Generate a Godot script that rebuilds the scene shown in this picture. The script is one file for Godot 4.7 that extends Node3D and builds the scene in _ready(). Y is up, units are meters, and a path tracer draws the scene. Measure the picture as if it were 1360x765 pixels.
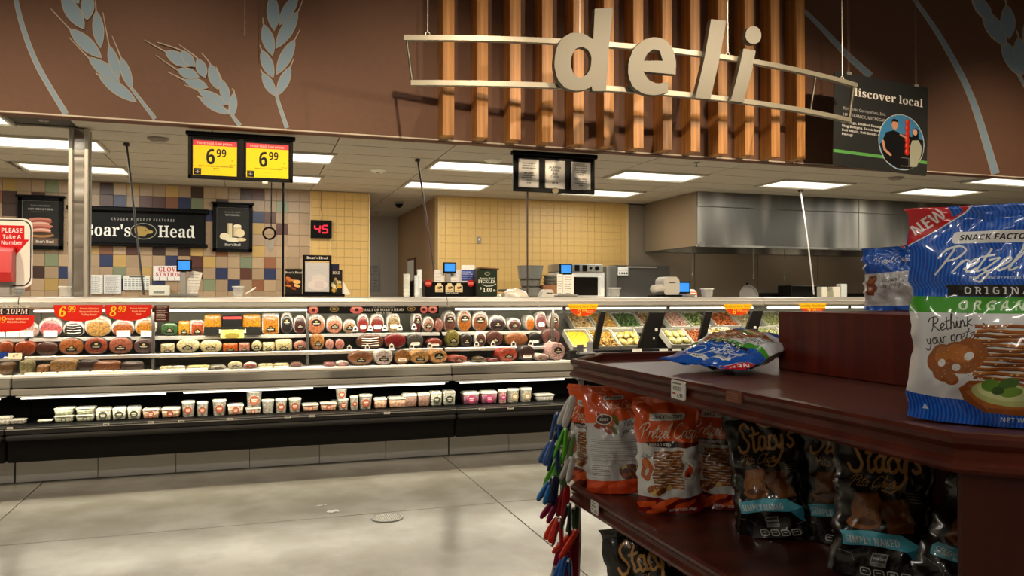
extends Node3D
# A supermarket deli counter seen from the aisle: kitchen behind, display cases, hanging signs, a wooden snack table in front.
# World: x runs along the counter, -z runs towards the kitchen, metres.
const F := 1040.0
const EYE := 1.35
var cam: Camera3D
var mats := {}
var used_names := {}
var atlas: Image
var atlas_x := 0
var atlas_y := 0
var atlas_row := 0
var atlas_mat: StandardMaterial3D
var fonts := {}
var glyphs := {}
var rng := RandomNumberGenerator.new()
var mottle: NoiseTexture2D
const ORD := ["first", "second", "third", "fourth", "fifth", "sixth", "seventh", "eighth", "ninth", "tenth", "eleventh", "twelfth", "thirteenth", "fourteenth", "fifteenth", "sixteenth", "seventeenth", "eighteenth", "nineteenth", "twentieth"]

func _ready() -> void:
	build_light()
	build_materials()
	build_setting()
	build_slats()
	build_big_sign()
	build_local_sign()
	build_boards()
	build_cases()
	build_meats()
	build_tubs()
	build_counter()
	build_kitchen()
	build_table()
	build_bags()
	finish()
# ---------------------------------------------------------------- survey: sight line of a photo pixel met with a plane of the place
func ray(px: float, py: float) -> Vector3:
	return cam.basis * Vector3((px - 680.0) / F, (382.5 - py) / F, -1.0)
func P(px: float, py: float, w: float) -> Vector3:
	var d := ray(px, py)
	return Vector3(0, EYE, 0) + d * (w / -d.z)
func PY(px: float, py: float, y: float) -> Vector3:
	var d := ray(px, py)
	return Vector3(0, EYE, 0) + d * ((y - EYE) / d.y)

# ---------------------------------------------------------------- mesh helpers
func mk() -> SurfaceTool:
	var st := SurfaceTool.new()
	st.begin(Mesh.PRIMITIVE_TRIANGLES)
	return st
func tri(st: SurfaceTool, a: Vector3, b: Vector3, c: Vector3, n: Vector3, ua := Vector2.ZERO, ub := Vector2.ZERO, uc := Vector2.ZERO) -> void:
	if (a - c).cross(a - b).dot(n) < 0.0:
		var t := b; b = c; c = t
		var u := ub; ub = uc; uc = u
	st.set_normal(n); st.set_uv(ua); st.add_vertex(a)
	st.set_normal(n); st.set_uv(ub); st.add_vertex(b)
	st.set_normal(n); st.set_uv(uc); st.add_vertex(c)
func quad(st: SurfaceTool, a: Vector3, b: Vector3, c: Vector3, d: Vector3, n: Vector3, u := [Vector2(0, 1), Vector2(1, 1), Vector2(1, 0), Vector2(0, 0)]) -> void:
	tri(st, a, b, c, n, u[0], u[1], u[2])
	tri(st, a, c, d, n, u[0], u[2], u[3])
func bx(st: SurfaceTool, c: Vector3, s: Vector3, bev := 0.0, bs := Basis()) -> void:
	var h := s * 0.5
	var b := minf(bev, minf(h.x, minf(h.y, h.z)) * 0.9)
	var V := func(sx: int, sy: int, sz: int, k: int) -> Vector3:
		var v := Vector3(sx * h.x, sy * h.y, sz * h.z)
		var o := Vector3(sx * b, sy * b, sz * b)
		o[k] = 0.0
		return c + bs * (v - o)
	var ax := [Vector3.RIGHT, Vector3.UP, Vector3.BACK]
	for k in 3:
		for s1 in [-1, 1]:
			var q := []
			for t in [[-1, -1], [1, -1], [1, 1], [-1, 1]]:
				var g := [0, 0, 0]
				g[k] = s1; g[(k + 1) % 3] = t[0]; g[(k + 2) % 3] = t[1]
				q.append(V.call(g[0], g[1], g[2], k))
			quad(st, q[0], q[1], q[2], q[3], bs * (ax[k] * s1))
	if b <= 0.0:
		return
	for k in 3:
		var i := (k + 1) % 3
		var j := (k + 2) % 3
		for s1 in [-1, 1]:
			for s2 in [-1, 1]:
				var g := [0, 0, 0]
				g[i] = s1; g[j] = s2
				g[k] = -1
				var p0: Vector3 = V.call(g[0], g[1], g[2], i)
				var p1: Vector3 = V.call(g[0], g[1], g[2], j)
				g[k] = 1
				var p2: Vector3 = V.call(g[0], g[1], g[2], j)
				var p3: Vector3 = V.call(g[0], g[1], g[2], i)
				quad(st, p0, p1, p2, p3, (bs * (ax[i] * s1 + ax[j] * s2)).normalized())
	for sx in [-1, 1]:
		for sy in [-1, 1]:
			for sz in [-1, 1]:
				tri(st, V.call(sx, sy, sz, 0), V.call(sx, sy, sz, 1), V.call(sx, sy, sz, 2), (bs * Vector3(sx, sy, sz)).normalized())
func prism(st: SurfaceTool, poly: PackedVector2Array, z0: float, z1: float, xf := Transform3D(), uvr := Rect2(0, 0, 1, 1)) -> void:
	# outline in the local xy plane, from z0 (back) to z1 (front); the print lies on the front
	var box := Rect2(poly[0], Vector2.ZERO)
	for p in poly:
		box = box.expand(p)
	var uv := func(p: Vector2) -> Vector2:
		return uvr.position + Vector2((p.x - box.position.x) / maxf(box.size.x, 1e-6), 1.0 - (p.y - box.position.y) / maxf(box.size.y, 1e-6)) * uvr.size
	var idx := Geometry2D.triangulate_polygon(poly)
	for i in range(0, idx.size(), 3):
		var a := poly[idx[i]]; var b := poly[idx[i + 1]]; var c := poly[idx[i + 2]]
		for f in [[z1, 1.0], [z0, -1.0]]:
			tri(st, xf * Vector3(a.x, a.y, f[0]), xf * Vector3(b.x, b.y, f[0]), xf * Vector3(c.x, c.y, f[0]), xf.basis * Vector3(0, 0, f[1]), uv.call(a), uv.call(b), uv.call(c))
	var cw := Geometry2D.is_polygon_clockwise(poly)
	for i in poly.size():
		var a := poly[i]; var b := poly[(i + 1) % poly.size()]
		var d := (b - a).normalized()
		var n := Vector3(d.y, -d.x, 0) * (-1.0 if cw else 1.0)
		var ua: Vector2 = uv.call(a)
		quad(st, xf * Vector3(a.x, a.y, z0), xf * Vector3(b.x, b.y, z0), xf * Vector3(b.x, b.y, z1), xf * Vector3(a.x, a.y, z1), xf.basis * n, [ua, ua, ua, ua])
func grid(st: SurfaceTool, rows: Array, uvs := [], sgn := 1.0) -> void:
	# smooth sheet through rows of points; sgn turns it over
	var nr := rows.size()
	var nc: int = rows[0].size()
	var ring: bool = (rows[0][0] - rows[0][nc - 1]).length() < 1e-6 and (rows[nr / 2][0] - rows[nr / 2][nc - 1]).length() < 1e-6
	var N := []
	for r in nr:
		var line := PackedVector3Array()
		for c in nc:
			var dr: Vector3 = rows[mini(r + 1, nr - 1)][c] - rows[maxi(r - 1, 0)][c]
			var c0 := maxi(c - 1, 0)
			var c1 := mini(c + 1, nc - 1)
			if ring and c == 0: c0 = nc - 2
			if ring and c == nc - 1: c1 = 1
			var dc: Vector3 = rows[r][c1] - rows[r][c0]
			if dc.length() < 1e-7:
				var rr := r + 1 if r == 0 else r - 1
				rr = clampi(rr, 0, nr - 1)
				dc = rows[rr][c1] - rows[rr][c0]
			line.append((dc.cross(dr) * sgn).normalized())
		N.append(line)
	for r in nr - 1:
		for c in nc - 1:
			var p := [[r, c], [r, c + 1], [r + 1, c + 1], [r + 1, c]]
			for t in [[0, 1, 2], [0, 2, 3]]:
				var a: Vector3 = rows[p[t[0]][0]][p[t[0]][1]]
				var b: Vector3 = rows[p[t[1]][0]][p[t[1]][1]]
				var d: Vector3 = rows[p[t[2]][0]][p[t[2]][1]]
				var fn := (a - d).cross(a - b)
				if fn.length() < 1e-12:
					continue
				var o: Array = t
				if fn.dot(N[p[t[0]][0]][p[t[0]][1]] + N[p[t[1]][0]][p[t[1]][1]] + N[p[t[2]][0]][p[t[2]][1]]) < 0.0:
					o = [t[0], t[2], t[1]]
				for k in o:
					var q: Array = p[k]
					st.set_normal(N[q[0]][q[1]])
					st.set_uv(uvs[q[0]][q[1]] if uvs.size() else Vector2(float(q[1]) / (nc - 1), float(q[0]) / (nr - 1)))
					st.add_vertex(rows[q[0]][q[1]])
func lathe(st: SurfaceTool, prof: Array, seg := 20, xf := Transform3D()) -> void:
	# profile of (radius, height), bottom to top, turned round y
	var rows := []
	for p in prof:
		var l := PackedVector3Array()
		for i in seg + 1:
			var a := TAU * i / seg
			l.append(xf * Vector3(cos(a) * p.x, p.y, sin(a) * p.x))
		rows.append(l)
	var N := []
	for k in prof.size() - 1:
		var d: Vector2 = (prof[k + 1] - prof[k]).normalized()
		var nrm := Vector2(d.y, -d.x)
		for i in seg:
			var a0 := TAU * i / seg
			var a1 := TAU * (i + 1) / seg
			var n0 := (xf.basis * Vector3(cos(a0) * nrm.x, nrm.y, sin(a0) * nrm.x)).normalized()
			var n1 := (xf.basis * Vector3(cos(a1) * nrm.x, nrm.y, sin(a1) * nrm.x)).normalized()
			var q := [[rows[k][i], n0], [rows[k][i + 1], n1], [rows[k + 1][i + 1], n1], [rows[k + 1][i], n0]]
			for t in [[0, 1, 2], [0, 2, 3]]:
				var a: Vector3 = q[t[0]][0]; var b: Vector3 = q[t[1]][0]; var c: Vector3 = q[t[2]][0]
				var fn := (a - c).cross(a - b)
				if fn.length() < 1e-12: continue
				for m in (t if fn.dot(n0) > 0.0 else [t[0], t[2], t[1]]):
					st.set_normal(q[m][1]); st.set_uv(Vector2.ZERO); st.add_vertex(q[m][0])
func tube(st: SurfaceTool, pts: Array, r: float, seg := 8) -> void:
	var rows := []
	var ref := Vector3.UP
	var d0: Vector3 = (pts[1] - pts[0]).normalized()
	if absf(d0.dot(ref)) > 0.9: ref = Vector3.RIGHT
	for i in pts.size():
		var d: Vector3 = (pts[mini(i + 1, pts.size() - 1)] - pts[maxi(i - 1, 0)]).normalized()
		var u := ref.cross(d).normalized()
		var v := d.cross(u)
		ref = v if i > 0 else ref
		var l := PackedVector3Array()
		for k in seg + 1:
			var a := TAU * k / seg
			l.append(pts[i] + (u * cos(a) + v * sin(a)) * r)
		rows.append(l)
		if i == 0 or i == pts.size() - 1:
			for k in seg:
				tri(st, pts[i], l[k], l[k + 1], -d if i == 0 else d)
	grid(st, rows, [], 1.0 if (rows[0][1] - rows[0][0]).cross(rows[1][0] - rows[0][0]).dot(rows[0][0] - pts[0]) > 0 else -1.0)
func blob(st: SurfaceTool, c: Vector3, r: Vector3, seg := 12, bs := Basis(), e := 1.0) -> void:
	var rows := []
	for i in seg / 2 + 1:
		var a := PI * i / (seg / 2) - PI / 2
		var l := PackedVector3Array()
		for k in seg + 1:
			var b := TAU * k / seg
			var f := func(x: float) -> float: return signf(x) * pow(absf(x), e)
			l.append(c + bs * Vector3(r.x * f.call(cos(a)) * f.call(cos(b)), r.y * f.call(sin(a)), r.z * f.call(cos(a)) * f.call(sin(b))))
		rows.append(l)
	grid(st, rows, [], -1.0)
func rounded(w: float, h: float, r: float, seg := 4) -> PackedVector2Array:
	# rounded rectangle, centred
	var o := PackedVector2Array()
	for q in [[1, 1, 0.0], [-1, 1, 90.0], [-1, -1, 180.0], [1, -1, 270.0]]:
		for i in seg + 1:
			var a := deg_to_rad(q[2] + 90.0 * i / seg)
			o.append(Vector2(q[0] * (w / 2 - r) + cos(a) * r, q[1] * (h / 2 - r) + sin(a) * r))
	return o
func oval(rx: float, ry: float, n := 24, c := Vector2.ZERO) -> PackedVector2Array:
	var o := PackedVector2Array()
	for i in n:
		o.append(c + Vector2(cos(TAU * i / n) * rx, sin(TAU * i / n) * ry))
	return o
func rect_poly(w: float, h: float) -> PackedVector2Array:
	return PackedVector2Array([Vector2(-w / 2, -h / 2), Vector2(w / 2, -h / 2), Vector2(w / 2, h / 2), Vector2(-w / 2, h / 2)])

# ---------------------------------------------------------------- things and parts
func numbered(n: String) -> String:
	used_names[n] = used_names.get(n, -1) + 1
	return n if used_names[n] == 0 else "%s_%03d" % [n, used_names[n]]
func tag(o: Node, label: String, category: String, group := "") -> void:
	o.set_meta("label", label)
	o.set_meta("category", category)
	if group: o.set_meta("group", group)
func thing(n: String, label: String, category: String, at := Vector3.ZERO, turn := 0.0, group := "") -> Node3D:
	var o := Node3D.new()
	o.name = numbered(n)
	add_child(o)
	o.position = at
	o.rotation.y = turn
	tag(o, label, category, group)
	return o
func part(o: Node, n: String, st: SurfaceTool, m: Material) -> MeshInstance3D:
	var mi := MeshInstance3D.new()
	mi.name = n
	mi.mesh = st.commit()
	mi.material_override = m
	o.add_child(mi, true)
	return mi
func solo(n: String, st: SurfaceTool, m: Material, label: String, category: String, at := Vector3.ZERO, group := "") -> MeshInstance3D:
	var mi := MeshInstance3D.new()
	mi.name = numbered(n)
	mi.mesh = st.commit()
	mi.material_override = m
	mi.position = at
	add_child(mi)
	tag(mi, label, category, group)
	return mi
func struct(n: String, st: SurfaceTool, m: Material) -> MeshInstance3D:
	var mi := MeshInstance3D.new()
	mi.name = numbered(n)
	mi.mesh = st.commit()
	mi.material_override = m
	add_child(mi)
	mi.set_meta("kind", "structure")
	return mi
func pbox(o: Node3D, n: String, x0: float, x1: float, y0: float, y1: float, w0: float, w1: float, m: Material, bev := 0.0) -> MeshInstance3D:
	# a box given in world x, height and distance w, as a part of an unturned thing
	var st := mk()
	bx(st, Vector3((x0 + x1) / 2, (y0 + y1) / 2, -(w0 + w1) / 2) - o.position, Vector3(absf(x1 - x0), absf(y1 - y0), absf(w1 - w0)), bev)
	return part(o, n, st, m)
func M(key: String, c := Color.WHITE, rough := 0.6, metal := 0.0) -> StandardMaterial3D:
	if not mats.has(key):
		var m := StandardMaterial3D.new()
		m.resource_name = key
		m.albedo_color = c
		m.roughness = rough
		m.metallic = metal
		mats[key] = m
	return mats[key]
func plain(c: Color, rough := 0.6) -> StandardMaterial3D:
	return M("c_%s_%.2f" % [c.to_html(false), rough], c, rough)
func food(c: Color, rough := 0.45) -> StandardMaterial3D:
	var k := "food_%s" % c.to_html(false)
	if not mats.has(k):
		var m := M(k, Color.from_hsv(c.h, minf(1.0, c.s * 1.12), c.v * (0.86 if c.v > 0.3 else 0.8)), rough)
		m.albedo_texture = mottle
		m.uv1_triplanar = true
		m.uv1_scale = Vector3(9, 9, 9)
	return mats[k]
func noise_tex(freq: float, lo: Color, hi: Color, seed_: int, size := 512, oct := 4, normal := false, ridged := false) -> NoiseTexture2D:
	var n := FastNoiseLite.new()
	n.seed = seed_
	n.noise_type = FastNoiseLite.TYPE_SIMPLEX_SMOOTH
	n.frequency = freq
	n.fractal_octaves = oct
	if ridged: n.fractal_type = FastNoiseLite.FRACTAL_RIDGED
	var t := NoiseTexture2D.new()
	t.width = size; t.height = size
	t.seamless = true
	t.noise = n
	if normal:
		t.as_normal_map = true
		t.bump_strength = 4.0
	else:
		var g := Gradient.new()
		g.offsets = PackedFloat32Array([0.25, 0.75])
		g.colors = PackedColorArray([lo, hi])
		t.color_ramp = g
	return t
# ---------------------------------------------------------------- printing: lettering and flat artwork drawn into images
class Pen:
	var im: Image
	var ox := 0
	var oy := 0
	var w := 0
	var h := 0
	var S: Node3D
	func _init(s: Node3D, image: Image, x: int, y: int, ww: int, hh: int) -> void:
		S = s; im = image; ox = x; oy = y; w = ww; h = hh
	func uv() -> Rect2:
		var sz := Vector2(im.get_width(), im.get_height())
		return Rect2(Vector2(ox + 0.5, oy + 0.5) / sz, Vector2(w - 1, h - 1) / sz)
	func fill(c: Color) -> void:
		im.fill_rect(Rect2i(ox, oy, w, h), c)
	func rect(x: float, y: float, ww: float, hh: float, c: Color) -> void:
		var r := Rect2i(roundi(x), roundi(y), roundi(ww), roundi(hh)).intersection(Rect2i(0, 0, w, h))
		if r.size.x > 0 and r.size.y > 0:
			im.fill_rect(Rect2i(r.position + Vector2i(ox, oy), r.size), c)
	func dot(x: int, y: int, c: Color, a: float) -> void:
		if a <= 0.0 or x < 0 or y < 0 or x >= w or y >= h: return
		var b := im.get_pixel(ox + x, oy + y)
		im.set_pixel(ox + x, oy + y, b.lerp(c, minf(a, 1.0)))
	func poly(p: PackedVector2Array, c: Color) -> void:
		var lo := p[0]; var hi := p[0]
		for q in p:
			lo = lo.min(q); hi = hi.max(q)
		var x0 := maxi(0, floori(lo.x)); var x1 := mini(w - 1, ceili(hi.x))
		if x1 < x0: return
		for y in range(maxi(0, floori(lo.y)), mini(h - 1, ceili(hi.y)) + 1):
			var cov := PackedFloat32Array()
			cov.resize(x1 - x0 + 1)
			for k in 3:
				var sy := y + (k + 0.5) / 3.0
				var xs: Array[float] = []
				for i in p.size():
					var a := p[i]; var b := p[(i + 1) % p.size()]
					if (a.y <= sy) != (b.y <= sy):
						xs.append(a.x + (sy - a.y) * (b.x - a.x) / (b.y - a.y))
				xs.sort()
				for i in range(0, xs.size() - 1, 2):
					for x in range(maxi(x0, floori(xs[i])), mini(x1, ceili(xs[i + 1])) + 1):
						cov[x - x0] += maxf(0.0, minf(xs[i + 1], x + 1.0) - maxf(xs[i], x)) / 3.0
			for x in cov.size():
				dot(x0 + x, y, c, cov[x])
	func ell(cx: float, cy: float, rx: float, ry: float, c: Color, rot := 0.0) -> void:
		var p := PackedVector2Array()
		for i in 28:
			p.append(Vector2(cx, cy) + Vector2(cos(TAU * i / 28) * rx, sin(TAU * i / 28) * ry).rotated(rot))
		poly(p, c)
	func line(pts: Array, width: float, c: Color) -> void:
		for i in pts.size() - 1:
			var a: Vector2 = pts[i]; var b: Vector2 = pts[i + 1]
			var r := width / 2.0
			var ab := b - a
			var l2 := maxf(ab.length_squared(), 1e-6)
			for y in range(maxi(0, floori(minf(a.y, b.y) - r - 1)), mini(h - 1, ceili(maxf(a.y, b.y) + r + 1)) + 1):
				for x in range(maxi(0, floori(minf(a.x, b.x) - r - 1)), mini(w - 1, ceili(maxf(a.x, b.x) + r + 1)) + 1):
					var q := Vector2(x + 0.5, y + 0.5)
					var t := clampf((q - a).dot(ab) / l2, 0, 1)
					dot(x, y, c, r + 0.5 - q.distance_to(a + ab * t))
	func width(s: String, size: int, font := "sansb", sx := 1.0) -> float:
		var t := 0.0
		for ch in s:
			t += S.glyph(font, size, ch).adv * sx
		return t
	func text(s: String, x: float, y: float, size: int, c: Color, font := "sansb", sx := 1.0, skew := 0.0, rot := 0.0) -> void:
		var cur := 0.0
		for ch in s:
			var g: Dictionary = S.glyph(font, size, ch)
			if g.im:
				var gw: int = g.im.get_width(); var gh: int = g.im.get_height()
				var lo := Vector2(1e9, 1e9); var hi := -lo
				for q in [Vector2(0, 0), Vector2(gw, 0), Vector2(0, gh), Vector2(gw, gh)]:
					var e: Vector2 = q + g.off
					e = Vector2(cur + e.x * sx - skew * e.y, e.y).rotated(rot) + Vector2(x, y)
					lo = lo.min(e); hi = hi.max(e)
				for yy in range(maxi(0, floori(lo.y)), mini(h - 1, ceili(hi.y)) + 1):
					for xx in range(maxi(0, floori(lo.x)), mini(w - 1, ceili(hi.x)) + 1):
						var d := (Vector2(xx + 0.5, yy + 0.5) - Vector2(x, y)).rotated(-rot)
						var gx: float = (d.x + skew * d.y - cur) / sx - g.off.x - 0.5
						var gy: float = d.y - g.off.y - 0.5
						if gx <= -1 or gy <= -1 or gx >= gw or gy >= gh: continue
						var ix := floori(gx); var iy := floori(gy)
						var fx := gx - ix; var fy := gy - iy
						var al := 0.0
						for k in [[0, 0, (1 - fx) * (1 - fy)], [1, 0, fx * (1 - fy)], [0, 1, (1 - fx) * fy], [1, 1, fx * fy]]:
							var jx: int = ix + k[0]; var jy: int = iy + k[1]
							if jx >= 0 and jy >= 0 and jx < gw and jy < gh:
								al += g.im.get_pixel(jx, jy).a * k[2]
						dot(xx, yy, c, al)
			cur += g.adv * sx
	func mid(s: String, cx: float, y: float, size: int, c: Color, font := "sansb", sx := 1.0, skew := 0.0) -> void:
		text(s, cx - width(s, size, font, sx) / 2, y, size, c, font, sx, skew)
	func script(s: String, x: float, y: float, size: float, c: Color, wd: float, rot := 0.0, sx := 1.0, slant := 0.25) -> float:
		# joined handwriting made of strokes
		var cur := 0.0
		for ch in s:
			var g: Array = S.HAND.get(ch, [0.3])
			for k in range(1, g.size()):
				var ctl: Array = g[k]
				var pts := []
				for i in ctl.size() - 1:
					var p0: Array = ctl[maxi(i - 1, 0)]; var p1: Array = ctl[i]; var p2: Array = ctl[i + 1]; var p3: Array = ctl[mini(i + 2, ctl.size() - 1)]
					for j in 5:
						var v := Vector2(p1[0], p1[1]).cubic_interpolate(Vector2(p2[0], p2[1]), Vector2(p0[0], p0[1]), Vector2(p3[0], p3[1]), j / 5.0)
						pts.append(v)
				var last: Array = ctl[ctl.size() - 1]
				pts.append(Vector2(last[0], last[1]))
				var out := []
				for v in pts:
					out.append(Vector2(x, y) + Vector2((cur + v.x * sx + v.y * slant) * size, -v.y * size).rotated(rot))
				line(out, wd, c)
			cur += g[0] * sx
		return cur * size

const HAND := {
	"P": [0.8, [[0.25, -0.05], [0.32, 0.45], [0.42, 0.95]], [[0.0, 0.6], [0.15, 0.9], [0.6, 1.03], [0.82, 0.85], [0.68, 0.58], [0.36, 0.46]]],
	"R": [0.8, [[0.25, 0.0], [0.32, 0.45], [0.42, 0.95]], [[0.0, 0.7], [0.2, 0.95], [0.6, 1.0], [0.75, 0.8], [0.6, 0.58], [0.36, 0.5], [0.55, 0.2], [0.8, 0.0]]],
	"S": [0.62, [[0.62, 0.85], [0.45, 1.02], [0.2, 0.85], [0.3, 0.55], [0.48, 0.3], [0.38, 0.03], [0.12, 0.0], [-0.02, 0.2]]],
	"C": [0.78, [[0.75, 0.82], [0.62, 1.0], [0.32, 0.9], [0.08, 0.5], [0.12, 0.12], [0.36, -0.02], [0.72, 0.2]]],
	"r": [0.34, [[0.0, 0.02], [0.1, 0.45]], [[0.08, 0.3], [0.2, 0.46], [0.34, 0.42]]],
	"e": [0.36, [[0.0, 0.12], [0.2, 0.24], [0.32, 0.4], [0.22, 0.5], [0.08, 0.36], [0.08, 0.1], [0.2, 0.0], [0.4, 0.12]]],
	"t": [0.32, [[0.18, 0.85], [0.1, 0.2], [0.16, 0.0], [0.34, 0.1]], [[0.0, 0.56], [0.36, 0.62]]],
	"z": [0.38, [[0.0, 0.42], [0.3, 0.48], [0.05, 0.06], [0.26, -0.05], [0.18, -0.4], [-0.06, -0.32], [0.1, -0.08], [0.4, 0.1]]],
	"l": [0.3, [[0.0, 0.1], [0.24, 0.6], [0.3, 0.95], [0.2, 1.0], [0.12, 0.6], [0.1, 0.1], [0.2, 0.0], [0.34, 0.1]]],
	"i": [0.26, [[0.0, 0.1], [0.1, 0.48], [0.1, 0.1], [0.16, 0.0], [0.28, 0.1]], [[0.13, 0.68], [0.15, 0.7]]],
	"s": [0.34, [[-0.02, 0.08], [0.08, 0.0], [0.24, 0.08], [0.2, 0.24], [0.08, 0.34], [0.12, 0.5], [0.3, 0.5]]],
	"p": [0.4, [[0.0, 0.1], [0.1, 0.48], [0.02, 0.0], [-0.04, -0.42]], [[0.08, 0.3], [0.25, 0.5], [0.36, 0.3], [0.22, 0.02], [0.06, 0.08]]],
	"h": [0.42, [[0.05, 0.0], [0.15, 0.6], [0.26, 0.95], [0.18, 1.0], [0.1, 0.4], [0.05, 0.0]], [[0.08, 0.3], [0.24, 0.48], [0.3, 0.3], [0.28, 0.05], [0.42, 0.08]]],
	"n": [0.42, [[0.02, 0.0], [0.1, 0.46]], [[0.06, 0.2], [0.22, 0.48], [0.3, 0.3], [0.28, 0.04], [0.42, 0.08]]],
	"k": [0.42, [[0.05, 0.0], [0.16, 0.6], [0.22, 0.98]], [[0.4, 0.45], [0.12, 0.25], [0.38, 0.0]]],
	"y": [0.42, [[0.04, 0.46], [0.06, 0.15], [0.2, 0.05], [0.34, 0.46], [0.22, -0.3], [0.02, -0.44], [-0.1, -0.28]]],
	"o": [0.4, [[0.2, 0.48], [0.04, 0.3], [0.08, 0.04], [0.26, 0.04], [0.36, 0.28], [0.22, 0.48], [0.4, 0.44]]],
	"u": [0.44, [[0.04, 0.46], [0.05, 0.1], [0.18, 0.0], [0.34, 0.46], [0.32, 0.08], [0.44, 0.06]]],
	"a": [0.46, [[0.34, 0.44], [0.16, 0.48], [0.04, 0.25], [0.12, 0.02], [0.28, 0.12], [0.36, 0.46], [0.34, 0.08], [0.46, 0.06]]],
	"c": [0.36, [[0.34, 0.38], [0.22, 0.5], [0.06, 0.3], [0.08, 0.06], [0.22, 0.0], [0.38, 0.12]]],
	"'": [0.14, [[0.05, 0.98], [0.02, 0.78]]],
	"!": [0.2, [[0.12, 0.95], [0.06, 0.3]], [[0.03, 0.05], [0.04, 0.03]]],
}
func glyph(font: String, size: int, ch: String) -> Dictionary:
	var key := "%s%d%s" % [font, size, ch]
	if not glyphs.has(key):
		if not fonts.has(font):
			var f := SystemFont.new()
			f.font_names = PackedStringArray([{"sans": "Droid Sans", "sansb": "Droid Sans", "serif": "Droid Serif", "serifb": "Droid Serif", "mono": "Droid Sans Mono"}[font]])
			f.font_weight = 700 if font.ends_with("b") else 400
			fonts[font] = f
		var ts := TextServerManager.get_primary_interface()
		var rid: RID = fonts[font].get_rids()[0]
		var gi := ts.font_get_glyph_index(rid, size, ch.unicode_at(0), 0)
		var sz := Vector2i(size, 0)
		ts.font_render_glyph(rid, sz, gi)
		var g := {"adv": ts.font_get_glyph_advance(rid, size, gi).x, "off": ts.font_get_glyph_offset(rid, sz, gi), "im": null}
		var r := ts.font_get_glyph_uv_rect(rid, sz, gi)
		var ti := ts.font_get_glyph_texture_idx(rid, sz, gi)
		if ti >= 0 and r.size.x > 0 and r.size.y > 0:
			g.im = ts.font_get_texture_image(rid, sz, ti).get_region(Rect2i(r))
		glyphs[key] = g
	return glyphs[key]
func paper(w: int, h: int, c := Color.WHITE) -> Pen:
	# a free patch of the shared print sheet
	if atlas_x + w + 4 > 2048:
		atlas_x = 0
		atlas_y += atlas_row + 4
		atlas_row = 0
	assert(atlas_y + h < 2048)
	var p := Pen.new(self, atlas, atlas_x, atlas_y, w, h)
	atlas.fill_rect(Rect2i(atlas_x, atlas_y, w + 3, h + 3).intersection(Rect2i(0, 0, 2048, 2048)), c)
	atlas_x += w + 4
	atlas_row = maxi(atlas_row, h)
	return p
func card(o: Node, n: String, pen: Pen, poly: PackedVector2Array, thick: float, xf := Transform3D(), m: Material = null) -> MeshInstance3D:
	# a printed board of the given outline, its print on the +z face
	var st := mk()
	prism(st, poly, -thick, 0.0, xf, pen.uv())
	return part(o, n, st, m if m else atlas_mat)
func scribble(p: Pen, x: float, y: float, w: float, rows: int, step: float, c: Color, seed_: int, thick := 1.0) -> void:
	# rows of print too small to read
	var r := RandomNumberGenerator.new()
	r.seed = seed_
	for i in rows:
		var cx := x
		var end := x + w * r.randf_range(0.7, 1.0)
		while cx < end:
			var l := r.randf_range(2.0, 6.0)
			p.rect(cx, y + i * step, minf(l, end - cx), thick, c)
			cx += l + r.randf_range(1.0, 2.5)
# ---------------------------------------------------------------- the light of the place
func lamp_area(at: Vector3, size: Vector2, energy: float, c: Color, rot := Vector3(-90, 0, 0)) -> void:
	var l := AreaLight3D.new()
	l.name = numbered("panel_light")
	l.area_size = size
	l.light_energy = energy
	l.light_color = c
	l.area_range = 40.0
	l.area_attenuation = 2.0
	l.shadow_enabled = true
	add_child(l)
	l.position = at
	l.rotation_degrees = rot
func spot(at: Vector3, to: Vector3, energy: float, angle: float, c: Color) -> void:
	var l := SpotLight3D.new()
	l.name = numbered("track_light")
	l.light_energy = energy
	l.light_color = c
	l.spot_angle = angle
	l.spot_angle_attenuation = 1.0
	l.spot_range = 30.0
	l.spot_attenuation = 2.0
	l.light_size = 0.05
	l.shadow_enabled = true
	add_child(l)
	l.look_at_from_position(at, to, Vector3.UP if absf(at.x - to.x) + absf(at.z - to.z) > 0.01 else Vector3.FORWARD)
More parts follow.
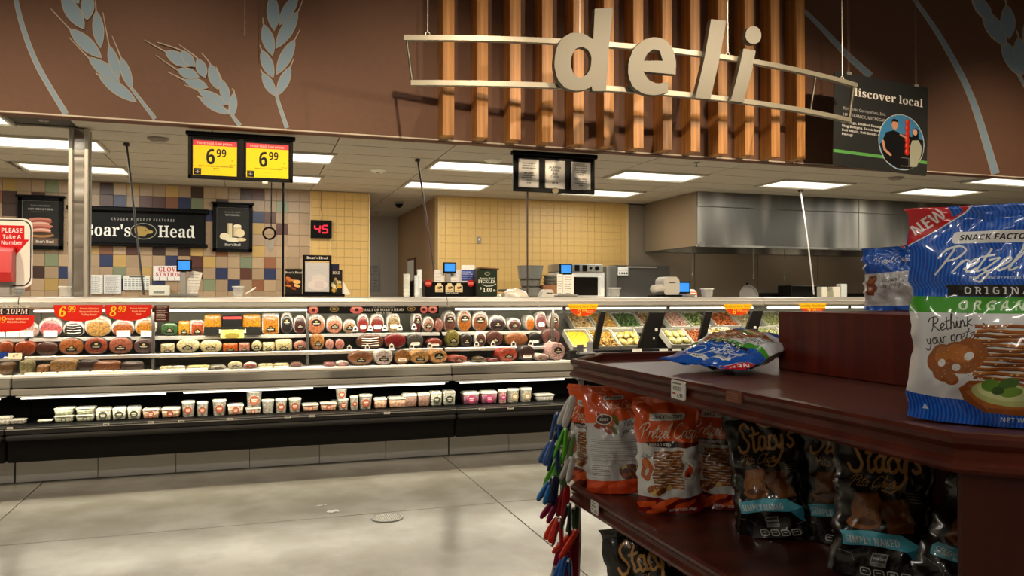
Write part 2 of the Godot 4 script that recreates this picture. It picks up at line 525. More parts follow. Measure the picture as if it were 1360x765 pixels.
func build_light() -> void:
	cam = Camera3D.new()
	cam.name = "camera"
	cam.fov = rad_to_deg(2.0 * atan(382.5 / F))
	cam.near = 0.05
	cam.far = 100.0
	add_child(cam)
	cam.position = Vector3(0, EYE, 0)
	cam.rotation = Vector3(atan(12.5 / F), -deg_to_rad(18.35), 0)
	cam.current = true
	var we := WorldEnvironment.new()
	we.name = "environment"
	var e := Environment.new()
	e.background_mode = Environment.BG_COLOR
	e.background_color = Color(0.02, 0.02, 0.02)
	e.tonemap_mode = Environment.TONE_MAPPER_LINEAR
	e.tonemap_exposure = EXPOSURE
	e.sdfgi_enabled = true
	e.ssao_enabled = true
	e.ssil_enabled = true
	we.environment = e
	add_child(we)
	# shop lights, high over the aisle behind and above the camera
	for r in [[1.8, 0.55], [-1.6, 2.0], [-5.0, 0.9]]:
		for x in [-4.4, -0.8, 2.8, 6.4, 10.0]:
			lamp_area(Vector3(x, 5.13, r[0] * -1.0), Vector2(1.25, 0.32), AISLE * r[1] * (2.2 if x < -4.0 else 1.0), WARM)
	# track spots on the big sign and the painted soffit
	for s in TRACK:
		spot(Vector3(s[0], 4.7, s[1]), Vector3(s[2], s[3], -6.9), s[4], s[5], AMBER)
	# recessed downlights over the walkway in front of the cases
	for x in DOWN_X:
		spot(Vector3(x, 5.28, -4.3), Vector3(x, 0, -4.3), DOWN, 36.0, WARM)
	for x in CEIL_A:
		lamp_area(Vector3(x, 2.80, -8.5), Vector2(1.04, 0.54), PANEL, COOL)
	for x in CEIL_B:
		lamp_area(Vector3(x, 2.80, -10.07), Vector2(1.04, 0.54), PANEL, COOL)
	for x in CEIL_C:
		lamp_area(Vector3(x, 2.80, -7.46), Vector2(1.04, 0.42), PANEL, COOL)
	lamp_area(Vector3(0.6, 2.80, -13.2), Vector2(1.04, 0.54), PANEL * 0.7, COOL)
	# lamps inside the extractor hood
	for x in [6.9, 9.0, 11.0]:
		lamp_area(Vector3(x, 2.245, -10.35), Vector2(0.5, 0.1), 0.32, AMBER)
	# tubes under the canopy of the cases and in the open shelf below
	for c in CASES:
		lamp_area(Vector3((c[0] + c[1]) / 2, 1.243, -6.70), Vector2(c[1] - c[0] - 0.12, 0.025), TUBE, TUBE_COLOR, Vector3(-86, 0, 0))
		lamp_area(Vector3((c[0] + c[1]) / 2, 0.619, -6.45), Vector2(c[1] - c[0] - 0.12, 0.02), TUBE_LOW, TUBE_COLOR, Vector3(-100, 0, 0))
const EXPOSURE := 1.0
const WARM := Color(1.0, 0.96, 0.9)
const AMBER := Color(1.0, 0.9, 0.76)
const COOL := Color(1.0, 0.985, 0.94)
const TUBE_COLOR := Color(1.0, 0.96, 0.86)
const DOWN := 2.2
const DOWN_X := [-4.5, -2.2, 0.1, 2.4, 4.7, 7.0]
const AISLE := 1.9
const PANEL := 2.0
const TUBE := 3.0
const TUBE_LOW := 1.2
const CEIL_A := [-4.13, -1.93, 0.27, 2.43, 4.66, 6.86, 9.11]
const CEIL_B := [-4.13, -1.93, 0.27, 2.43, 4.66]
const CEIL_C := [-2.48, 9.16]
const TRACK := [[6.4, -2.6, 4.2, 3.3, 12.0, 24.0], [5.2, -2.2, 2.6, 3.3, 12.0, 24.0], [-3.4, -2.7, -3.0, 2.1, 23.0, 27.0], [-1.2, -2.7, -0.8, 2.1, 23.0, 27.0], [1.0, -2.7, 1.4, 2.1, 23.0, 27.0], [3.2, -2.7, 3.6, 2.1, 23.0, 27.0], [5.6, -2.7, 6.0, 2.1, 23.0, 27.0], [8.2, -2.7, 8.6, 2.1, 23.0, 27.0]]
const CASES := [[-4.86, -1.63], [-1.63, 1.60], [1.60, 4.83], [4.83, 8.06]]
const TILE := {"brown": Color(0.34, 0.2, 0.16), "dark": Color(0.25, 0.17, 0.13), "navy": Color(0.17, 0.2, 0.33), "sage": Color(0.5, 0.53, 0.41), "yellow": Color(0.72, 0.59, 0.35), "terra": Color(0.53, 0.34, 0.23), "beige": Color(0.665, 0.56, 0.44)}

func wall_box(n: String, x0: float, x1: float, y0: float, y1: float, z0: float, z1: float, m: Material) -> MeshInstance3D:
	var st := mk()
	bx(st, Vector3((x0 + x1) / 2, (y0 + y1) / 2, (z0 + z1) / 2), Vector3(x1 - x0, y1 - y0, z1 - z0))
	return struct(n, st, m)
func build_materials() -> void:
	mottle = noise_tex(0.02, Color(0.62, 0.6, 0.58), Color(1, 1, 1), 4, 256, 4)
	atlas = Image.create(2048, 2048, false, Image.FORMAT_RGB8)
	atlas_mat = M("print", Color.WHITE, 0.5)
	atlas_mat.metallic_specular = 0.3
	var steel := M("steel", Color(0.7, 0.69, 0.65), 0.34, 0.45)
	var br := noise_tex(0.004, Color(0.72, 0.72, 0.72), Color(1, 1, 1), 11, 256, 3)
	steel.albedo_texture = br
	steel.uv1_triplanar = true
	steel.uv1_scale = Vector3(0.9, 0.12, 0.9)
	var hood := M("hood_steel", Color(0.78, 0.76, 0.71), 0.38, 0.25)
	hood.albedo_texture = noise_tex(0.012, Color(0.45, 0.45, 0.45), Color(1, 1, 1), 21, 256, 3)
	hood.uv1_triplanar = true
	hood.uv1_world_triplanar = true
	hood.uv1_scale = Vector3(0.35, 0.06, 0.35)
	var fl := M("floor", Color(0.74, 0.72, 0.67), 0.2)
	fl.albedo_texture = noise_tex(0.006, Color(0.9, 0.89, 0.87), Color(1, 1, 1), 5, 1024, 6)
	fl.uv1_triplanar = true
	fl.uv1_world_triplanar = true
	fl.uv1_scale = Vector3(0.3, 0.3, 0.3)
	fl.roughness_texture = noise_tex(0.01, Color(0.75, 0.75, 0.75), Color(1, 1, 1), 6, 512, 5)
	fl.roughness = 0.24
	var soff := M("soffit", Color(0.375, 0.25, 0.178), 0.7)
	soff.albedo_texture = noise_tex(0.05, Color(0.97, 0.97, 0.97), Color(1, 1, 1), 8, 256, 3)
	soff.uv1_triplanar = true
	soff.uv1_world_triplanar = true
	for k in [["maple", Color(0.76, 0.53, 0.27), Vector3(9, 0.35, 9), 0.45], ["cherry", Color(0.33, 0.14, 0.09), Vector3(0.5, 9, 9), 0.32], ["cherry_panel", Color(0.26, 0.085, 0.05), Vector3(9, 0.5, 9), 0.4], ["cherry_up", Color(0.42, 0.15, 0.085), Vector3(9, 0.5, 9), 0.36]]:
		var wd := M(k[0], k[1], k[3])
		wd.albedo_texture = noise_tex(0.008, Color(0.8, 0.77, 0.74), Color(1, 1, 1), 31, 512, 5)
		wd.metallic_specular = 0.5 if k[0] == "maple" else 0.36
		wd.uv1_triplanar = true
		wd.uv1_scale = k[2] * 0.35
	var ct := M("ceiling_tile", Color(0.74, 0.7, 0.63), 0.9)
	ct.albedo_texture = noise_tex(0.08, Color(0.96, 0.96, 0.96), Color(1, 1, 1), 13, 256, 3)
	ct.uv1_triplanar = true
	ct.uv1_world_triplanar = true
	M("black", Color(0.03, 0.028, 0.026), 0.5).metallic_specular = 0.25
	M("black_case", Color(0.05, 0.04, 0.03), 0.45).metallic_specular = 0.3
	M("grey_dark", Color(0.22, 0.21, 0.2), 0.45)
	M("grey", Color(0.55, 0.54, 0.52), 0.5)
	M("white", Color(0.92, 0.91, 0.88), 0.5)
	M("cream", Color(0.9, 0.88, 0.8), 0.45)
	M("aluminium", Color(0.82, 0.8, 0.76), 0.35, 0.7)
	M("sign_metal", Color(0.33, 0.315, 0.27), 0.42, 0.25)
	M("rail_metal", Color(0.56, 0.54, 0.48), 0.4, 0.3)
	M("wire", Color(0.12, 0.11, 0.1), 0.5)
	M("wall_plain", Color(0.72, 0.7, 0.66), 0.8)
	M("wall_dim", Color(0.62, 0.53, 0.43), 0.8)
	M("grout", Color(0.66, 0.58, 0.47), 0.85)
	M("gold_tile", Color(0.84, 0.69, 0.42), 0.4)
	M("gold_grout", Color(0.86, 0.71, 0.46), 0.6)
	var g := M("glass", Color(1, 1, 1, 0.003), 0.02)
	g.transparency = BaseMaterial3D.TRANSPARENCY_ALPHA
	g.metallic_specular = 0.18
	var cl := M("clear_plastic", Color(0.95, 0.96, 0.95, 0.28), 0.1)
	cl.transparency = BaseMaterial3D.TRANSPARENCY_ALPHA
	var fz := M("wrap", Color(0.95, 0.95, 0.93, 0.16), 0.18)
	fz.transparency = BaseMaterial3D.TRANSPARENCY_ALPHA
	var lp := M("lamp_panel", Color(1, 1, 1), 0.6)
	lp.emission_enabled = true
	lp.emission = Color(1.0, 0.97, 0.9)
	lp.emission_energy_multiplier = 1.6
	var lt := M("lamp_tube", Color(1, 1, 1), 0.5)
	lt.emission_enabled = true
	lt.emission = Color(1.0, 0.98, 0.92)
	lt.emission_energy_multiplier = 1.5
	var sc := M("blue_screen", Color(0.05, 0.2, 0.4), 0.3)
	sc.emission_enabled = true
	sc.emission = Color(0.25, 0.62, 0.95)
	sc.emission_energy_multiplier = 0.9
	var ld := M("red_led", Color(0.4, 0.02, 0.03), 0.4)
	ld.emission_enabled = true
	ld.emission = Color(0.95, 0.16, 0.26)
	ld.emission_energy_multiplier = 1.2

func build_setting() -> void:
	# floor: concrete slabs parted by saw cuts
	var fl := wall_box("floor", -9, 16, -0.3, -0.012, -15, 8, M("joint", Color(0.05, 0.045, 0.04), 0.9))
	var xs := [-9.0, -7.44, -4.44, -1.445, 1.548, 4.55, 7.55, 10.5, 13.5, 16.0]
	var zs := [8.0, 7.0, 4.03, 1.05, -1.95, -4.935, -7.9, -10.9, -15.0]
	for i in xs.size() - 1:
		for j in zs.size() - 1:
			var st := mk()
			var g: float = 0.004
			bx(st, Vector3((xs[i] + xs[i + 1]) / 2, -0.0058, (zs[j] + zs[j + 1]) / 2), Vector3(xs[i + 1] - xs[i] - 2 * g, 0.0115, zs[j] - zs[j + 1] - 2 * g), 0.001)
			part(fl, "slab", st, M("floor"))
	# back wall in coloured tiles, 15 cm squares
	var wt := wall_box("wall_tiled", -9, 1.556, 0, 2.83, -11.3, -11.108, M("grout"))
	var step := 0.1535
	var top := 2.815
	var cells := {}
	for t in TILES:
		var p := P(t[0], t[1], 11.1)
		cells[Vector2i(floori((p.x - 0.765) / step), floori((top - p.y) / step))] = t[2]
	rng.seed = 77
	var shapes := {}
	var stile := mk()
	bx(stile, Vector3.ZERO, Vector3(step - 0.004, step - 0.004, 0.012), 0.0015)
	var tile_mesh := stile.commit()
	for c in range(-26, 0):
		for r in 11:
			var key: String = cells.get(Vector2i(c, r), "beige")
			if key == "beige" and c < -24 + r % 3 and rng.randf() < 0.3: key = ["dark", "yellow", "terra", "sage"][rng.randi() % 4]
			var k: Color = TILE[key]
			var v := rng.randi() % 4
			var mi := MeshInstance3D.new()
			mi.name = "tile"
			mi.mesh = tile_mesh
			mi.material_override = M("tile_%s%d" % [key, v], k * (0.94 + 0.035 * v), 0.35)
			mi.position = Vector3(0.765 + (c + 0.5) * step, top - (r + 0.5) * step, -11.102)
			wt.add_child(mi, true)
	# below the sight line the wall goes on in plain tile
	var gt := mk()
	for i in 7:
		for j in 14:
			bx(gt, Vector3(0.765 + 0.054 + i * 0.113, 2.815 - 0.055 - j * 0.113, -11.102), Vector3(0.1105, 0.1105, 0.01), 0.001)
	part(wt, "gold_tiles", gt, M("gold_tile")).set_meta("kind", "stuff")
	var tr := mk()
	bx(tr, Vector3(0.757, 2.08, -11.10), Vector3(0.012, 1.47, 0.03), 0.003)
	bx(tr, Vector3(1.560, 2.08, -11.10), Vector3(0.02, 1.47, 0.05), 0.003)
	part(wt, "edge_strip", tr, M("gold_edge", Color(0.86, 0.75, 0.55), 0.5))
	# yellow wall right of the passage
	var wy := wall_box("wall_yellow", 2.55, 5.59, 0, 2.83, -11.3, -11.108, M("gold_grout"))
	var gy := mk()
	for i in 27:
		for j in 14:
			bx(gy, Vector3(2.55 + 0.056 + i * 0.1126, 2.815 - 0.055 - j * 0.113, -11.102), Vector3(0.1105, 0.1105, 0.01), 0.001)
	part(wy, "gold_tiles", gy, M("gold_tile")).set_meta("kind", "stuff")
	var ty := mk()
	bx(ty, Vector3(2.556, 2.08, -11.10), Vector3(0.014, 1.47, 0.03), 0.003)
	bx(ty, Vector3(5.585, 2.08, -11.09), Vector3(0.03, 1.47, 0.04), 0.003)
	part(wy, "edge_strip", ty, M("gold_edge"))
	wall_box("wall_passage_right", 2.552, 2.75, 0, 2.83, -14.4, -11.3, M("passage_tan", Color(0.66, 0.52, 0.36), 0.7))
	wall_box("wall_passage_left", 1.35, 1.554, 0, 2.83, -12.1, -11.3, M("passage_tan"))
	wall_box("wall_side_room", -1.2, -1.0, 0, 2.83, -14.4, -11.3, M("wall_plain"))
	wall_box("wall_passage_end", -1.2, 2.75, 0, 2.83, -14.6, -14.4, M("wall_plain"))
	# stainless wall behind the hood, in sheets
	var ws := wall_box("wall_stainless", 5.59, 16, 0, 2.83, -11.3, -11.12, M("grey_dark"))
	for i in 9:
		var st := mk()
		bx(st, Vector3(5.6 + 0.6 + i * 1.2, 1.41, -11.11), Vector3(1.192, 2.8, 0.02), 0.003)
		part(ws, "steel_sheet", st, M("wall_steel", Color(0.55, 0.5, 0.43), 0.45, 0.25))
	# kitchen ceiling: metal grid with lay-in tiles
	var ck := wall_box("ceiling_kitchen", -9, 16, 2.85, 3.05, -15, -7.3, M("grid_void", Color(0.3, 0.28, 0.25), 0.9))
	var rows := [7.2, 7.72, 8.2, 8.8, 9.28, 9.77, 10.37, 10.74, 11.1, 11.7, 12.3, 12.9, 13.5, 14.4]
	var open := {}
	for k in [[CEIL_A, 2], [CEIL_B, 5], [CEIL_C, 0]]:
		for x in k[0]:
			open["%d_%d" % [roundi(x * 100), k[1]]] = true
	for r in rows.size() - 1:
		var centres: Array = []
		for i in range(-8, 15):
			centres.append(2.43 + i * 1.11)
		for x in centres:
			if x < -8.6 or x > 15.4 or (r > 7 and (x < 0.5 or x > 3.6)):
				continue
			var skip := false
			for k in [[CEIL_A, 2], [CEIL_B, 5], [CEIL_C, 0]]:
				if k[1] == r:
					for q in k[0]:
						if absf(q - x) < 0.56: skip = true
			if skip: continue
			var st := mk()
			bx(st, Vector3(x, 2.842, -(rows[r] + rows[r + 1]) / 2), Vector3(1.098, 0.02, rows[r + 1] - rows[r] - 0.012))
			part(ck, "ceiling_tile", st, M("ceiling_tile"))
	var gs := mk()
	for r in rows:
		bx(gs, Vector3(3.5, 2.834, -r), Vector3(25, 0.012, 0.016))
	part(ck, "grid_bar", gs, M("grid_bar", Color(0.72, 0.69, 0.63), 0.6))
	# the brown soffit over the counter and the shell of the shop
	var so := wall_box("wall_soffit", -9, 16, 2.835, 5.6, -7.3, -7.2, M("soffit"))
	var dk := mk()
	bx(dk, Vector3(3.5, 2.828, -7.25), Vector3(25, 0.018, 0.115), 0.004)
	part(so, "bottom_trim", dk, M("soffit_trim", Color(0.36, 0.2, 0.12), 0.6))
	wall_box("ceiling_shop", -9, 16, 5.6, 5.8, -7.3, 8, M("shop_ceiling", Color(0.32, 0.31, 0.3), 0.9))
	wall_box("wall_left", -9.2, -9, 0, 5.8, -15, 8, M("wall_plain"))
	wall_box("wall_right", 16, 16.2, 0, 5.8, -15, 8, M("wall_dim"))
	wall_box("wall_rear", -9, 16, 0, 5.8, 8, 8.2, M("wall_dim"))
	# painted wheat and stems on the soffit
	build_wheat()
	# square steel column behind the counter
	var a := P(90.0, 300, 7.62)
	var b := P(117.0, 300, 7.62)
	var col := thing("steel_column", "square column clad in polished stainless steel rising behind the deli counter", "column", Vector3((a.x + b.x) / 2, 0, -7.62 - (b.x - a.x) / 2))
	var wd: float = b.x - a.x
	var s1 := mk()
	bx(s1, Vector3(0, 1.41, 0), Vector3(wd - 0.05, 2.82, wd - 0.05))
	var polished := M("polished", Color(0.72, 0.7, 0.66), 0.22, 0.9)
	polished.normal_enabled = true
	polished.normal_texture = noise_tex(0.006, Color.BLACK, Color.WHITE, 19, 256, 2, true)
	polished.normal_scale = 0.6
	polished.uv1_triplanar = true
	polished.uv1_scale = Vector3(0.4, 2.5, 0.4)
	part(col, "cladding", s1, polished)
	for sx in [-1, 1]:
		for sz in [-1, 1]:
			var s2 := mk()
			bx(s2, Vector3(sx * (wd / 2 - 0.018), 1.41, sz * (wd / 2 - 0.018)), Vector3(0.036, 2.82, 0.036), 0.006)
			part(col, "corner_guard", s2, M("guard", Color(0.75, 0.73, 0.68), 0.3, 0.6))
	# ceiling light panels
	for k in [[CEIL_A, 8.5, 0.29], [CEIL_B, 10.07, 0.29], [CEIL_C, 7.46, 0.23]]:
		for i in k[0].size():
			var x: float = k[0][i]
			var nm: String = {8.5: "front row of kitchen lights", 10.07: "rear row of kitchen lights", 7.46: "lights close behind the soffit"}[k[1]]
			var t := thing("ceiling_light", "white rectangular ceiling light panel, %s in the %s from left" % [ORD[i], nm], "light", Vector3(x, 2.83, -k[1]), 0.0, "kitchen ceiling lights")
			var f := mk()
			for s in [-1, 1]:
				bx(f, Vector3(s * 0.54, -0.006, 0), Vector3(0.03, 0.03, k[2] * 2), 0.003)
				bx(f, Vector3(0, -0.006, s * k[2]), Vector3(1.11, 0.03, 0.03), 0.003)
			part(t, "frame", f, M("grid_bar"))
			var d := mk()
			bx(d, Vector3(0, 0.003, 0), Vector3(1.06, 0.012, k[2] * 2 - 0.02))
			part(t, "diffuser", d, M("lamp_panel"))
	var pl := thing("ceiling_light", "ceiling light panel in the side room off the passage", "light", Vector3(0.6, 2.83, -13.2))
	var pd := mk()
	bx(pd, Vector3(0, 0.003, 0), Vector3(1.06, 0.012, 0.56))
	part(pl, "diffuser", pd, M("lamp_panel"))
	# aisle fittings that light the shop in front of the counter (over and behind the camera)
	for z in [-1.8, 1.6, 5.0]:
		for x in [-4.4, -0.8, 2.8, 6.4, 10.0]:
			var t := thing("aisle_light", "long shop light hung over the aisle, %s along the row %s" % [ORD[int((x + 4.4) / 3.6)], {-1.8: "above the snack table", 1.6: "above the camera", 5.0: "furthest from the counter"}[z]], "light", Vector3(x, 5.16, z), 0.0, "shop ceiling lights over the aisle")
			var d := mk()
			bx(d, Vector3(0, 0.0, 0), Vector3(1.28, 0.03, 0.34), 0.004)
			part(t, "diffuser", d, M("lamp_panel"))
			var h := mk()
			bx(h, Vector3(0, 0.05, 0), Vector3(1.32, 0.07, 0.38), 0.01)
			for s in [-0.5, 0.5]:
				bx(h, Vector3(s, 0.255, 0), Vector3(0.02, 0.36, 0.02))
			part(t, "housing", h, M("grey"))
	for x in DOWN_X:
		var t := thing("downlight", "%s recessed downlight from left over the walkway before the cases" % ORD[DOWN_X.find(x)], "light", Vector3(x, 5.3, -4.3), 0.0, "downlights over the walkway")
		var h := mk()
		lathe(h, [Vector2(0.1, 0.0), Vector2(0.11, 0.0), Vector2(0.11, 0.3), Vector2(0.0, 0.3)], 20)
		part(t, "housing", h, M("grey"))
		var l := mk()
		lathe(l, [Vector2(0.0, 0.03), Vector2(0.1, 0.03)], 20)
		part(t, "lens", l, M("lamp_tube"))
	for s in TRACK:
		var t := thing("track_spot_lamp", "%s black track spot lamp high over the aisle" % ORD[TRACK.find(s)], "light", Vector3(s[0], 4.7, s[1]), 0.0, "track spots over the aisle")
		var h := mk()
		var dir := (Vector3(s[2], s[3], -7.0) - Vector3(s[0], 4.7, s[1])).normalized()
		tube(h, [-dir * 0.06, -dir * 0.2], 0.06, 12)
		bx(h, Vector3(0, 0.45, 0) - dir * 0.13, Vector3(0.03, 0.8, 0.03))
		part(t, "housing", h, M("black"))
		var l := mk()
		tube(l, [-dir * 0.05, -dir * 0.058], 0.05, 12)
		part(t, "lens", l, M("lamp_tube"))
const TILES := [[7, 215 + 42, "dark"], [22, 243, "yellow"], [72, 246, "sage"], [7, 257, "dark"], [55, 258, "brown"], [19, 286, "dark"], [69, 343, "sage"], [54, 357, "dark"], [83, 357, "navy"], [40, 372, "terra"], [69, 372, "yellow"], [40, 331, "dark"],
	[149, 248, "dark"], [179, 248, "yellow"], [225, 250, "yellow"], [254, 253, "dark"], [324, 255, "dark"], [133, 261, "sage"], [164, 262, "navy"], [194, 264, "brown"], [224, 265, "terra"], [268, 267, "sage"], [297, 267, "dark"], [340, 281, "navy"], [149, 272, "brown"], [209, 275, "brown"], [238, 276, "navy"],
	[120, 331, "yellow"], [149, 331, "terra"], [179, 332, "brown"], [209, 332, "dark"], [238, 332, "dark"], [268, 334, "yellow"], [297, 334, "terra"], [133, 345, "navy"], [164, 345, "yellow"], [224, 346, "navy"], [254, 347, "brown"], [282, 347, "yellow"], [324, 346, "sage"], [164, 358, "sage"], [196, 358, "yellow"], [267, 360, "dark"], [297, 360, "navy"], [324, 361, "terra"], [310, 373, "dark"], [270, 385, "navy"], [209, 374, "navy"], [167, 385, "navy"], [281, 289, "navy"],
	[351, 256, "brown"], [367, 270, "sage"], [296, 266, "dark"], [341, 282, "navy"], [352, 295, "brown"], [368, 309, "brown"], [338, 335, "dark"], [324, 347, "sage"], [352, 347, "terra"], [324, 361, "brown"], [365, 360, "navy"], [309, 374, "dark"], [281, 374, "sage"], [308, 385, "navy"], [337, 385, "terra"], [340, 310, "yellow"], [348, 328, "yellow"]]

func leaf_poly(a: Vector2, b: Vector2, wd: float, bend := 0.0) -> PackedVector2Array:
	# a pointed kernel from a to b
	var d := (b - a)
	var n := Vector2(-d.y, d.x).normalized()
	var o := PackedVector2Array()
	for i in 9:
		var t := i / 8.0
		o.append(a + d * t + n * (wd * pow(sin(PI * t), 0.75) + bend * sin(PI * t)))
	for i in range(7, 0, -1):
		var t := i / 8.0
		o.append(a + d * t + n * (-wd * pow(sin(PI * t), 0.75) + bend * sin(PI * t)))
	return o
func ribbon(pts: Array, w0: float, w1: float) -> PackedVector2Array:
	# smooth band along control points
	var c := []
	for i in pts.size() - 1:
		for j in 6:
			c.append((pts[i] as Vector2).cubic_interpolate(pts[i + 1], pts[maxi(i - 1, 0)], pts[mini(i + 2, pts.size() - 1)], j / 6.0))
	c.append(pts[pts.size() - 1])
	var l := PackedVector2Array()
	var r := []
	for i in c.size():
		var d: Vector2 = (c[mini(i + 1, c.size() - 1)] - c[maxi(i - 1, 0)]).normalized()
		var n := Vector2(-d.y, d.x) * lerpf(w0, w1, float(i) / (c.size() - 1)) * 0.5
		l.append(c[i] + n)
		r.append(c[i] - n)
	r.reverse()
	for p in r: l.append(p)
	return l
func on_soffit(px: PackedVector2Array, o: Vector3) -> PackedVector2Array:
	var q := PackedVector2Array()
	for p in px:
		var v := P(p.x, p.y, 7.2) - o
		q.append(Vector2(v.x, v.y))
	return q
func build_wheat() -> void:
	var blue := M("wheat_blue", Color(0.47, 0.56, 0.63), 0.7)
	var rim := M("wheat_rim", Color(0.64, 0.59, 0.53), 0.7)
	var add := func(t: Node3D, n: String, p: PackedVector2Array, m: Material, z: float) -> void:
		var st := mk()
		prism(st, on_soffit(p, t.position), 0.0, z)
		part(t, n, st, m)
	var stems := [["pale blue painted stem curving down the soffit above the column", [Vector2(20, -6), Vector2(30, 35), Vector2(50, 87), Vector2(88, 152)], 4.5, 6.0],
		["pale blue painted blade running down from the top wooden slat end to the hanging sign", [Vector2(1068, 14), Vector2(1092, 38), Vector2(1124, 72), Vector2(1156, 101)], 3.0, 8.0],
		["long pale blue painted stem bending down to the soffit edge right of the hanging sign", [Vector2(1212, -4), Vector2(1252, 55), Vector2(1290, 130), Vector2(1322, 231)], 3.0, 9.5]]
	for s in stems:
		var o := P(s[1][3].x, s[1][3].y, 7.2)
		var t := thing("wheat_mural", s[0], "wall painting", Vector3(o.x, o.y, -7.2))
		add.call(t, "edge", ribbon(s[1], s[2] + 2.0, s[3] + 2.0), rim, 0.003)
		add.call(t, "fill", ribbon(s[1], s[2], s[3]), blue, 0.005)
	# ears: stem line, then kernels as [base x, base y, tip x, tip y, half width, awn x, awn y]
	var ears := [["blue painted wheat ear slanting from the photo's top edge towards the column", [Vector2(173, 115), Vector2(186, 132), Vector2(206, 158)], [
			[182, 136, 130, 99, 7.5, 128, 97], [175, 119, 160, 75, 6.0, 149, 48], [160, 109, 117, 76, 8.0, 92, 50], [158, 106, 145, 60, 6.5, 137, 17], [136, 78, 92, 38, 8.5, 68, 12], [134, 65, 128, 14, 7.0, 127, -6], [113, 40, 82, -6, 9.5, 80, -10], [116, 28, 118, -10, 8.5, 119, -14], [106, 6, 94, -8, 4.0, 92, -10]]],
		["small blue painted wheat ear in the middle of the soffit, left of the hanging chain", [Vector2(303, 145), Vector2(311, 157), Vector2(319, 167)], [
			[305, 152, 264, 129, 6.0, 262, 127], [308, 157, 311, 122, 5.0, 308, 118], [304, 140, 262, 120, 6.0, 245, 113], [303, 140, 294, 105, 6.0, 287, 89], [277, 117, 244, 106, 6.5, 223, 96], [290, 120, 279, 85, 7.0, 268, 71], [265, 103, 235, 93, 6.5, 207, 74], [273, 104, 262, 78, 6.5, 238, 60], [255, 89, 219, 69, 8.0, 192, 54], [259, 90, 241, 68, 6.0, 209, 57]]],
		["upright blue painted wheat ear at the top edge, left of the deli sign", [Vector2(366, 122), Vector2(371, 140), Vector2(381, 170)], [
			[366, 128, 348, 96, 6.0, 346, 92], [368, 128, 386, 88, 6.5, 390, 78], [363, 104, 347, 66, 7.0, 345, 60], [367, 100, 392, 52, 7.5, 398, 40], [362, 75, 350, 32, 7.5, 349, 24], [366, 66, 396, 15, 8.0, 402, 0], [364, 42, 361, -8, 8.0, 361, -12], [370, 35, 396, -8, 7.0, 398, -12]]],
		["dim blue painted wheat ear in the upper right corner of the soffit", [Vector2(1352, 98), Vector2(1360, 112), Vector2(1368, 126)], [
			[1356, 102, 1330, 52, 9.0, 1318, 30], [1358, 100, 1352, 48, 9.0, 1349, 40], [1336, 62, 1304, 12, 10.0, 1290, -6], [1340, 52, 1336, 6, 9.0, 1334, -4], [1318, 30, 1290, -8, 8.0, 1286, -10], [1362, 62, 1372, 18, 9.0, 1376, 10]]]]
	for e in ears:
		var last: Vector2 = e[1][2]
		var o := P(last.x, last.y, 7.2)
		var t := thing("wheat_mural", e[0], "wall painting", Vector3(o.x, o.y, -7.2), 0.0)
		add.call(t, "stem", ribbon(e[1], 4.0, 6.0), rim, 0.003)
		add.call(t, "stem_fill", ribbon(e[1], 2.4, 4.2), blue, 0.0036)
		var lift := 0.0
		for k in e[2]:
			lift += 0.002
			var a := Vector2(k[0], k[1])
			var b := Vector2(k[2], k[3])
			add.call(t, "kernel_edge", leaf_poly(a, b, k[4] + 0.8), rim, 0.003 + lift)
			add.call(t, "kernel", leaf_poly(a.lerp(b, 0.03), a.lerp(b, 0.97), k[4] - 0.3), blue, 0.0045 + lift)
			add.call(t, "awn", ribbon([a.lerp(b, 0.55) + (b - a).orthogonal().normalized() * (k[4] if k[5] > k[2] else -k[4]) * 0.0, b, Vector2(k[5], k[6])], 2.4, 1.0), rim, 0.0031 + lift)
# ---------------------------------------------------------------- signs
func face_card(o: Node3D, n: String, px: Array, w: float, pen: Pen, thick: float, m: Material = null) -> MeshInstance3D:
	# a flat board parallel to the wall between two photo corners (left, top, right, bottom), at distance w
	var a := P(px[0], px[1], w)
	var b := P(px[2], px[3], w)
	var y0 := P(px[0], px[3], w).y
	var y1 := P(px[2], px[1], w).y
	var lo := (y0 + b.y) / 2
	var hi := (a.y + y1) / 2
	var c := Vector3((a.x + b.x) / 2, (lo + hi) / 2, -w) - o.position
	return card(o, n, pen, rect_poly(b.x - a.x, hi - lo), thick, Transform3D(Basis(), c), m)
func frame_box(o: Node3D, n: String, x0: float, x1: float, y0: float, y1: float, w: float, depth: float, wd: float, m: Material) -> void:
	var st := mk()
	var c := -o.position
	for s in [[x0 + wd / 2, (y0 + y1) / 2, wd, y1 - y0], [x1 - wd / 2, (y0 + y1) / 2, wd, y1 - y0], [(x0 + x1) / 2, y0 + wd / 2, x1 - x0, wd], [(x0 + x1) / 2, y1 - wd / 2, x1 - x0, wd]]:
		bx(st, c + Vector3(s[0], s[1], -w + depth / 2), Vector3(s[2], s[3], depth), 0.004)
	part(o, n, st, m)
func build_slats() -> void:
	var a := P(588.0, 100, 7.0).x
	var b := P(1058.0, 100, 7.0).x
	var wd := P(603.5, 100, 7.0).x - a
	for i in 13:
		var x := lerpf(a, b, i / 12.0) + wd / 2
		var t := thing("wood_slat", "%s vertical golden wooden slat from the left, mounted on the soffit behind the big metal sign" % ORD[i], "slat", Vector3(x, 2.842, -7.1), 0.0, "wooden slats behind the big metal sign")
		t.set_meta("label", "%s upright wooden slat from the left on the soffit behind the metal sign" % ORD[i])
		var st := mk()
		bx(st, Vector3(0, 1.3, 0), Vector3(wd, 2.6, 0.198), 0.003)
		part(t, "slat_body", st, M("maple"))
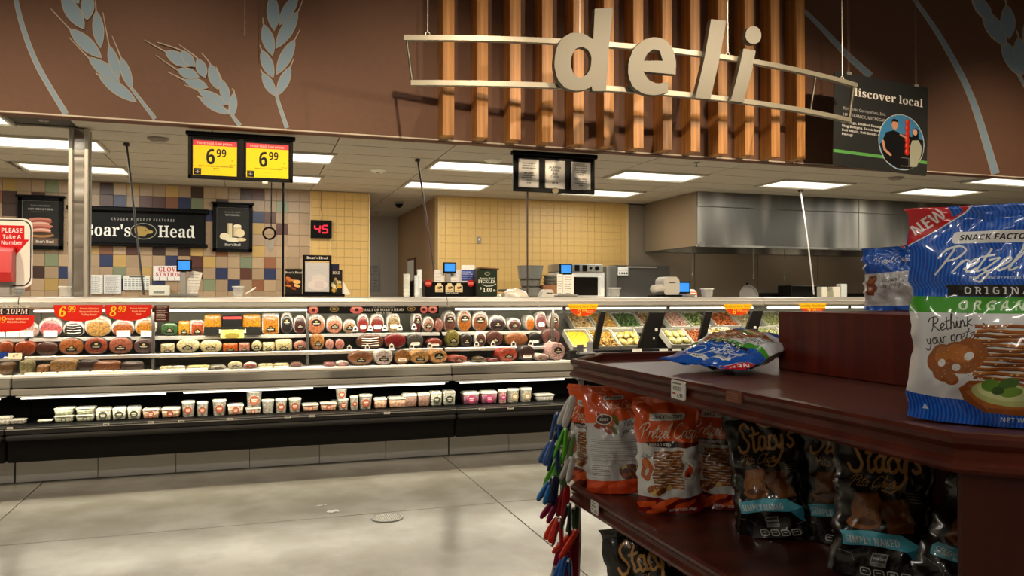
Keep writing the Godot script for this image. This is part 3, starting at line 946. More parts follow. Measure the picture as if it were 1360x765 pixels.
func build_big_sign() -> void:
	var xl := P(537.0, 50, 6.4).x
	var xr := P(1136.0, 105, 6.4).x
	var arc := func(t: float) -> Vector3: return Vector3(lerpf(xl, xr, t), 0, -(6.4 - 0.4 * 4.0 * t * (1.0 - t)))
	var yu := P(537.0, 51, 6.4).y
	var yl := P(541.0, 111, 6.4).y
	var o := Vector3((xl + xr) / 2, (yu + yl) / 2, -6.2)
	var t := thing("deli_sign", "large brushed metal sign of curved rails with slanting letters reading deli, hung on wires", "sign", o)
	var m := M("sign_metal")
	for k in [["upper_rail", yu, 0.0, 1.0], ["lower_rail", yl, 0.012, 0.975]]:
		var st := mk()
		for i in 24:
			var p0: Vector3 = arc.call(lerpf(k[2], k[3], i / 24.0)) - o + Vector3(0, k[1], 0)
			var p1: Vector3 = arc.call(lerpf(k[2], k[3], (i + 1) / 24.0)) - o + Vector3(0, k[1], 0)
			var d := (p1 - p0)
			var bs := Basis(d.normalized(), Vector3.UP, d.normalized().cross(Vector3.UP))
			bx(st, (p0 + p1) / 2, Vector3(d.length() + 0.002, 0.042, 0.05), 0.0, bs)
		part(t, k[0], st, M("rail_metal"))
	var bars := [[0.004, 0.014, 0.02], [0.993, 0.973, 0.03], [0.86, 0.842, 0.016], [0.27, 0.27, 0.016]]
	for b in bars:
		var st := mk()
		var p0: Vector3 = arc.call(b[0]) - o + Vector3(0, yu, 0)
		var p1: Vector3 = arc.call(b[1]) - o + Vector3(0, yl, 0)
		tube(st, [p0, p1], b[2] * 0.6, 6)
		part(t, "upright_bar", st, m)
	# letters, each a thick plate standing in front of the rails
	var letters := {
		"d": [[Vector2(788, 13), Vector2(812, 12), Vector2(806, 70), Vector2(803, 122), Vector2(785, 122), Vector2(784, 116), Vector2(774, 121), Vector2(762, 122), Vector2(748, 118), Vector2(738, 106), Vector2(734, 88), Vector2(736, 68), Vector2(744, 52), Vector2(758, 44), Vector2(774, 46), Vector2(786, 54)],
			[Vector2(784, 76), Vector2(779, 67), Vector2(771, 63), Vector2(762, 66), Vector2(757, 76), Vector2(756, 89), Vector2(760, 100), Vector2(768, 105), Vector2(777, 101), Vector2(783, 92)]],
		"e": [[Vector2(895, 100), Vector2(896, 84), Vector2(892, 66), Vector2(882, 54), Vector2(868, 50), Vector2(852, 54), Vector2(839, 66), Vector2(832, 84), Vector2(832, 102), Vector2(838, 117), Vector2(852, 126), Vector2(868, 128), Vector2(885, 124), Vector2(885, 110), Vector2(871, 113), Vector2(859, 108), Vector2(852, 96), Vector2(872, 98)],
			[Vector2(853, 82), Vector2(857, 72), Vector2(866, 66), Vector2(874, 69), Vector2(878, 82)]],
		"l": [[Vector2(942, 27), Vector2(962, 29), Vector2(953, 80), Vector2(941, 133), Vector2(921, 131), Vector2(933, 80)]],
		"i": [[Vector2(985, 66), Vector2(1001, 69), Vector2(994, 104), Vector2(985, 137), Vector2(968, 135), Vector2(977, 101)], []],
	}
	for ch in letters:
		var cx := 0.0
		for p in letters[ch][0]: cx += p.x / letters[ch][0].size()
		var tt := (P(cx, 90, 6.05).x - xl) / (xr - xl)
		var w: float = -(arc.call(tt) as Vector3).z - 0.07
		var conv := func(l: Array) -> PackedVector2Array:
			var q := PackedVector2Array()
			for p in l:
				var v := P(p.x, p.y, w)
				q.append(Vector2(v.x - o.x, v.y - o.y))
			return q
		var st := mk()
		var outer := smooth(conv.call(letters[ch][0]), ch in ["d", "e"])
		if letters[ch].size() > 1 and letters[ch][1].size():
			var hole := smooth(conv.call(letters[ch][1]), true)
			plate_with_hole(st, outer, hole, -w - o.z - 0.03, -w - o.z + 0.03)
		else:
			prism(st, outer, -w - o.z - 0.03, -w - o.z + 0.03)
		if ch == "i":
			var q := PackedVector2Array()
			for i in 24:
				q.append(Vector2(998 + cos(TAU * i / 24) * 10.5, 48 + sin(TAU * i / 24) * 12))
			prism(st, conv.call(Array(q)), -w - o.z - 0.03, -w - o.z + 0.03)
		part(t, "letter", st, m)
	for b in [0.04, 0.31, 0.62, 0.95]:
		var p: Vector3 = arc.call(b) - o + Vector3(0, yu + 0.02, 0)
		var st := mk()
		tube(st, [p + Vector3(0, 0.03, 0), Vector3(p.x, 5.6 - o.y, p.z)], 0.0035, 6)
		var ring := []
		for i in 13:
			ring.append(p + Vector3(cos(TAU * i / 12) * 0.018, 0.015 + sin(TAU * i / 12) * 0.018, 0))
		tube(st, ring, 0.004, 6)
		part(t, "hanging_wire", st, M("aluminium"))
func smooth(p: PackedVector2Array, on: bool) -> PackedVector2Array:
	# rounds gentle corners of an outline, keeps sharp ones
	if not on: return p
	var o := PackedVector2Array()
	var n := p.size()
	for i in n:
		var a := p[(i + n - 1) % n]; var b := p[i]; var c := p[(i + 1) % n]
		var ang := absf((b - a).angle_to(c - b))
		if ang > 0.85:
			o.append(b)
		else:
			o.append(b + (a - b) * 0.22 + (c - b) * 0.04)
			o.append(b + (c - b) * 0.22 + (a - b) * 0.04)
	return o
func plate_with_hole(st: SurfaceTool, outer: PackedVector2Array, hole: PackedVector2Array, z0: float, z1: float) -> void:
	# cut the plate in two along a line through the hole, so that each half is a simple outline
	var box := Rect2(hole[0], Vector2.ZERO)
	for h in hole: box = box.expand(h)
	var c := box.get_center()
	for s in [-1, 1]:
		var half := PackedVector2Array([c + Vector2(0, -9), c + Vector2(s * 9, -9), c + Vector2(s * 9, 9), c + Vector2(0, 9)])
		for piece in Geometry2D.intersect_polygons(outer, half):
			for q in Geometry2D.clip_polygons(piece, hole):
				prism(st, q, z0, z1)
func build_local_sign() -> void:
	var pen := paper(480, 480, Color(0.17, 0.175, 0.17))
	for y in 480:
		pass
	pen.mid("discover local", 268, 112, 56, Color(0.93, 0.92, 0.88), "serifb", 0.94)
	pen.text("Kowalski Companies, Inc.", 44, 190, 19, Color(0.8, 0.8, 0.78), "sans")
	pen.text("HAMTRAMCK, MICHIGAN", 44, 222, 19, Color(0.86, 0.86, 0.84), "sans")
	var lines := ["Hot Dogs, Smoked Sausage,", "Ring Bologna, Snack Meats,", "Deli Meats, Deli Salads and", "Pierogi"]
	for i in 4:
		pen.text(lines[i], 40, 258 + i * 21, 16, Color(0.95, 0.95, 0.92), "sansb")
	pen.rect(0, 398, 480, 16, Color(0.36, 0.62, 0.32))
	pen.ell(343, 316, 121, 148, Color(0.75, 0.76, 0.73))
	pen.ell(343, 316, 117, 144, Color(0.25, 0.5, 0.68))
	# the round photograph: two people holding up a long red sausage
	pen.poly(PackedVector2Array([Vector2(228, 340), Vector2(330, 270), Vector2(458, 290), Vector2(456, 360), Vector2(430, 420), Vector2(390, 452), Vector2(320, 456), Vector2(260, 420)]), Color(0.1, 0.09, 0.09))
	pen.ell(306, 230, 17, 24, Color(0.78, 0.57, 0.45))
	pen.poly(PackedVector2Array([Vector2(288, 222), Vector2(292, 202), Vector2(306, 197), Vector2(320, 203), Vector2(324, 222), Vector2(317, 212), Vector2(296, 212)]), Color(0.1, 0.07, 0.06))
	pen.poly(PackedVector2Array([Vector2(238, 330), Vector2(262, 274), Vector2(300, 258), Vector2(330, 268), Vector2(350, 320), Vector2(340, 440), Vector2(270, 420)]), Color(0.08, 0.08, 0.085))
	pen.line([Vector2(246, 322), Vector2(256, 366), Vector2(286, 390)], 13, Color(0.76, 0.56, 0.45))
	pen.poly(PackedVector2Array([Vector2(400, 260), Vector2(404, 238), Vector2(416, 228), Vector2(430, 238), Vector2(434, 296), Vector2(396, 300)]), Color(0.09, 0.06, 0.06))
	pen.ell(413, 252, 12, 18, Color(0.82, 0.62, 0.5))
	pen.poly(PackedVector2Array([Vector2(388, 330), Vector2(398, 298), Vector2(432, 292), Vector2(452, 330), Vector2(444, 380), Vector2(424, 436), Vector2(388, 440)]), Color(0.62, 0.63, 0.55))
	for i in 6:
		pen.ell(372, 208 + i * 31, 13, 19, Color(0.72, 0.16, 0.1))
		pen.ell(368, 203 + i * 31, 4, 10, Color(0.88, 0.42, 0.34))
	pen.line([Vector2(336, 276), Vector2(362, 286)], 11, Color(0.76, 0.56, 0.45))
	pen.line([Vector2(340, 396), Vector2(382, 396), Vector2(382, 440), Vector2(340, 440)], 2.5, Color(0.5, 0.5, 0.5))
	var w := 6.75
	var c := P(1171.5, 166, w)
	var right := (P(1232, 173, w) - P(1111, 158, w))
	var t := thing("round_corner_sign", "dark square hanging sign reading discover local, with a round photo of two people", "sign", Vector3(c.x, c.y, c.z))
	# hung almost parallel to the soffit, its right side a little further away and lower
	var rx := Vector3(cos(0.07), -0.03, -sin(0.07)).normalized()
	var face := rx.cross(Vector3.UP).normalized()
	var bs := Basis(rx, face.cross(rx).normalized(), face)
	var size := (P(1232, 166, w).x - P(1111, 166, w).x) / cos(0.07) * 1.1
	var tall := 122.0 / F * (cam.global_transform.affine_inverse() * c).z * -1.0
	card(t, "board", pen, rounded(size, tall, 0.03), 0.012, Transform3D(bs, Vector3.ZERO), M("local_print"))
	M("local_print").roughness = 0.3
	for s in [-0.36, 0.36]:
		var st := mk()
		var p := bs * Vector3(s * size, tall * 0.5, -0.006)
		tube(st, [p, Vector3(p.x, 5.6 - c.y, p.z)], 0.003, 6)
		tube(st, [p + Vector3(0.02, 0, 0), Vector3(p.x + 0.02, 5.6 - c.y, p.z)], 0.0025, 6)
		part(t, "hanging_wire", st, M("dim_wire", Color(0.4, 0.34, 0.28), 0.5))
		var hk := mk()
		bx(hk, p + Vector3(0.01, 0.0, 0.004), Vector3(0.06, 0.03, 0.02), 0.004)
		part(t, "clip", hk, M("grey"))
func build_boards() -> void:
	# price board with two yellow cards
	var w := 7.36
	var a := P(250.0, 178, w); var b := P(389.0, 243, w)
	var y1 := P(320.0, 181.5, w).y; var y0 := P(320.0, 239.5, w).y
	var t := thing("price_board", "black pole-mounted board holding two yellow price cards of 6.99", "sign board", Vector3((a.x + b.x) / 2, EYE + 0.006, -w - 0.02))
	pbox(t, "board", a.x, b.x, y0, y1, w, w + 0.03, M("black"), 0.004)
	pbox(t, "top_ledge", a.x - 0.02, b.x + 0.02, y1 - 0.012, y1 + 0.022, w - 0.035, w + 0.04, M("black"), 0.006)
	frame_box(t, "rim", a.x, b.x, y0, y1, w, 0.015, 0.03, M("black"))
	pbox(t, "divider", (a.x + b.x) / 2 - 0.022, (a.x + b.x) / 2 + 0.022, y0, y1, w - 0.014, w, M("black"), 0.003)
	for i in 2:
		var pen := paper(300, 230, Color(0.98, 0.84, 0.1))
		pen.rect(0, 0, 300, 34, Color(0.85, 0.25, 0.3))
		pen.mid("Fresh food. Low prices.", 150, 26, 22, Color(1.0, 0.84, 0.76), "sansb")
		pen.text("6", 86, 154, 138, Color(0.05, 0.05, 0.04), "sansb", 0.86)
		pen.text("99", 158, 106, 74, Color(0.05, 0.05, 0.04), "sansb", 0.86)
		pen.text("LB", 262, 130, 12, Color(0.1, 0.1, 0.05), "sans")
		pen.text("With Card", 250, 158, 9, Color(0.3, 0.25, 0.05), "sans")
		pen.mid(["Private Selection Oven Roasted Turkey", "Private Selection Honey Cheese"][i], 158, 172, 13, Color(0.12, 0.1, 0.04), "serif")
		if i == 0: pen.mid("Breast", 158, 186, 13, Color(0.12, 0.1, 0.04), "serif")
		scribble(pen, 130, 194, 60, 1, 4, Color(0.4, 0.35, 0.08), 3)
		pen.rect(6, 184, 50, 42, Color(0.06, 0.05, 0.05))
		pen.rect(12, 190, 38, 4, Color(0.55, 0.5, 0.46)); pen.rect(26, 198, 10, 18, Color(0.7, 0.68, 0.62)); pen.rect(16, 204, 30, 4, Color(0.6, 0.58, 0.52))
		var x0: float = lerpf(a.x, b.x, 0.045 + i * 0.5)
		var x1: float = lerpf(a.x, b.x, 0.455 + i * 0.5)
		card(t, "price_card", pen, rect_poly(x1 - x0, (y1 - y0) * 0.79), 0.004, Transform3D(Basis(), Vector3((x0 + x1) / 2, (y0 + y1) / 2 - 0.012, -w + 0.006) - t.position))
	var st := mk()
	var px := P(376.0, 300, w + 0.05).x
	tube(st, [Vector3(px, EYE + 0.006, -w - 0.05) - t.position, Vector3(px, y1 - 0.1, -w - 0.05) - t.position], 0.0095, 8)
	part(t, "pole", st, M("black"))
	var cl := mk()
	bx(cl, Vector3(P(352.0, 240, w).x, y0 - 0.012, -w) - t.position, Vector3(0.05, 0.022, 0.03), 0.006)
	part(t, "clip", cl, M("white"))
	# menu board with three white cards
	a = P(682.0, 206, w); b = P(790.0, 206, w)
	y1 = P(736.0, 207.0, w).y; y0 = P(736.0, 256.0, w).y
	t = thing("menu_board", "black pole-mounted board with three white printed menu cards in silver frames", "sign board", Vector3((a.x + b.x) / 2, EYE + 0.006, -w - 0.02))
	pbox(t, "board", a.x, b.x, y0, y1, w, w + 0.03, M("black"), 0.004)
	pbox(t, "top_ledge", a.x - 0.018, b.x + 0.018, y1 - 0.012, y1 + 0.03, w - 0.035, w + 0.04, M("black"), 0.006)
	var txt := [["BOLD FAVORITE", "TERIYAKI STYLE", "CHICKEN BREAST", "", "46% LOWER", "SODIUM OVEN", "ROASTED TURKEY", "BREAST", "$7.99"], ["", "JALAPE\u00d1O", "PEPPER", "JACK", "CHEESE", "", "$9.99"], ["TAVERN BRICK", "BLACK FOREST", "TURKEY BREAST", "40% LOWER", "SODIUM", "", "NO SALT ADDED", "OVEN ROASTED", "TURKEY BREAST", "$8.99"]]
	for i in 3:
		var pen := paper(150, 210, Color(0.84, 0.83, 0.8))
		var n: int = txt[i].size()
		for k in n:
			pen.mid(txt[i][k], 75, 34 + k * (168.0 / n), 22 if i == 1 else 15, Color(0.1, 0.1, 0.1), "sansb", 0.92)
		var x0: float = lerpf(a.x, b.x, [0.06, 0.38, 0.7][i])
		var x1: float = lerpf(a.x, b.x, [0.3, 0.62, 0.94][i])
		var mid_y := lerpf(y0, y1, 0.49)
		var hh := (y1 - y0) * 0.76
		card(t, "menu_card", pen, rect_poly(x1 - x0 - 0.012, hh - 0.012), 0.004, Transform3D(Basis(), Vector3((x0 + x1) / 2, mid_y, -w + 0.006) - t.position))
		frame_box(t, "card_frame", x0 - 0.004, x1 + 0.004, mid_y - hh / 2, mid_y + hh / 2, w, 0.011, 0.01, M("aluminium"))
	var em := mk()
	prism(em, oval(0.035, 0.028), 0.0, 0.012, Transform3D(Basis(), Vector3(lerpf(a.x, b.x, 0.5), y0 + 0.02, -w + 0.004) - t.position))
	part(t, "oval_emblem", em, M("gold_dull", Color(0.4, 0.36, 0.24), 0.4))
	st = mk()
	px = P(700.5, 300, w + 0.05).x
	tube(st, [Vector3(px, EYE + 0.006, -w - 0.05) - t.position, Vector3(px, y1 - 0.1, -w - 0.05) - t.position], 0.0085, 8)
	part(t, "pole", st, M("pole_brown", Color(0.2, 0.12, 0.1), 0.5))
	# dark-framed posters and the wide brand board on the tiled wall
	w = 11.08
	var sets := [["framed_poster", "black framed poster of a stacked meat sandwich on the tiled wall left of the column", [25.0, 264.0, 84.0, 330.0]], ["framed_poster", "black framed poster of pale cheeses on the tiled wall right of the long black board", [283.5, 273.0, 334.5, 333.5]]]
	for i in 2:
		var r: Array = sets[i][2]
		var p0 := P(r[0], r[3], w); var p1 := P(r[2], r[1], w)
		t = thing(sets[i][0], sets[i][1], "poster", Vector3((p0.x + p1.x) / 2, (p0.y + p1.y) / 2, -w))
		pbox(t, "backing", p0.x, p1.x, p0.y, p1.y, w - 0.02, w + 0.008, M("black"), 0.003)
		frame_box(t, "frame", p0.x - 0.01, p1.x + 0.01, p0.y - 0.01, p1.y + 0.01, w - 0.01, 0.03, 0.05, M("black"))
		frame_box(t, "silver_lip", p0.x + 0.035, p1.x - 0.035, p0.y + 0.035, p1.y - 0.035, w - 0.02, 0.012, 0.008, M("grey"))
		pbox(t, "top_ledge", p0.x - 0.03, p1.x + 0.03, p1.y + 0.005, p1.y + 0.03, w - 0.06, w + 0.005, M("black"), 0.006)
		var pen := paper(190, 220, Color(0.16, 0.15, 0.14))
		if i == 0:
			pen.mid("Don't cut corners.", 95, 24, 13, Color(0.75, 0.74, 0.7), "serif")
			pen.mid("SALT OR BOAR'S HEAD", 95, 42, 13, Color(0.85, 0.84, 0.8), "serifb", 0.9)
			scribble(pen, 40, 50, 110, 1, 4, Color(0.6, 0.6, 0.56), 4)
			for k in 7:
				pen.ell(92 + (k % 2) * 8, 92 + k * 11, 62 - (k % 3) * 5, 11, [Color(0.78, 0.5, 0.42), Color(0.62, 0.32, 0.27), Color(0.88, 0.7, 0.6)][k % 3])
			pen.ell(96, 170, 72, 14, Color(0.62, 0.44, 0.27))
			pen.ell(96, 162, 66, 9, Color(0.3, 0.22, 0.16))
			pen.rect(0, 186, 190, 34, Color(0.42, 0.33, 0.27))
		else:
			pen.mid("Do not be naive.", 95, 26, 13, Color(0.7, 0.7, 0.66), "serif")
			pen.mid("TRY CHEESES.", 95, 42, 13, Color(0.85, 0.84, 0.8), "serifb")
			pen.rect(62, 84, 30, 90, Color(0.84, 0.78, 0.62)); pen.rect(62, 84, 8, 90, Color(0.7, 0.62, 0.46))
			pen.rect(100, 98, 48, 60, Color(0.8, 0.72, 0.56)); pen.ell(124, 98, 24, 9, Color(0.92, 0.87, 0.74))
			pen.ell(140, 138, 30, 24, Color(0.88, 0.8, 0.64)); pen.ell(44, 158, 30, 20, Color(0.9, 0.84, 0.7)); pen.ell(100, 176, 50, 12, Color(0.9, 0.86, 0.75)); pen.ell(150, 174, 30, 10, Color(0.86, 0.76, 0.58))
		pen.mid("Boar's Head", 118 if i == 0 else 95, 210, 18, Color(0.93, 0.92, 0.88), "serifb", 0.9)
		card(t, "print", pen, rect_poly(p1.x - p0.x - 0.1, p1.y - p0.y - 0.1), 0.003, Transform3D(Basis(), Vector3(0, 0, 0.026)))
	var q0 := P(93.0, 323, w); var q1 := P(273.0, 284, w)
	t = thing("brand_board", "long black board on the tiled wall with large white serif lettering round an oval emblem", "sign board", Vector3((q0.x + q1.x) / 2, (q0.y + q1.y) / 2, -w))
	var pen2 := paper(1000, 232, Color(0.045, 0.045, 0.045))
	pen2.mid("K R O G E R   P R O U D L Y   F E A T U R E S", 528, 62, 27, Color(0.7, 0.69, 0.66), "sansb", 0.92)
	pen2.text("Boar's", 92, 182, 124, Color(0.93, 0.92, 0.89), "serifb", 0.88)
	pen2.text("Head", 640, 182, 124, Color(0.93, 0.92, 0.89), "serifb", 0.88)
	pen2.ell(532, 140, 100, 62, Color(0.62, 0.6, 0.53))
	pen2.ell(532, 140, 94, 56, Color(0.06, 0.055, 0.05))
	pen2.poly(PackedVector2Array([Vector2(462, 120), Vector2(490, 100), Vector2(540, 104), Vector2(566, 124), Vector2(606, 138), Vector2(600, 154), Vector2(560, 160), Vector2(540, 180), Vector2(492, 178), Vector2(468, 156)]), Color(0.66, 0.55, 0.3))
	pen2.poly(PackedVector2Array([Vector2(480, 112), Vector2(498, 92), Vector2(512, 112)]), Color(0.5, 0.4, 0.22))
	pen2.ell(548, 132, 5, 5, Color(0.1, 0.08, 0.05))
	pen2.line([Vector2(580, 152), Vector2(592, 140)], 4, Color(0.85, 0.8, 0.65))
	pbox(t, "board", q0.x, q1.x, q0.y, q1.y, w - 0.02, w + 0.008, M("black"), 0.004)
	card(t, "print", pen2, rect_poly(q1.x - q0.x - 0.03, q1.y - q0.y - 0.03), 0.003, Transform3D(Basis(), Vector3(0, 0, 0.024)))
	pbox(t, "top_ledge", q0.x - 0.03, q1.x + 0.045, q1.y - 0.005, q1.y + 0.05, w - 0.09, w + 0.005, M("black"), 0.01)
	pbox(t, "bottom_ledge", q0.x - 0.02, q1.x + 0.03, q0.y - 0.03, q0.y + 0.01, w - 0.06, w + 0.005, M("black"), 0.008)
	# red number display with its cord
	p_led()
func p_led() -> void:
	var w := 11.06
	var a := P(412.5, 316, w); var b := P(440.5, 293, w)
	var t := thing("number_display", "small black wall display showing 45 in red digits on the yellow tiles", "display", Vector3((a.x + b.x) / 2, (a.y + b.y) / 2, -w))
	pbox(t, "housing", a.x, b.x, a.y, b.y, w - 0.02, w + 0.03, M("black"), 0.005)
	var st := mk()
	var seg := {"4": [5, 6, 1, 2], "5": [0, 5, 6, 2, 3]}
	var hw := 0.036; var hh := 0.05
	for i in 2:
		var cx: float = [-0.055, 0.05][i]
		for s in seg[["4", "5"][i]]:
			var k: Array = [[0, 1, 1], [1, 0.5, 0], [1, -0.5, 0], [0, -1, 1], [-1, -0.5, 0], [-1, 0.5, 0], [0, 0, 1]][s]
			var sz := Vector3(hw * 1.7, 0.02, 0.006) if k[2] == 1 else Vector3(0.02, hh * 0.9, 0.006)
			bx(st, Vector3(cx + k[0] * hw + k[1] * 0.008, k[1] * hh, 0.024), sz, 0.002)
	part(t, "digits", st, M("red_led"))
	var c := mk()
	var top := P(426.0, 255, w)
	tube(c, [Vector3(0, 0.12, 0), Vector3(0.012, 0.2, 0.004), Vector3(-0.006, 0.3, 0.0), Vector3(0.002, top.y - t.position.y + 0.01, 0)], 0.004, 6)
	part(t, "cord", c, M("tan_cord", Color(0.45, 0.3, 0.16), 0.6))
	var d := mk()
	tube(d, [Vector3(0.13, -0.1, 0), Vector3(0.13, -0.6, 0)], 0.005, 6)
	part(t, "white_cord", d, M("cream"))
	var l := OmniLight3D.new()
	l.name = "digit_glow"
	l.light_color = Color(1, 0.1, 0.12)
	l.light_energy = 0.004
	l.light_size = 0.03
	l.omni_range = 20.0
	l.omni_attenuation = 2.0
	l.shadow_enabled = true
	t.add_child(l)
	l.position = Vector3(0, 0, 0.06)
# ---------------------------------------------------------------- the run of display cases and what lies in them
const SHELF_W := [6.84, 6.73, 6.56]
const SHELF_H := [1.042, 0.907, 0.782]
func build_cases() -> void:
	var names := ["far left deli case cut off by the photo's edge", "long deli case of meats and cheeses, three glass bays over a black chiller", "deli case between the sliced-meat bay and salads, partly behind the wooden table", "deli case of salads at the right end behind the wooden table's raised block"]
	for i in 4:
		var x0: float = CASES[i][0] + 0.003
		var x1: float = CASES[i][1] - 0.003
		var t := thing("deli_case", names[i], "display case", Vector3((x0 + x1) / 2, 0, -6.9), 0.0, "refrigerated deli cases in one run")
		var st := M("steel")
		# base
		for k in 6:
			var a := lerpf(x0, x1, k / 6.0) + 0.002
			var b := lerpf(x0, x1, (k + 1) / 6.0) - 0.002
			pbox(t, "kick_panel", a, b, 0.004, 0.24, 6.54, 6.56, M("kick_steel", Color(0.86, 0.85, 0.82), 0.34, 0.2), 0.003)
		pbox(t, "plinth", x0, x1, 0.0, 0.3, 6.565, 7.35, M("grey_dark"))
		pbox(t, "body_back", x0, x1, 0.3, 1.25, 7.3, 7.42, M("white"))
		pbox(t, "lower_panel", x0, x1, 0.19, 0.352, 6.32, 6.40, M("black_case"), 0.01)
		pbox(t, "under_pan", x0, x1, 0.23, 0.36, 6.38, 7.3, M("black_case"))
		pbox(t, "bumper", x0, x1, 0.35, 0.388, 6.255, 6.38, M("bumper", Color(0.17, 0.16, 0.145), 0.4), 0.014)
		pbox(t, "price_rail", x0, x1, 0.39, 0.438, 6.275, 6.31, M("rail", Color(0.14, 0.135, 0.125), 0.3), 0.004)
		pbox(t, "rail_trim", x0, x1, 0.424, 0.43, 6.27, 6.28, M("aluminium"), 0.001)
		pbox(t, "chiller_deck", x0, x1, 0.40, 0.43, 6.31, 6.97, M("black"))
		pbox(t, "chiller_back", x0, x1, 0.43, 0.70, 6.97, 7.0, M("black"))
		pbox(t, "chiller_roof", x0, x1, 0.655, 0.70, 6.44, 6.99, M("black"))
		# face band under the glass
		pbox(t, "light_rail", x0 + 0.03, x1 - 0.03, 0.636, 0.65, 6.41, 6.46, M("white"), 0.004)
		for k in 3:
			pbox(t, "lower_lamp", lerpf(x0, x1, k / 3.0) + 0.06, lerpf(x0, x1, (k + 1) / 3.0) - 0.06, 0.622, 0.636, 6.415, 6.435, M("lamp_tube"), 0.004)
		pbox(t, "lower_band", x0, x1, 0.65, 0.694, 6.40, 6.47, M("aluminium"), 0.006)
		pbox(t, "steel_band", x0, x1, 0.70, 0.764, 6.43, 6.50, st, 0.008)
		pbox(t, "glass_ledge", x0, x1, 0.766, 0.788, 6.435, 6.50, M("white"), 0.005)
		pbox(t, "display_deck", x0, x1, 0.745, 0.776, 6.50, 7.3, M("white"))
		# canopy with rounded nose, and inner reflector
		var cp := mk()
		var prof := PackedVector2Array([Vector2(6.60, 1.284), Vector2(6.60, 1.315), Vector2(6.612, 1.342), Vector2(6.64, 1.354), Vector2(7.46, 1.356), Vector2(7.46, 1.30), Vector2(6.78, 1.285), Vector2(6.64, 1.275)])
		prism(cp, prof, x0 - (x0 + x1) / 2, x1 - (x0 + x1) / 2, Transform3D(Basis(Vector3(0, 0, -1), Vector3(0, 1, 0), Vector3(1, 0, 0)), Vector3(0, 0, 6.9)))
		part(t, "canopy", cp, M("canopy", Color(0.72, 0.715, 0.7), 0.25, 0.15))
		pbox(t, "canopy_line", x0, x1, 1.312, 1.318, 6.594, 6.602, M("white"), 0.001)
		pbox(t, "canopy_lip", x0, x1, 1.274, 1.284, 6.594, 6.62, M("aluminium"), 0.002)
		pbox(t, "reflector", x0 + 0.02, x1 - 0.02, 1.262, 1.272, 6.63, 6.80, M("cream"))
		var lt := pbox(t, "lamp_tube", x0 + 0.08, x1 - 0.08, 1.238, 1.256, 6.655, 6.675, M("lamp_tube"), 0.006)
		pbox(t, "back_wall", x0, x1, 0.776, 1.29, 7.26, 7.3, M("case_back", Color(0.42, 0.42, 0.36), 0.4))
		var meat := i < 2
		var xa := x0; var xb := x1
		if i == 2: xb = 2.66
		if i != 3:
			for s in 2:
				pbox(t, "shelf", xa + 0.01, xb - 0.01, SHELF_H[s] - 0.012, SHELF_H[s] - 0.002, SHELF_W[s], 7.24, M("shelf_grey", Color(0.5, 0.5, 0.47), 0.3, 0.3))
				pbox(t, "shelf_lip", xa + 0.01, xb - 0.01, SHELF_H[s] - 0.032, SHELF_H[s] - 0.002, SHELF_W[s] - 0.012, SHELF_W[s], M("aluminium") if s == 1 else M("grey"), 0.003)
		var ups: Array = [[-3.8, -2.7], [-0.74, 0.44], [2.635], []][i]
		for u in ups:
			pbox(t, "upright", u - 0.012, u + 0.012, 0.78, 1.24, 6.74, 6.765, M("grey_dark"), 0.002)
		if i == 2:
			# glass end of the meat bay
			var eg := mk()
			var side := PackedVector2Array([Vector2(6.47, 0.79), Vector2(7.25, 0.79), Vector2(7.25, 1.26), Vector2(6.64, 1.26)])
			prism(eg, side, 2.70 - t.position.x, 2.706 - t.position.x, Transform3D(Basis(Vector3(0, 0, -1), Vector3(0, 1, 0), Vector3(1, 0, 0)), Vector3(0, 0, 6.9)))
			part(t, "end_glass", eg, M("glass"))
		# front panes, leaning back
		var cuts: Array = [[x0, -3.8, -2.7, x1], [x0, -0.72, 0.45, x1], [x0, 2.70, 3.77, x1], [x0, 5.9, 6.98, x1]][i]
		for k in cuts.size() - 1:
			var gst := mk()
			var dirv := Vector3(0, 1.275 - 0.788, -(6.635 - 6.47)).normalized()
			bx(gst, Vector3((cuts[k] + cuts[k + 1]) / 2 - t.position.x, (1.275 + 0.788) / 2, -(6.635 + 6.47) / 2 + 6.9), Vector3(cuts[k + 1] - cuts[k] - 0.008, 0.514, 0.005), 0.0, Basis(Vector3.RIGHT, dirv, Vector3.RIGHT.cross(dirv)))
			part(t, "glass_pane", gst, M("glass"))
			if k > 0:
				var clip := mk()
				bx(clip, Vector3(cuts[k] - t.position.x, 1.25, -6.63 + 6.9), Vector3(0.03, 0.03, 0.02), 0.003)
				part(t, "glass_clip", clip, M("grey_dark"))
	# ventilation plates on the steel band
	for v in [[Vector2(580, 499), "below the third meat bay"], [Vector2(110, 522), "under the first meat bay"]]:
		pass
func super_ring(w: float, h: float, e: float, z: float, n := 22) -> PackedVector3Array:
	var l := PackedVector3Array()
	for k in n + 1:
		var a := TAU * k / n
		var x := signf(cos(a)) * pow(absf(cos(a)), 2.0 / e) * w / 2
		var y := signf(sin(a)) * pow(absf(sin(a)), 2.0 / e) * h / 2
		l.append(Vector3(x, y + h / 2, z))
	return l
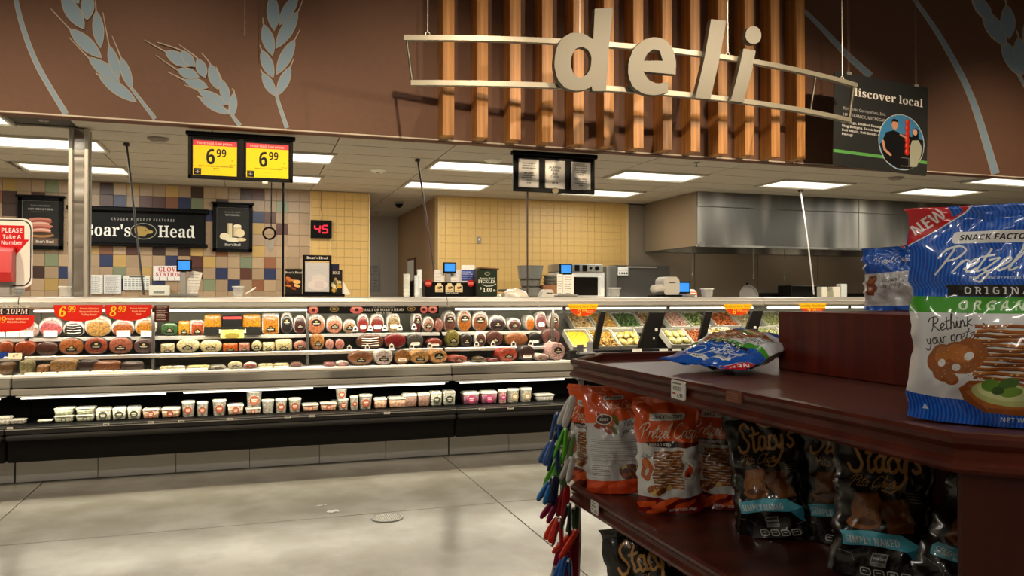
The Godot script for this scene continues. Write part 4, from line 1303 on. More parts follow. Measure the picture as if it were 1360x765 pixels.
func meat(n: String, label: String, cat: String, px0: float, px1: float, py: float, shelf: int, group: String, body: Color, face: Color, kind := "log", tagc := 1) -> void:
	# one wrapped piece, its cut face to the customer
	var w: float = SHELF_W[shelf] + 0.03
	var y: float = SHELF_H[shelf]
	var a := P(px0, 440, w); var b := P(px1, 440, w)
	var wd := (b.x - a.x) * 1.03
	var cx := (a.x + b.x) / 2
	var h := maxf(P((px0 + px1) / 2, py, w).y - y, 0.03)
	var d := clampf(maxf(wd * 1.3, 0.14), 0.14, 0.34)
	if shelf == 2: d = minf(d, 0.2)
	if kind == "flat": d = 0.14
	var t := thing(n, label, cat, Vector3(cx, y, -w - 0.012), 0.0, group)
	t.rotation.y = rng.randf_range(-0.06, 0.1)
	var e: float = {"log": 2.3, "dome": 2.0, "block": 7.0, "wheel": 3.0, "flat": 4.0}[kind]
	var rows := []
	for r in [[0.0, 0.0], [0.8, 0.0], [0.95, -0.006], [1.0, -0.022], [1.0, -d * 0.5], [0.97, -d * 0.85], [0.8, -d], [0.0, -d]]:
		var ring := super_ring(wd * r[0], h * r[0], e, r[1])
		for k in ring.size():
			ring[k].y += h * (1.0 - r[0]) * 0.5
		rows.append(ring)
	var st := mk()
	grid(st, rows, [], 1.0)
	part(t, "body", st, food(body))
	var fr := []
	var s0: float = 0.86 if body.get_luminance() > 0.7 else 0.93
	for r in [[0.0, 0.009], [0.5, 0.008], [0.88, 0.004], [1.0, -0.002]]:
		var ring := super_ring(wd * s0 * r[0], h * s0 * r[0], e, r[1])
		for k in ring.size():
			ring[k].y += h * s0 * (1.0 - r[0]) * 0.5 + (0.0 if body.get_luminance() > 0.7 else h * 0.035)
		fr.append(ring)
	var fs := mk()
	grid(fs, fr, [], 1.0)
	var cf := part(t, "cut_face", fs, food(face.darkened(0.12), 0.3))
	if tagc == 1:
		# black shield label
		var lw := minf(wd * 0.5, 0.075)
		var lh := minf(h * 0.34, 0.045)
		var ls := mk()
		var sh := PackedVector2Array([Vector2(-lw / 2, -lh / 2), Vector2(lw / 2, -lh / 2), Vector2(lw / 2, lh * 0.05), Vector2(lw * 0.28, lh * 0.15), Vector2(lw * 0.16, lh * 0.45), Vector2(0, lh * 0.52), Vector2(-lw * 0.16, lh * 0.45), Vector2(-lw * 0.28, lh * 0.15), Vector2(-lw / 2, lh * 0.05)])
		prism(ls, sh, -0.004, 0.0125, Transform3D(Basis(), Vector3(0, h * (0.26 if kind == "block" else 0.4), 0)), label_pen.uv())
		part(cf, "brand_label", ls, atlas_mat)
	elif tagc == 2:
		var ls := mk()
		prism(ls, oval(minf(wd * 0.3, 0.04), minf(h * 0.24, 0.03), 18), -0.004, 0.0125, Transform3D(Basis(), Vector3(0, h * 0.55, 0)), label_pen.uv())
		part(cf, "round_label", ls, atlas_mat)
	elif tagc == 3:
		# a white flash of printed wrapper across the face
		var ls := mk()
		prism(ls, rounded(wd * 0.5, h * 0.2, h * 0.06), -0.004, 0.011, Transform3D(Basis(), Vector3(0, h * 0.3, 0)), white_label_pen.uv())
		part(cf, "white_label", ls, atlas_mat)
	elif tagc == 4:
		for k in 4:
			var ls := mk()
			tube(ls, [Vector3(-wd * 0.3, h * (0.25 + 0.16 * k), 0.006), Vector3(0, h * (0.22 + 0.16 * k), 0.012), Vector3(wd * 0.3, h * (0.27 + 0.16 * k), 0.006)], 0.003, 5)
			part(cf, "string", ls, M("cream"))
var label_pen: Pen
var white_label_pen: Pen
func build_meats() -> void:
	label_pen = paper(64, 48, Color(0.04, 0.035, 0.03))
	label_pen.ell(32, 17, 10, 6, Color(0.6, 0.52, 0.32))
	label_pen.rect(10, 28, 44, 4, Color(0.75, 0.73, 0.68)); label_pen.rect(16, 36, 32, 3, Color(0.55, 0.52, 0.45))
	white_label_pen = paper(64, 32, Color(0.9, 0.88, 0.84))
	white_label_pen.rect(8, 8, 48, 4, Color(0.5, 0.1, 0.1)); white_label_pen.rect(12, 18, 38, 3, Color(0.3, 0.3, 0.3))
	rng.seed = 5
	var W := Color(0.93, 0.91, 0.88)
	var D := Color(0.13, 0.09, 0.08)
	var C := Color(0.9, 0.85, 0.66)
	var bays := ["first meat bay", "second meat bay", "third meat bay", "fourth meat bay"]
	# [x left, x right, y top, wrap, face, look, kind of thing, form, label kind]
	var table := [
		[ # first bay
			[[31, 51, 428, W, Color(0.85, 0.72, 0.68), "low pale cut meat in white liner", "meat", "log", 0], [51, 83, 421, W, Color(0.85, 0.45, 0.47), "pink sliced ham in white liner", "meat", "dome", 0], [83, 112, 426, W, Color(0.09, 0.075, 0.07), "black-crusted roast with white strings", "meat", "log", 4], [112, 148, 419, W, Color(0.77, 0.61, 0.36), "large tan turkey breast in white liner", "meat", "log", 0], [148, 178, 424, W, Color(0.7, 0.4, 0.2), "reddish-tan turkey breast in white liner", "meat", "log", 0], [179, 208, 421, W, Color(0.8, 0.55, 0.18), "golden-yellow smoked breast", "meat", "log", 0]],
			[[-2, 17, 453, Color(0.55, 0.27, 0.1), Color(0.66, 0.32, 0.11), "orange-brown glazed ham cut by the photo's edge", "meat", "log", 0], [18, 47, 453, Color(0.5, 0.22, 0.07), Color(0.68, 0.3, 0.07), "orange glazed smoked ham", "meat", "log", 0], [47, 77, 454, Color(0.24, 0.12, 0.08), Color(0.33, 0.16, 0.1), "dark brown roast", "meat", "log", 0], [78, 111, 449, D, Color(0.66, 0.4, 0.2), "brown dark-wrapped loaf with black label", "meat", "log", 1], [112, 143, 448, D, Color(0.62, 0.3, 0.18), "red-brown loaf with a round black label", "meat", "log", 2], [144, 176, 448, Color(0.2, 0.07, 0.06), Color(0.68, 0.4, 0.3), "pink-brown loaf with its label low", "meat", "log", 1], [177, 205, 450, D, Color(0.38, 0.26, 0.24), "mauve-grey loaf with a round label", "meat", "log", 2]],
			[[-2, 17, 482, Color(0.35, 0.25, 0.12), Color(0.45, 0.32, 0.14), "brown wrapped piece cut by the photo's edge", "meat", "flat", 0], [25, 44, 479, Color(0.5, 0.47, 0.3), Color(0.6, 0.56, 0.38), "greenish wrapped cheese", "cheese", "flat", 0], [48, 64, 485, Color(0.6, 0.42, 0.22), Color(0.7, 0.5, 0.28), "small tan wrapped piece", "meat", "flat", 0], [66, 101, 478, Color(0.6, 0.48, 0.3), Color(0.68, 0.52, 0.3), "tan turkey in clear wrap", "meat", "flat", 0], [104, 131, 478, Color(0.2, 0.13, 0.1), Color(0.25, 0.15, 0.1), "dark wrapped roast", "meat", "flat", 0], [123, 160, 480, Color(0.5, 0.3, 0.14), Color(0.58, 0.34, 0.16), "long brown wrapped breast", "meat", "flat", 0], [161, 190, 481, Color(0.25, 0.2, 0.16), Color(0.3, 0.22, 0.18), "dark wrapped end piece", "meat", "flat", 0]]],
		[ # second bay
			[[214, 236, 428, Color(0.2, 0.34, 0.15), Color(0.25, 0.42, 0.2), "green-rinded cheese", "cheese", "wheel", 1], [237, 252, 426, Color(0.9, 0.68, 0.24), Color(0.88, 0.66, 0.2), "small yellow cheese block", "cheese", "block", 1], [253, 271, 425, W, Color(0.75, 0.36, 0.14), "orange cheese block with white top", "cheese", "block", 1], [271, 294, 417, Color(0.86, 0.66, 0.16), Color(0.88, 0.62, 0.12), "tall yellow cheese left of the carton", "cheese", "block", 1], [322, 346, 417, Color(0.86, 0.66, 0.16), Color(0.88, 0.62, 0.12), "tall yellow cheese right of the carton", "cheese", "block", 1], [348, 371, 416, W, Color(0.84, 0.55, 0.13), "orange-yellow cheese block with white top", "cheese", "block", 1], [373, 389, 414, W, D, "upright dark salami loaf with oval label", "meat", "log", 2], [390, 407, 418, W, Color(0.33, 0.1, 0.09), "dark red salami loaf in white liner", "meat", "log", 1]],
			[[213, 232, 456, D, C, "pale cheese block under dark top", "cheese", "block", 1], [234, 264, 450, C, Color(0.92, 0.86, 0.68), "large pale domed cheese", "cheese", "dome", 1], [266, 294, 452, C, Color(0.9, 0.84, 0.62), "wide pale cheese wheel", "cheese", "wheel", 1], [296, 316, 456, Color(0.8, 0.4, 0.08), Color(0.85, 0.42, 0.06), "orange cheddar block", "cheese", "block", 1], [317, 332, 455, Color(0.25, 0.12, 0.1), Color(0.82, 0.56, 0.48), "pink-faced block", "meat", "block", 1], [334, 348, 452, D, C, "small dark-rinded pale cheese", "cheese", "dome", 1], [349, 365, 455, C, Color(0.92, 0.88, 0.68), "small pale cheese block", "cheese", "block", 1], [366, 388, 451, C, Color(0.92, 0.88, 0.66), "broad pale cheese block", "cheese", "block", 1], [390, 408, 452, Color(0.2, 0.12, 0.1), Color(0.86, 0.6, 0.52), "pink-faced loaf in dark wrap", "meat", "dome", 1]],
			[[212, 228, 488, C, C, "flat white cheese pack at the left end", "cheese", "flat", 0], [230, 246, 488, W, C, "flat white cheese pack", "cheese", "flat", 1], [248, 278, 487, Color(0.9, 0.86, 0.6), C, "long pale cheese pack", "cheese", "flat", 1], [280, 300, 487, Color(0.5, 0.5, 0.45), Color(0.8, 0.78, 0.7), "black and white pack", "cheese", "flat", 1], [303, 322, 481, C, Color(0.95, 0.93, 0.82), "round white cheese", "cheese", "dome", 1], [324, 341, 482, W, Color(0.75, 0.35, 0.28), "round white pack with red centre", "cheese", "dome", 1], [343, 362, 485, C, C, "pale cheese wedge pack", "cheese", "flat", 1], [364, 384, 485, C, C, "last pale cheese pack", "cheese", "flat", 1], [386, 402, 482, Color(0.45, 0.3, 0.24), Color(0.52, 0.36, 0.3), "brown wrapped piece", "meat", "dome", 0]]],
		[ # third bay
			[[408, 432, 417, W, Color(0.84, 0.54, 0.38), "pink loaf with an oval label", "meat", "log", 2], [434, 455, 419, W, Color(0.86, 0.58, 0.46), "peach ham loaf", "meat", "log", 1], [456, 473, 424, W, Color(0.74, 0.58, 0.44), "low tan loaf under white cloth", "meat", "log", 1], [475, 490, 416, W, Color(0.6, 0.16, 0.14), "narrow dark loaf with red face", "meat", "log", 3], [492, 511, 416, W, Color(0.55, 0.2, 0.12), "dark-topped red loaf", "meat", "log", 3], [514, 532, 415, W, Color(0.64, 0.54, 0.38), "grey-tan pointed loaf", "meat", "log", 3], [549, 561, 414, W, Color(0.36, 0.09, 0.1), "narrow dark red salami", "meat", "log", 2], [562, 577, 420, W, Color(0.7, 0.5, 0.42), "pale loaf in white cloth", "meat", "dome", 1], [578, 589, 422, Color(0.6, 0.36, 0.3), Color(0.68, 0.44, 0.38), "small pinkish loaf end", "meat", "dome", 0]],
			[[414, 431, 443, Color(0.7, 0.5, 0.28), Color(0.78, 0.55, 0.3), "upright tan loaf with black label", "meat", "log", 1], [432, 444, 450, D, Color(0.86, 0.62, 0.56), "small dark loaf with pink face", "meat", "dome", 0], [445, 458, 450, D, Color(0.84, 0.56, 0.5), "small pink-faced loaf", "meat", "dome", 0], [474, 510, 444, Color(0.28, 0.15, 0.09), Color(0.38, 0.2, 0.11), "large brown roast in netting", "meat", "log", 4], [511, 540, 443, Color(0.3, 0.07, 0.06), Color(0.5, 0.1, 0.08), "glossy red roast", "meat", "log", 0], [541, 563, 443, D, Color(0.3, 0.28, 0.24), "black and white wrapped loaf", "meat", "log", 3], [568, 588, 449, Color(0.4, 0.14, 0.1), Color(0.6, 0.26, 0.16), "reddish low loaf", "meat", "dome", 3]],
			[[432, 446, 484, Color(0.55, 0.32, 0.32), Color(0.7, 0.45, 0.46), "small flat pink pack", "meat", "flat", 0], [448, 464, 480, W, Color(0.88, 0.68, 0.68), "pale pink sliced pack", "meat", "dome", 0], [464, 496, 466, Color(0.45, 0.28, 0.14), Color(0.62, 0.4, 0.2), "large brown-tan turkey", "meat", "dome", 1], [498, 522, 464, W, Color(0.88, 0.8, 0.78), "white-wrapped ham with pink flash", "meat", "log", 1], [524, 545, 464, D, Color(0.72, 0.5, 0.24), "dark-topped tan loaf", "meat", "log", 3], [546, 571, 466, Color(0.72, 0.52, 0.26), Color(0.82, 0.62, 0.34), "tan turkey loaf with dark label", "meat", "log", 1], [572, 595, 465, Color(0.72, 0.5, 0.24), Color(0.84, 0.62, 0.34), "tan rounded loaf", "meat", "log", 2]]],
		[ # fourth bay
			[[590, 606, 412, W, Color(0.46, 0.27, 0.21), "brown speckled loaf with label", "meat", "log", 2], [608, 627, 410, W, Color(0.74, 0.44, 0.14), "orange-brown loaf with label", "meat", "log", 2], [628, 649, 413, W, Color(0.58, 0.34, 0.17), "brown loaf with dark label", "meat", "log", 2], [650, 673, 418, W, Color(0.24, 0.1, 0.12), "dark purple loaf with red face", "meat", "dome", 1], [675, 693, 422, W, Color(0.38, 0.19, 0.11), "low brown loaf in white arch", "meat", "dome", 1], [699, 711, 418, W, Color(0.82, 0.48, 0.14), "narrow orange loaf", "meat", "log", 0], [712, 727, 413, W, Color(0.6, 0.35, 0.35), "white loaf with red and blue label", "meat", "log", 3], [729, 744, 415, W, Color(0.5, 0.29, 0.17), "brown loaf with dark oval label", "meat", "log", 2]],
			[[594, 611, 438, Color(0.42, 0.38, 0.14), Color(0.52, 0.48, 0.2), "olive-green wrapped loaf", "meat", "log", 1], [612, 628, 443, D, Color(0.2, 0.13, 0.1), "dark low loaf", "meat", "dome", 1], [632, 646, 440, W, Color(0.4, 0.24, 0.19), "brown narrow loaf", "meat", "log", 1], [647, 669, 439, Color(0.3, 0.18, 0.13), Color(0.38, 0.22, 0.17), "wide brown loaf with pale band", "meat", "dome", 1], [672, 702, 442, Color(0.48, 0.33, 0.14), Color(0.66, 0.42, 0.26), "long tan loaf with olives", "meat", "log", 0], [704, 719, 441, D, Color(0.12, 0.11, 0.1), "black loaf with white label", "meat", "log", 3], [721, 745, 436, Color(0.3, 0.2, 0.18), Color(0.5, 0.33, 0.31), "mauve-brown mottled loaf", "meat", "log", 1]],
			[[597, 622, 472, Color(0.6, 0.25, 0.16), Color(0.78, 0.36, 0.25), "coral low loaf", "meat", "dome", 1], [631, 646, 474, Color(0.3, 0.24, 0.1), Color(0.38, 0.3, 0.13), "olive-brown wrapped piece", "meat", "dome", 0], [649, 664, 477, Color(0.45, 0.15, 0.12), Color(0.55, 0.2, 0.16), "small red loaf", "meat", "dome", 0], [664, 688, 462, Color(0.64, 0.22, 0.12), Color(0.8, 0.34, 0.2), "coral-red upright loaf", "meat", "log", 1], [690, 711, 459, D, Color(0.32, 0.2, 0.16), "dark wrapped loaf with bright label", "meat", "log", 3], [712, 730, 470, W, Color(0.84, 0.66, 0.62), "white-pink low loaf", "meat", "dome", 1], [731, 752, 455, Color(0.84, 0.68, 0.66), Color(0.86, 0.7, 0.68), "large pale pink bologna at the end glass", "meat", "log", 2]]],
	]
	var shelves := ["top shelf", "middle shelf", "bottom deck"]
	for b in 4:
		for s in 3:
			var row: Array = table[b][s]
			for i in row.size():
				var r: Array = row[i]
				var nm: String = "meat_loaf" if r[6] == "meat" else "cheese_block"
				meat(nm, "%s, %s on %s of %s" % [r[5], ORD[i], shelves[s], bays[b]], r[6], r[0], r[1], r[2], s, "pieces on the %s of the %s" % [shelves[s], bays[b].split(",")[0]], r[3], r[4], r[7], r[8])
	build_case_cards()
func hang_card(n: String, label: String, poly_px: Array, w: float, pen: Pen, cat := "price sign", group := "") -> void:
	# a printed card whose outline is surveyed on the plane at distance w
	var cx := 0.0; var cy := 0.0
	for p in poly_px:
		cx += p.x / poly_px.size(); cy += p.y / poly_px.size()
	var o := P(cx, cy, w)
	var q := PackedVector2Array()
	for p in poly_px:
		var v := P(p.x, p.y, w) - o
		q.append(Vector2(v.x, v.y))
	var st := mk()
	prism(st, q, -0.003, 0.0, Transform3D(), pen.uv())
	solo(n, st, atlas_mat, label, cat, o, group)
func bowl(x0: float, x1: float, y0: float, y1: float, power := 0.5) -> Array:
	# outline flat at the top and bellied below
	var o := [Vector2(x0, y0)]
	for i in 13:
		var a := PI * i / 12.0
		o.append(Vector2((x0 + x1) / 2 - cos(a) * (x1 - x0) / 2, y0 + pow(sin(a), power) * (y1 - y0)))
	o.append(Vector2(x1, y0))
	var out := []
	for p in o:
		if out.is_empty() or (out[out.size() - 1] - p).length() > 0.3: out.append(p)
	return out
func build_case_cards() -> void:
	var R := Color(0.86, 0.16, 0.1)
	var Yc := Color(1.0, 0.82, 0.2)
	var defs := [[-40, 46, 419, 441, "4", "Private Selection|Mild Cheddar||", "lowest red bellied price sign on the case glass at the photo's left edge"], [71, 137, 405, 427, "6", "Private Selection|Mesquite Smoked|Turkey Breast", "red bellied 6.99 price sign hung at the top of the first meat bay"], [139, 202, 405, 426, "8", "Private Selection|Maple Glazed|Ham", "red bellied 8.99 price sign right of the 6.99 one"]]
	for d in defs:
		var pen := paper(330, 112, R)
		pen.text(d[4], 30 if d[0] > 0 else 66, 78, 92, Yc, "serifb", 0.95, 0.15)
		pen.text("99", 90 if d[0] > 0 else 126, 50, 54, Yc, "serifb", 0.9, 0.15)
		var ls: PackedStringArray = (d[5] as String).split("|")
		for i in ls.size():
			pen.mid(ls[i], 236, 32 + i * 20, 17, Color(1.0, 0.86, 0.66), "sansb", 0.9)
		hang_card("price_sign", d[6], bowl(d[0], d[1], d[2], d[3]), 6.575 if d[2] < 410 else 6.53, pen, "price sign", "red price signs on the case glass")
	var hp := paper(256, 40, Color(0.12, 0.11, 0.1))
	hp.rect(0, 0, 256, 13, Color(0.78, 0.76, 0.7))
	hp.text("Early Serving Fee", 140, 11, 12, Color(0.2, 0.2, 0.2), "serif")
	hp.text("7AM-10PM", 250 - hp.width("7AM-10PM", 27, "serifb", 1.12), 36, 27, Color(0.95, 0.93, 0.9), "serifb", 1.12, 0.1)
	hang_card("hours_sign", "black and white hours sign ending 10PM at the case's upper left corner", [Vector2(-55, 405), Vector2(39, 405), Vector2(39, 418), Vector2(-55, 418)], 6.57, hp, "sign")
	for d in [[754, 795, 404, 420, "5", "first"], [961, 999, 404, 419, "6", "second"], [1061, 1098, 403, 419, "2", "third"]]:
		var pen := paper(200, 84, Color(0.98, 0.79, 0.14))
		pen.mid("Healthy New Year!", 100, 25, 22, Color(0.75, 0.5, 0.05), "serifb", 0.9)
		pen.poly(PackedVector2Array([Vector2(14, 34), Vector2(186, 34), Vector2(168, 60), Vector2(138, 78), Vector2(100, 84), Vector2(62, 78), Vector2(32, 60)]), Color(0.88, 0.27, 0.1))
		pen.text(d[4], 60, 72, 50, Color(1.0, 0.85, 0.3), "serifb"); pen.text("99", 92, 56, 28, Color(1.0, 0.85, 0.3), "serifb")
		scribble(pen, 122, 44, 50, 3, 7, Color(1.0, 0.8, 0.5), 8, 3.0)
		hang_card("price_sign", "%s yellow and red new year price sign from left along the salad case" % d[5], [Vector2(d[0], d[2]), Vector2(d[1], d[2]), Vector2(d[1] - 2, d[2] + 6), Vector2(d[1] - 7, d[2] + 12), Vector2(d[1] - 14, d[3]), Vector2(d[0] + 14, d[3]), Vector2(d[0] + 7, d[2] + 12), Vector2(d[0] + 2, d[2] + 6)], 6.575, pen, "price sign", "new year price signs on the salad case")
	# burgundy notice, long black meat banner
	var bp := paper(100, 110, Color(0.26, 0.1, 0.09))
	scribble(bp, 14, 10, 74, 8, 12, Color(0.86, 0.78, 0.72), 12, 5.0)
	hang_card("notice_card", "burgundy notice card with rows of white print at the second bay's left edge", [Vector2(205, 405.5), Vector2(225, 405.5), Vector2(225, 427), Vector2(205, 427)], 6.57, bp, "sign")
	var mp := paper(700, 52, Color(0.07, 0.06, 0.055))
	mp.mid("Do not cut corners", 400, 18, 13, Color(0.85, 0.84, 0.8), "serif")
	mp.mid("SALT OR BOAR'S HEAD", 400, 35, 18, Color(0.9, 0.9, 0.86), "serifb"); mp.mid("Boar's Head", 400, 50, 14, Color(0.95, 0.94, 0.9), "serifb")
	for x in [138, 546]:
		mp.ell(x, 24, 24, 13, Color(0.6, 0.52, 0.34)); mp.ell(x, 24, 20, 10, Color(0.1, 0.09, 0.07)); mp.ell(x, 24, 12, 6, Color(0.6, 0.5, 0.28))
	for x in [[6, 52], [640, 52], [220, 70], [596, 40]]:
		mp.ell(x[0] + x[1] / 2.0, 28, x[1] / 2.0, 22, Color(0.78, 0.4, 0.38)); mp.ell(x[0] + x[1] / 2.0, 20, x[1] / 2.6, 7, Color(0.9, 0.62, 0.56)); mp.rect(x[0] + x[1] / 2.0 - 9, 20, 18, 16, Color(0.25, 0.1, 0.1))
	hang_card("meat_banner", "long black banner with white lettering and meat pictures above the third bay", [Vector2(408, 405), Vector2(583, 405), Vector2(583, 416.5), Vector2(408, 416.5)], 6.60, mp, "banner")
	# black box, pale card and white price tickets
	var w: float = SHELF_W[0] + 0.02
	var a := P(296.0, 440, w); var b := P(321.0, 440, w)
	var t := thing("cheese_carton", "black carton with a red stripe between two tall yellow cheese bags", "box", Vector3((a.x + b.x) / 2, SHELF_H[0], -w - 0.08))
	var hh := P(308.0, 418, w).y - SHELF_H[0]
	pbox(t, "carton", a.x, b.x, SHELF_H[0], SHELF_H[0] + hh, w, w + 0.14, M("black"), 0.003)
	pbox(t, "red_stripe", a.x, b.x, SHELF_H[0] + hh * 0.78, SHELF_H[0] + hh * 0.9, w - 0.002, w + 0.02, plain(Color(0.7, 0.1, 0.09)))
	var sp := paper(300, 44, Color(0.06, 0.055, 0.05))
	sp.mid("Boar's Head", 150, 31, 24, Color(0.9, 0.9, 0.86), "serifb")
	hang_card("shelf_banner", "black shelf strip below the black carton with small white lettering", [Vector2(271, 434), Vector2(346, 434), Vector2(346, 445), Vector2(271, 445)], 6.81, sp, "sign")
	var yp := paper(90, 36, Color(0.86, 0.84, 0.4))
	yp.ell(45, 26, 30, 12, Color(0.45, 0.4, 0.16)); yp.rect(10, 5, 70, 4, Color(0.5, 0.48, 0.2)); yp.rect(16, 12, 58, 3, Color(0.5, 0.48, 0.2))
	hang_card("shelf_card", "pale yellow card clipped to the shelf front under the black carton", [Vector2(293, 438), Vector2(324, 438), Vector2(324, 449), Vector2(293, 449)], 6.79, yp, "sign")
	var tk := paper(44, 24, Color(0.96, 0.93, 0.8))
	tk.text("6", 14, 16, 14, Color(0.35, 0.3, 0.25), "sans"); tk.text("99", 22, 11, 9, Color(0.35, 0.3, 0.25), "sans")
	var names := ["first bay's top shelf", "first bay's middle shelf"]
	var k := 0
	for d in [[-6, 6, 0], [8, 25, 0], [26, 44, 0], [58, 76, 0], [155, 173, 0], [187, 204, 0], [11, 29, 1]]:
		hang_card("price_ticket", "small cream price ticket, %s on the %s lip" % [ORD[k if d[2] == 0 else 0], names[d[2]]], [Vector2(d[0], 439 if d[2] == 0 else 469), Vector2(d[1], 439 if d[2] == 0 else 469), Vector2(d[1], 447 if d[2] == 0 else 477), Vector2(d[0], 447 if d[2] == 0 else 477)], SHELF_W[d[2]] - 0.022, tk, "price ticket", "cream price tickets in the first bay")
		k += 1
	var bl := paper(40, 20, Color(0.07, 0.2, 0.5))
	hang_card("shelf_card", "blue card leaning at the left end of the first bay's middle shelf", [Vector2(-4, 468), Vector2(15, 467), Vector2(3, 476), Vector2(-4, 478)], SHELF_W[1] - 0.02, bl, "sign")
	# white hooked tickets on the third and fourth bay shelves
	var ht := paper(20, 20, Color(0.9, 0.89, 0.84))
	ht.rect(5, 8, 10, 8, Color(0.15, 0.13, 0.1))
	k = 0
	for d in [[472, 437, 0], [492, 436, 0], [511, 436, 0], [531, 435, 0], [550, 434, 0], [464, 462, 1], [488, 461, 1], [520, 460, 1], [547, 460, 1], [571, 459, 1], [633, 457, 1], [655, 457, 1], [682, 457, 1], [705, 456, 1], [730, 456, 1]]:
		var c := Vector2(d[0], d[1])
		hang_card("hook_ticket", "small white peaked ticket, %s of those along the third and fourth bays' shelf fronts" % ORD[k], [c + Vector2(-3.5, 3), c + Vector2(3.5, 3), c + Vector2(2.5, -2), c + Vector2(0, -4.5), c + Vector2(-2.5, -2)], SHELF_W[d[2]] - 0.02, ht, "price ticket", "white peaked tickets on the shelf fronts")
		k += 1
	# white meat trays along the bottom deck front
	k = 0
	for d in [[33, 54], [55, 75], [77, 118], [120, 150], [151, 203], [214, 246], [248, 276], [344, 362], [364, 383]]:
		var p0 := P(d[0], 490, 6.53); var p1 := P(d[1], 490, 6.53)
		var tt := mk()
		bx(tt, Vector3(0, 0.012, 0), Vector3(p1.x - p0.x, 0.022, 0.05), 0.006)
		solo("foam_tray", tt, M("cream"), "white foam tray edge, %s from left at the front of the bottom deck" % ORD[k], "tray", Vector3((p0.x + p1.x) / 2, 0.777, -6.535), "white trays along the bottom deck")
		k += 1
# ---------------------------------------------------------------- tubs in the open chiller, salads
func tub(label: String, px0: float, px1: float, pyt: float, pyb: float, w: float, y: float, body: Color, fill: Color, sticker: int, kind: String) -> float:
	var a := P(px0, pyb, w); var b := P(px1, pyb, w)
	var wd := (b.x - a.x) * 0.95
	var h: float = clampf((pyb - pyt) * (P((px0 + px1) / 2, 400, w).distance_to(Vector3(0, EYE, 0)) / F) * 0.93, 0.022, 0.2)
	var d := clampf(wd * 1.0, 0.07, 0.13)
	var t := thing({"cup": "deli_cup", "box": "deli_tub", "flat": "clamshell_pack"}[kind], label, {"cup": "tub", "box": "tub", "flat": "pack"}[kind], Vector3((a.x + b.x) / 2, y, -w - d / 2), rng.randf_range(-0.05, 0.05), "tubs in the open chiller")
	var st := mk()
	var lid := mk()
	if kind == "cup":
		lathe(st, [Vector2(0.0, 0.0), Vector2(wd * 0.4, 0.0), Vector2(wd * 0.47, h * 0.86), Vector2(0, h * 0.86)], 18)
		lathe(lid, [Vector2(0.0, h * 0.86), Vector2(wd * 0.5, h * 0.86), Vector2(wd * 0.5, h * 0.97), Vector2(wd * 0.44, h), Vector2(0, h)], 18)
	else:
		var rows := []
		for r in [[0.0, 0.0], [0.82, 0.0], [0.86, 0.01], [0.96, h * 0.84], [0.0, h * 0.84]]:
			var l := PackedVector3Array()
			for p in rounded(wd * maxf(r[0], 0.01), d * maxf(r[0], 0.01), minf(wd, d) * 0.12 * maxf(r[0], 0.01), 3):
				l.append(Vector3(p.x, r[1], p.y))
			l.append(l[0])
			rows.append(l)
		grid(st, rows, [], -1.0)
		prism(lid, rounded(wd, d, minf(wd, d) * 0.14, 3), h * 0.82, h * 0.93, Transform3D(Basis(Vector3.RIGHT, Vector3(0, 0, -1), Vector3.UP), Vector3.ZERO))
		prism(lid, rounded(wd * 0.86, d * 0.84, minf(wd, d) * 0.12, 3), h * 0.93, h, Transform3D(Basis(Vector3.RIGHT, Vector3(0, 0, -1), Vector3.UP), Vector3.ZERO))
	var tb := part(t, "tub_body", st, food(fill.lerp(body, 0.4), 0.35))
	part(t, "lid", lid, plain(body, 0.3))
	if sticker >= 0:
		var sm := mk()
		var r := minf(wd * 0.3, h * 0.33)
		prism(sm, oval(r, r, 16), 0.0, 0.004, Transform3D(Basis(Vector3.RIGHT, -0.08), Vector3(0, h * 0.42, d * 0.475 if kind != "cup" else wd * 0.455)), stickers[sticker].uv())
		part(tb, "sticker", sm, atlas_mat)
	return y + h
var stickers: Array[Pen] = []
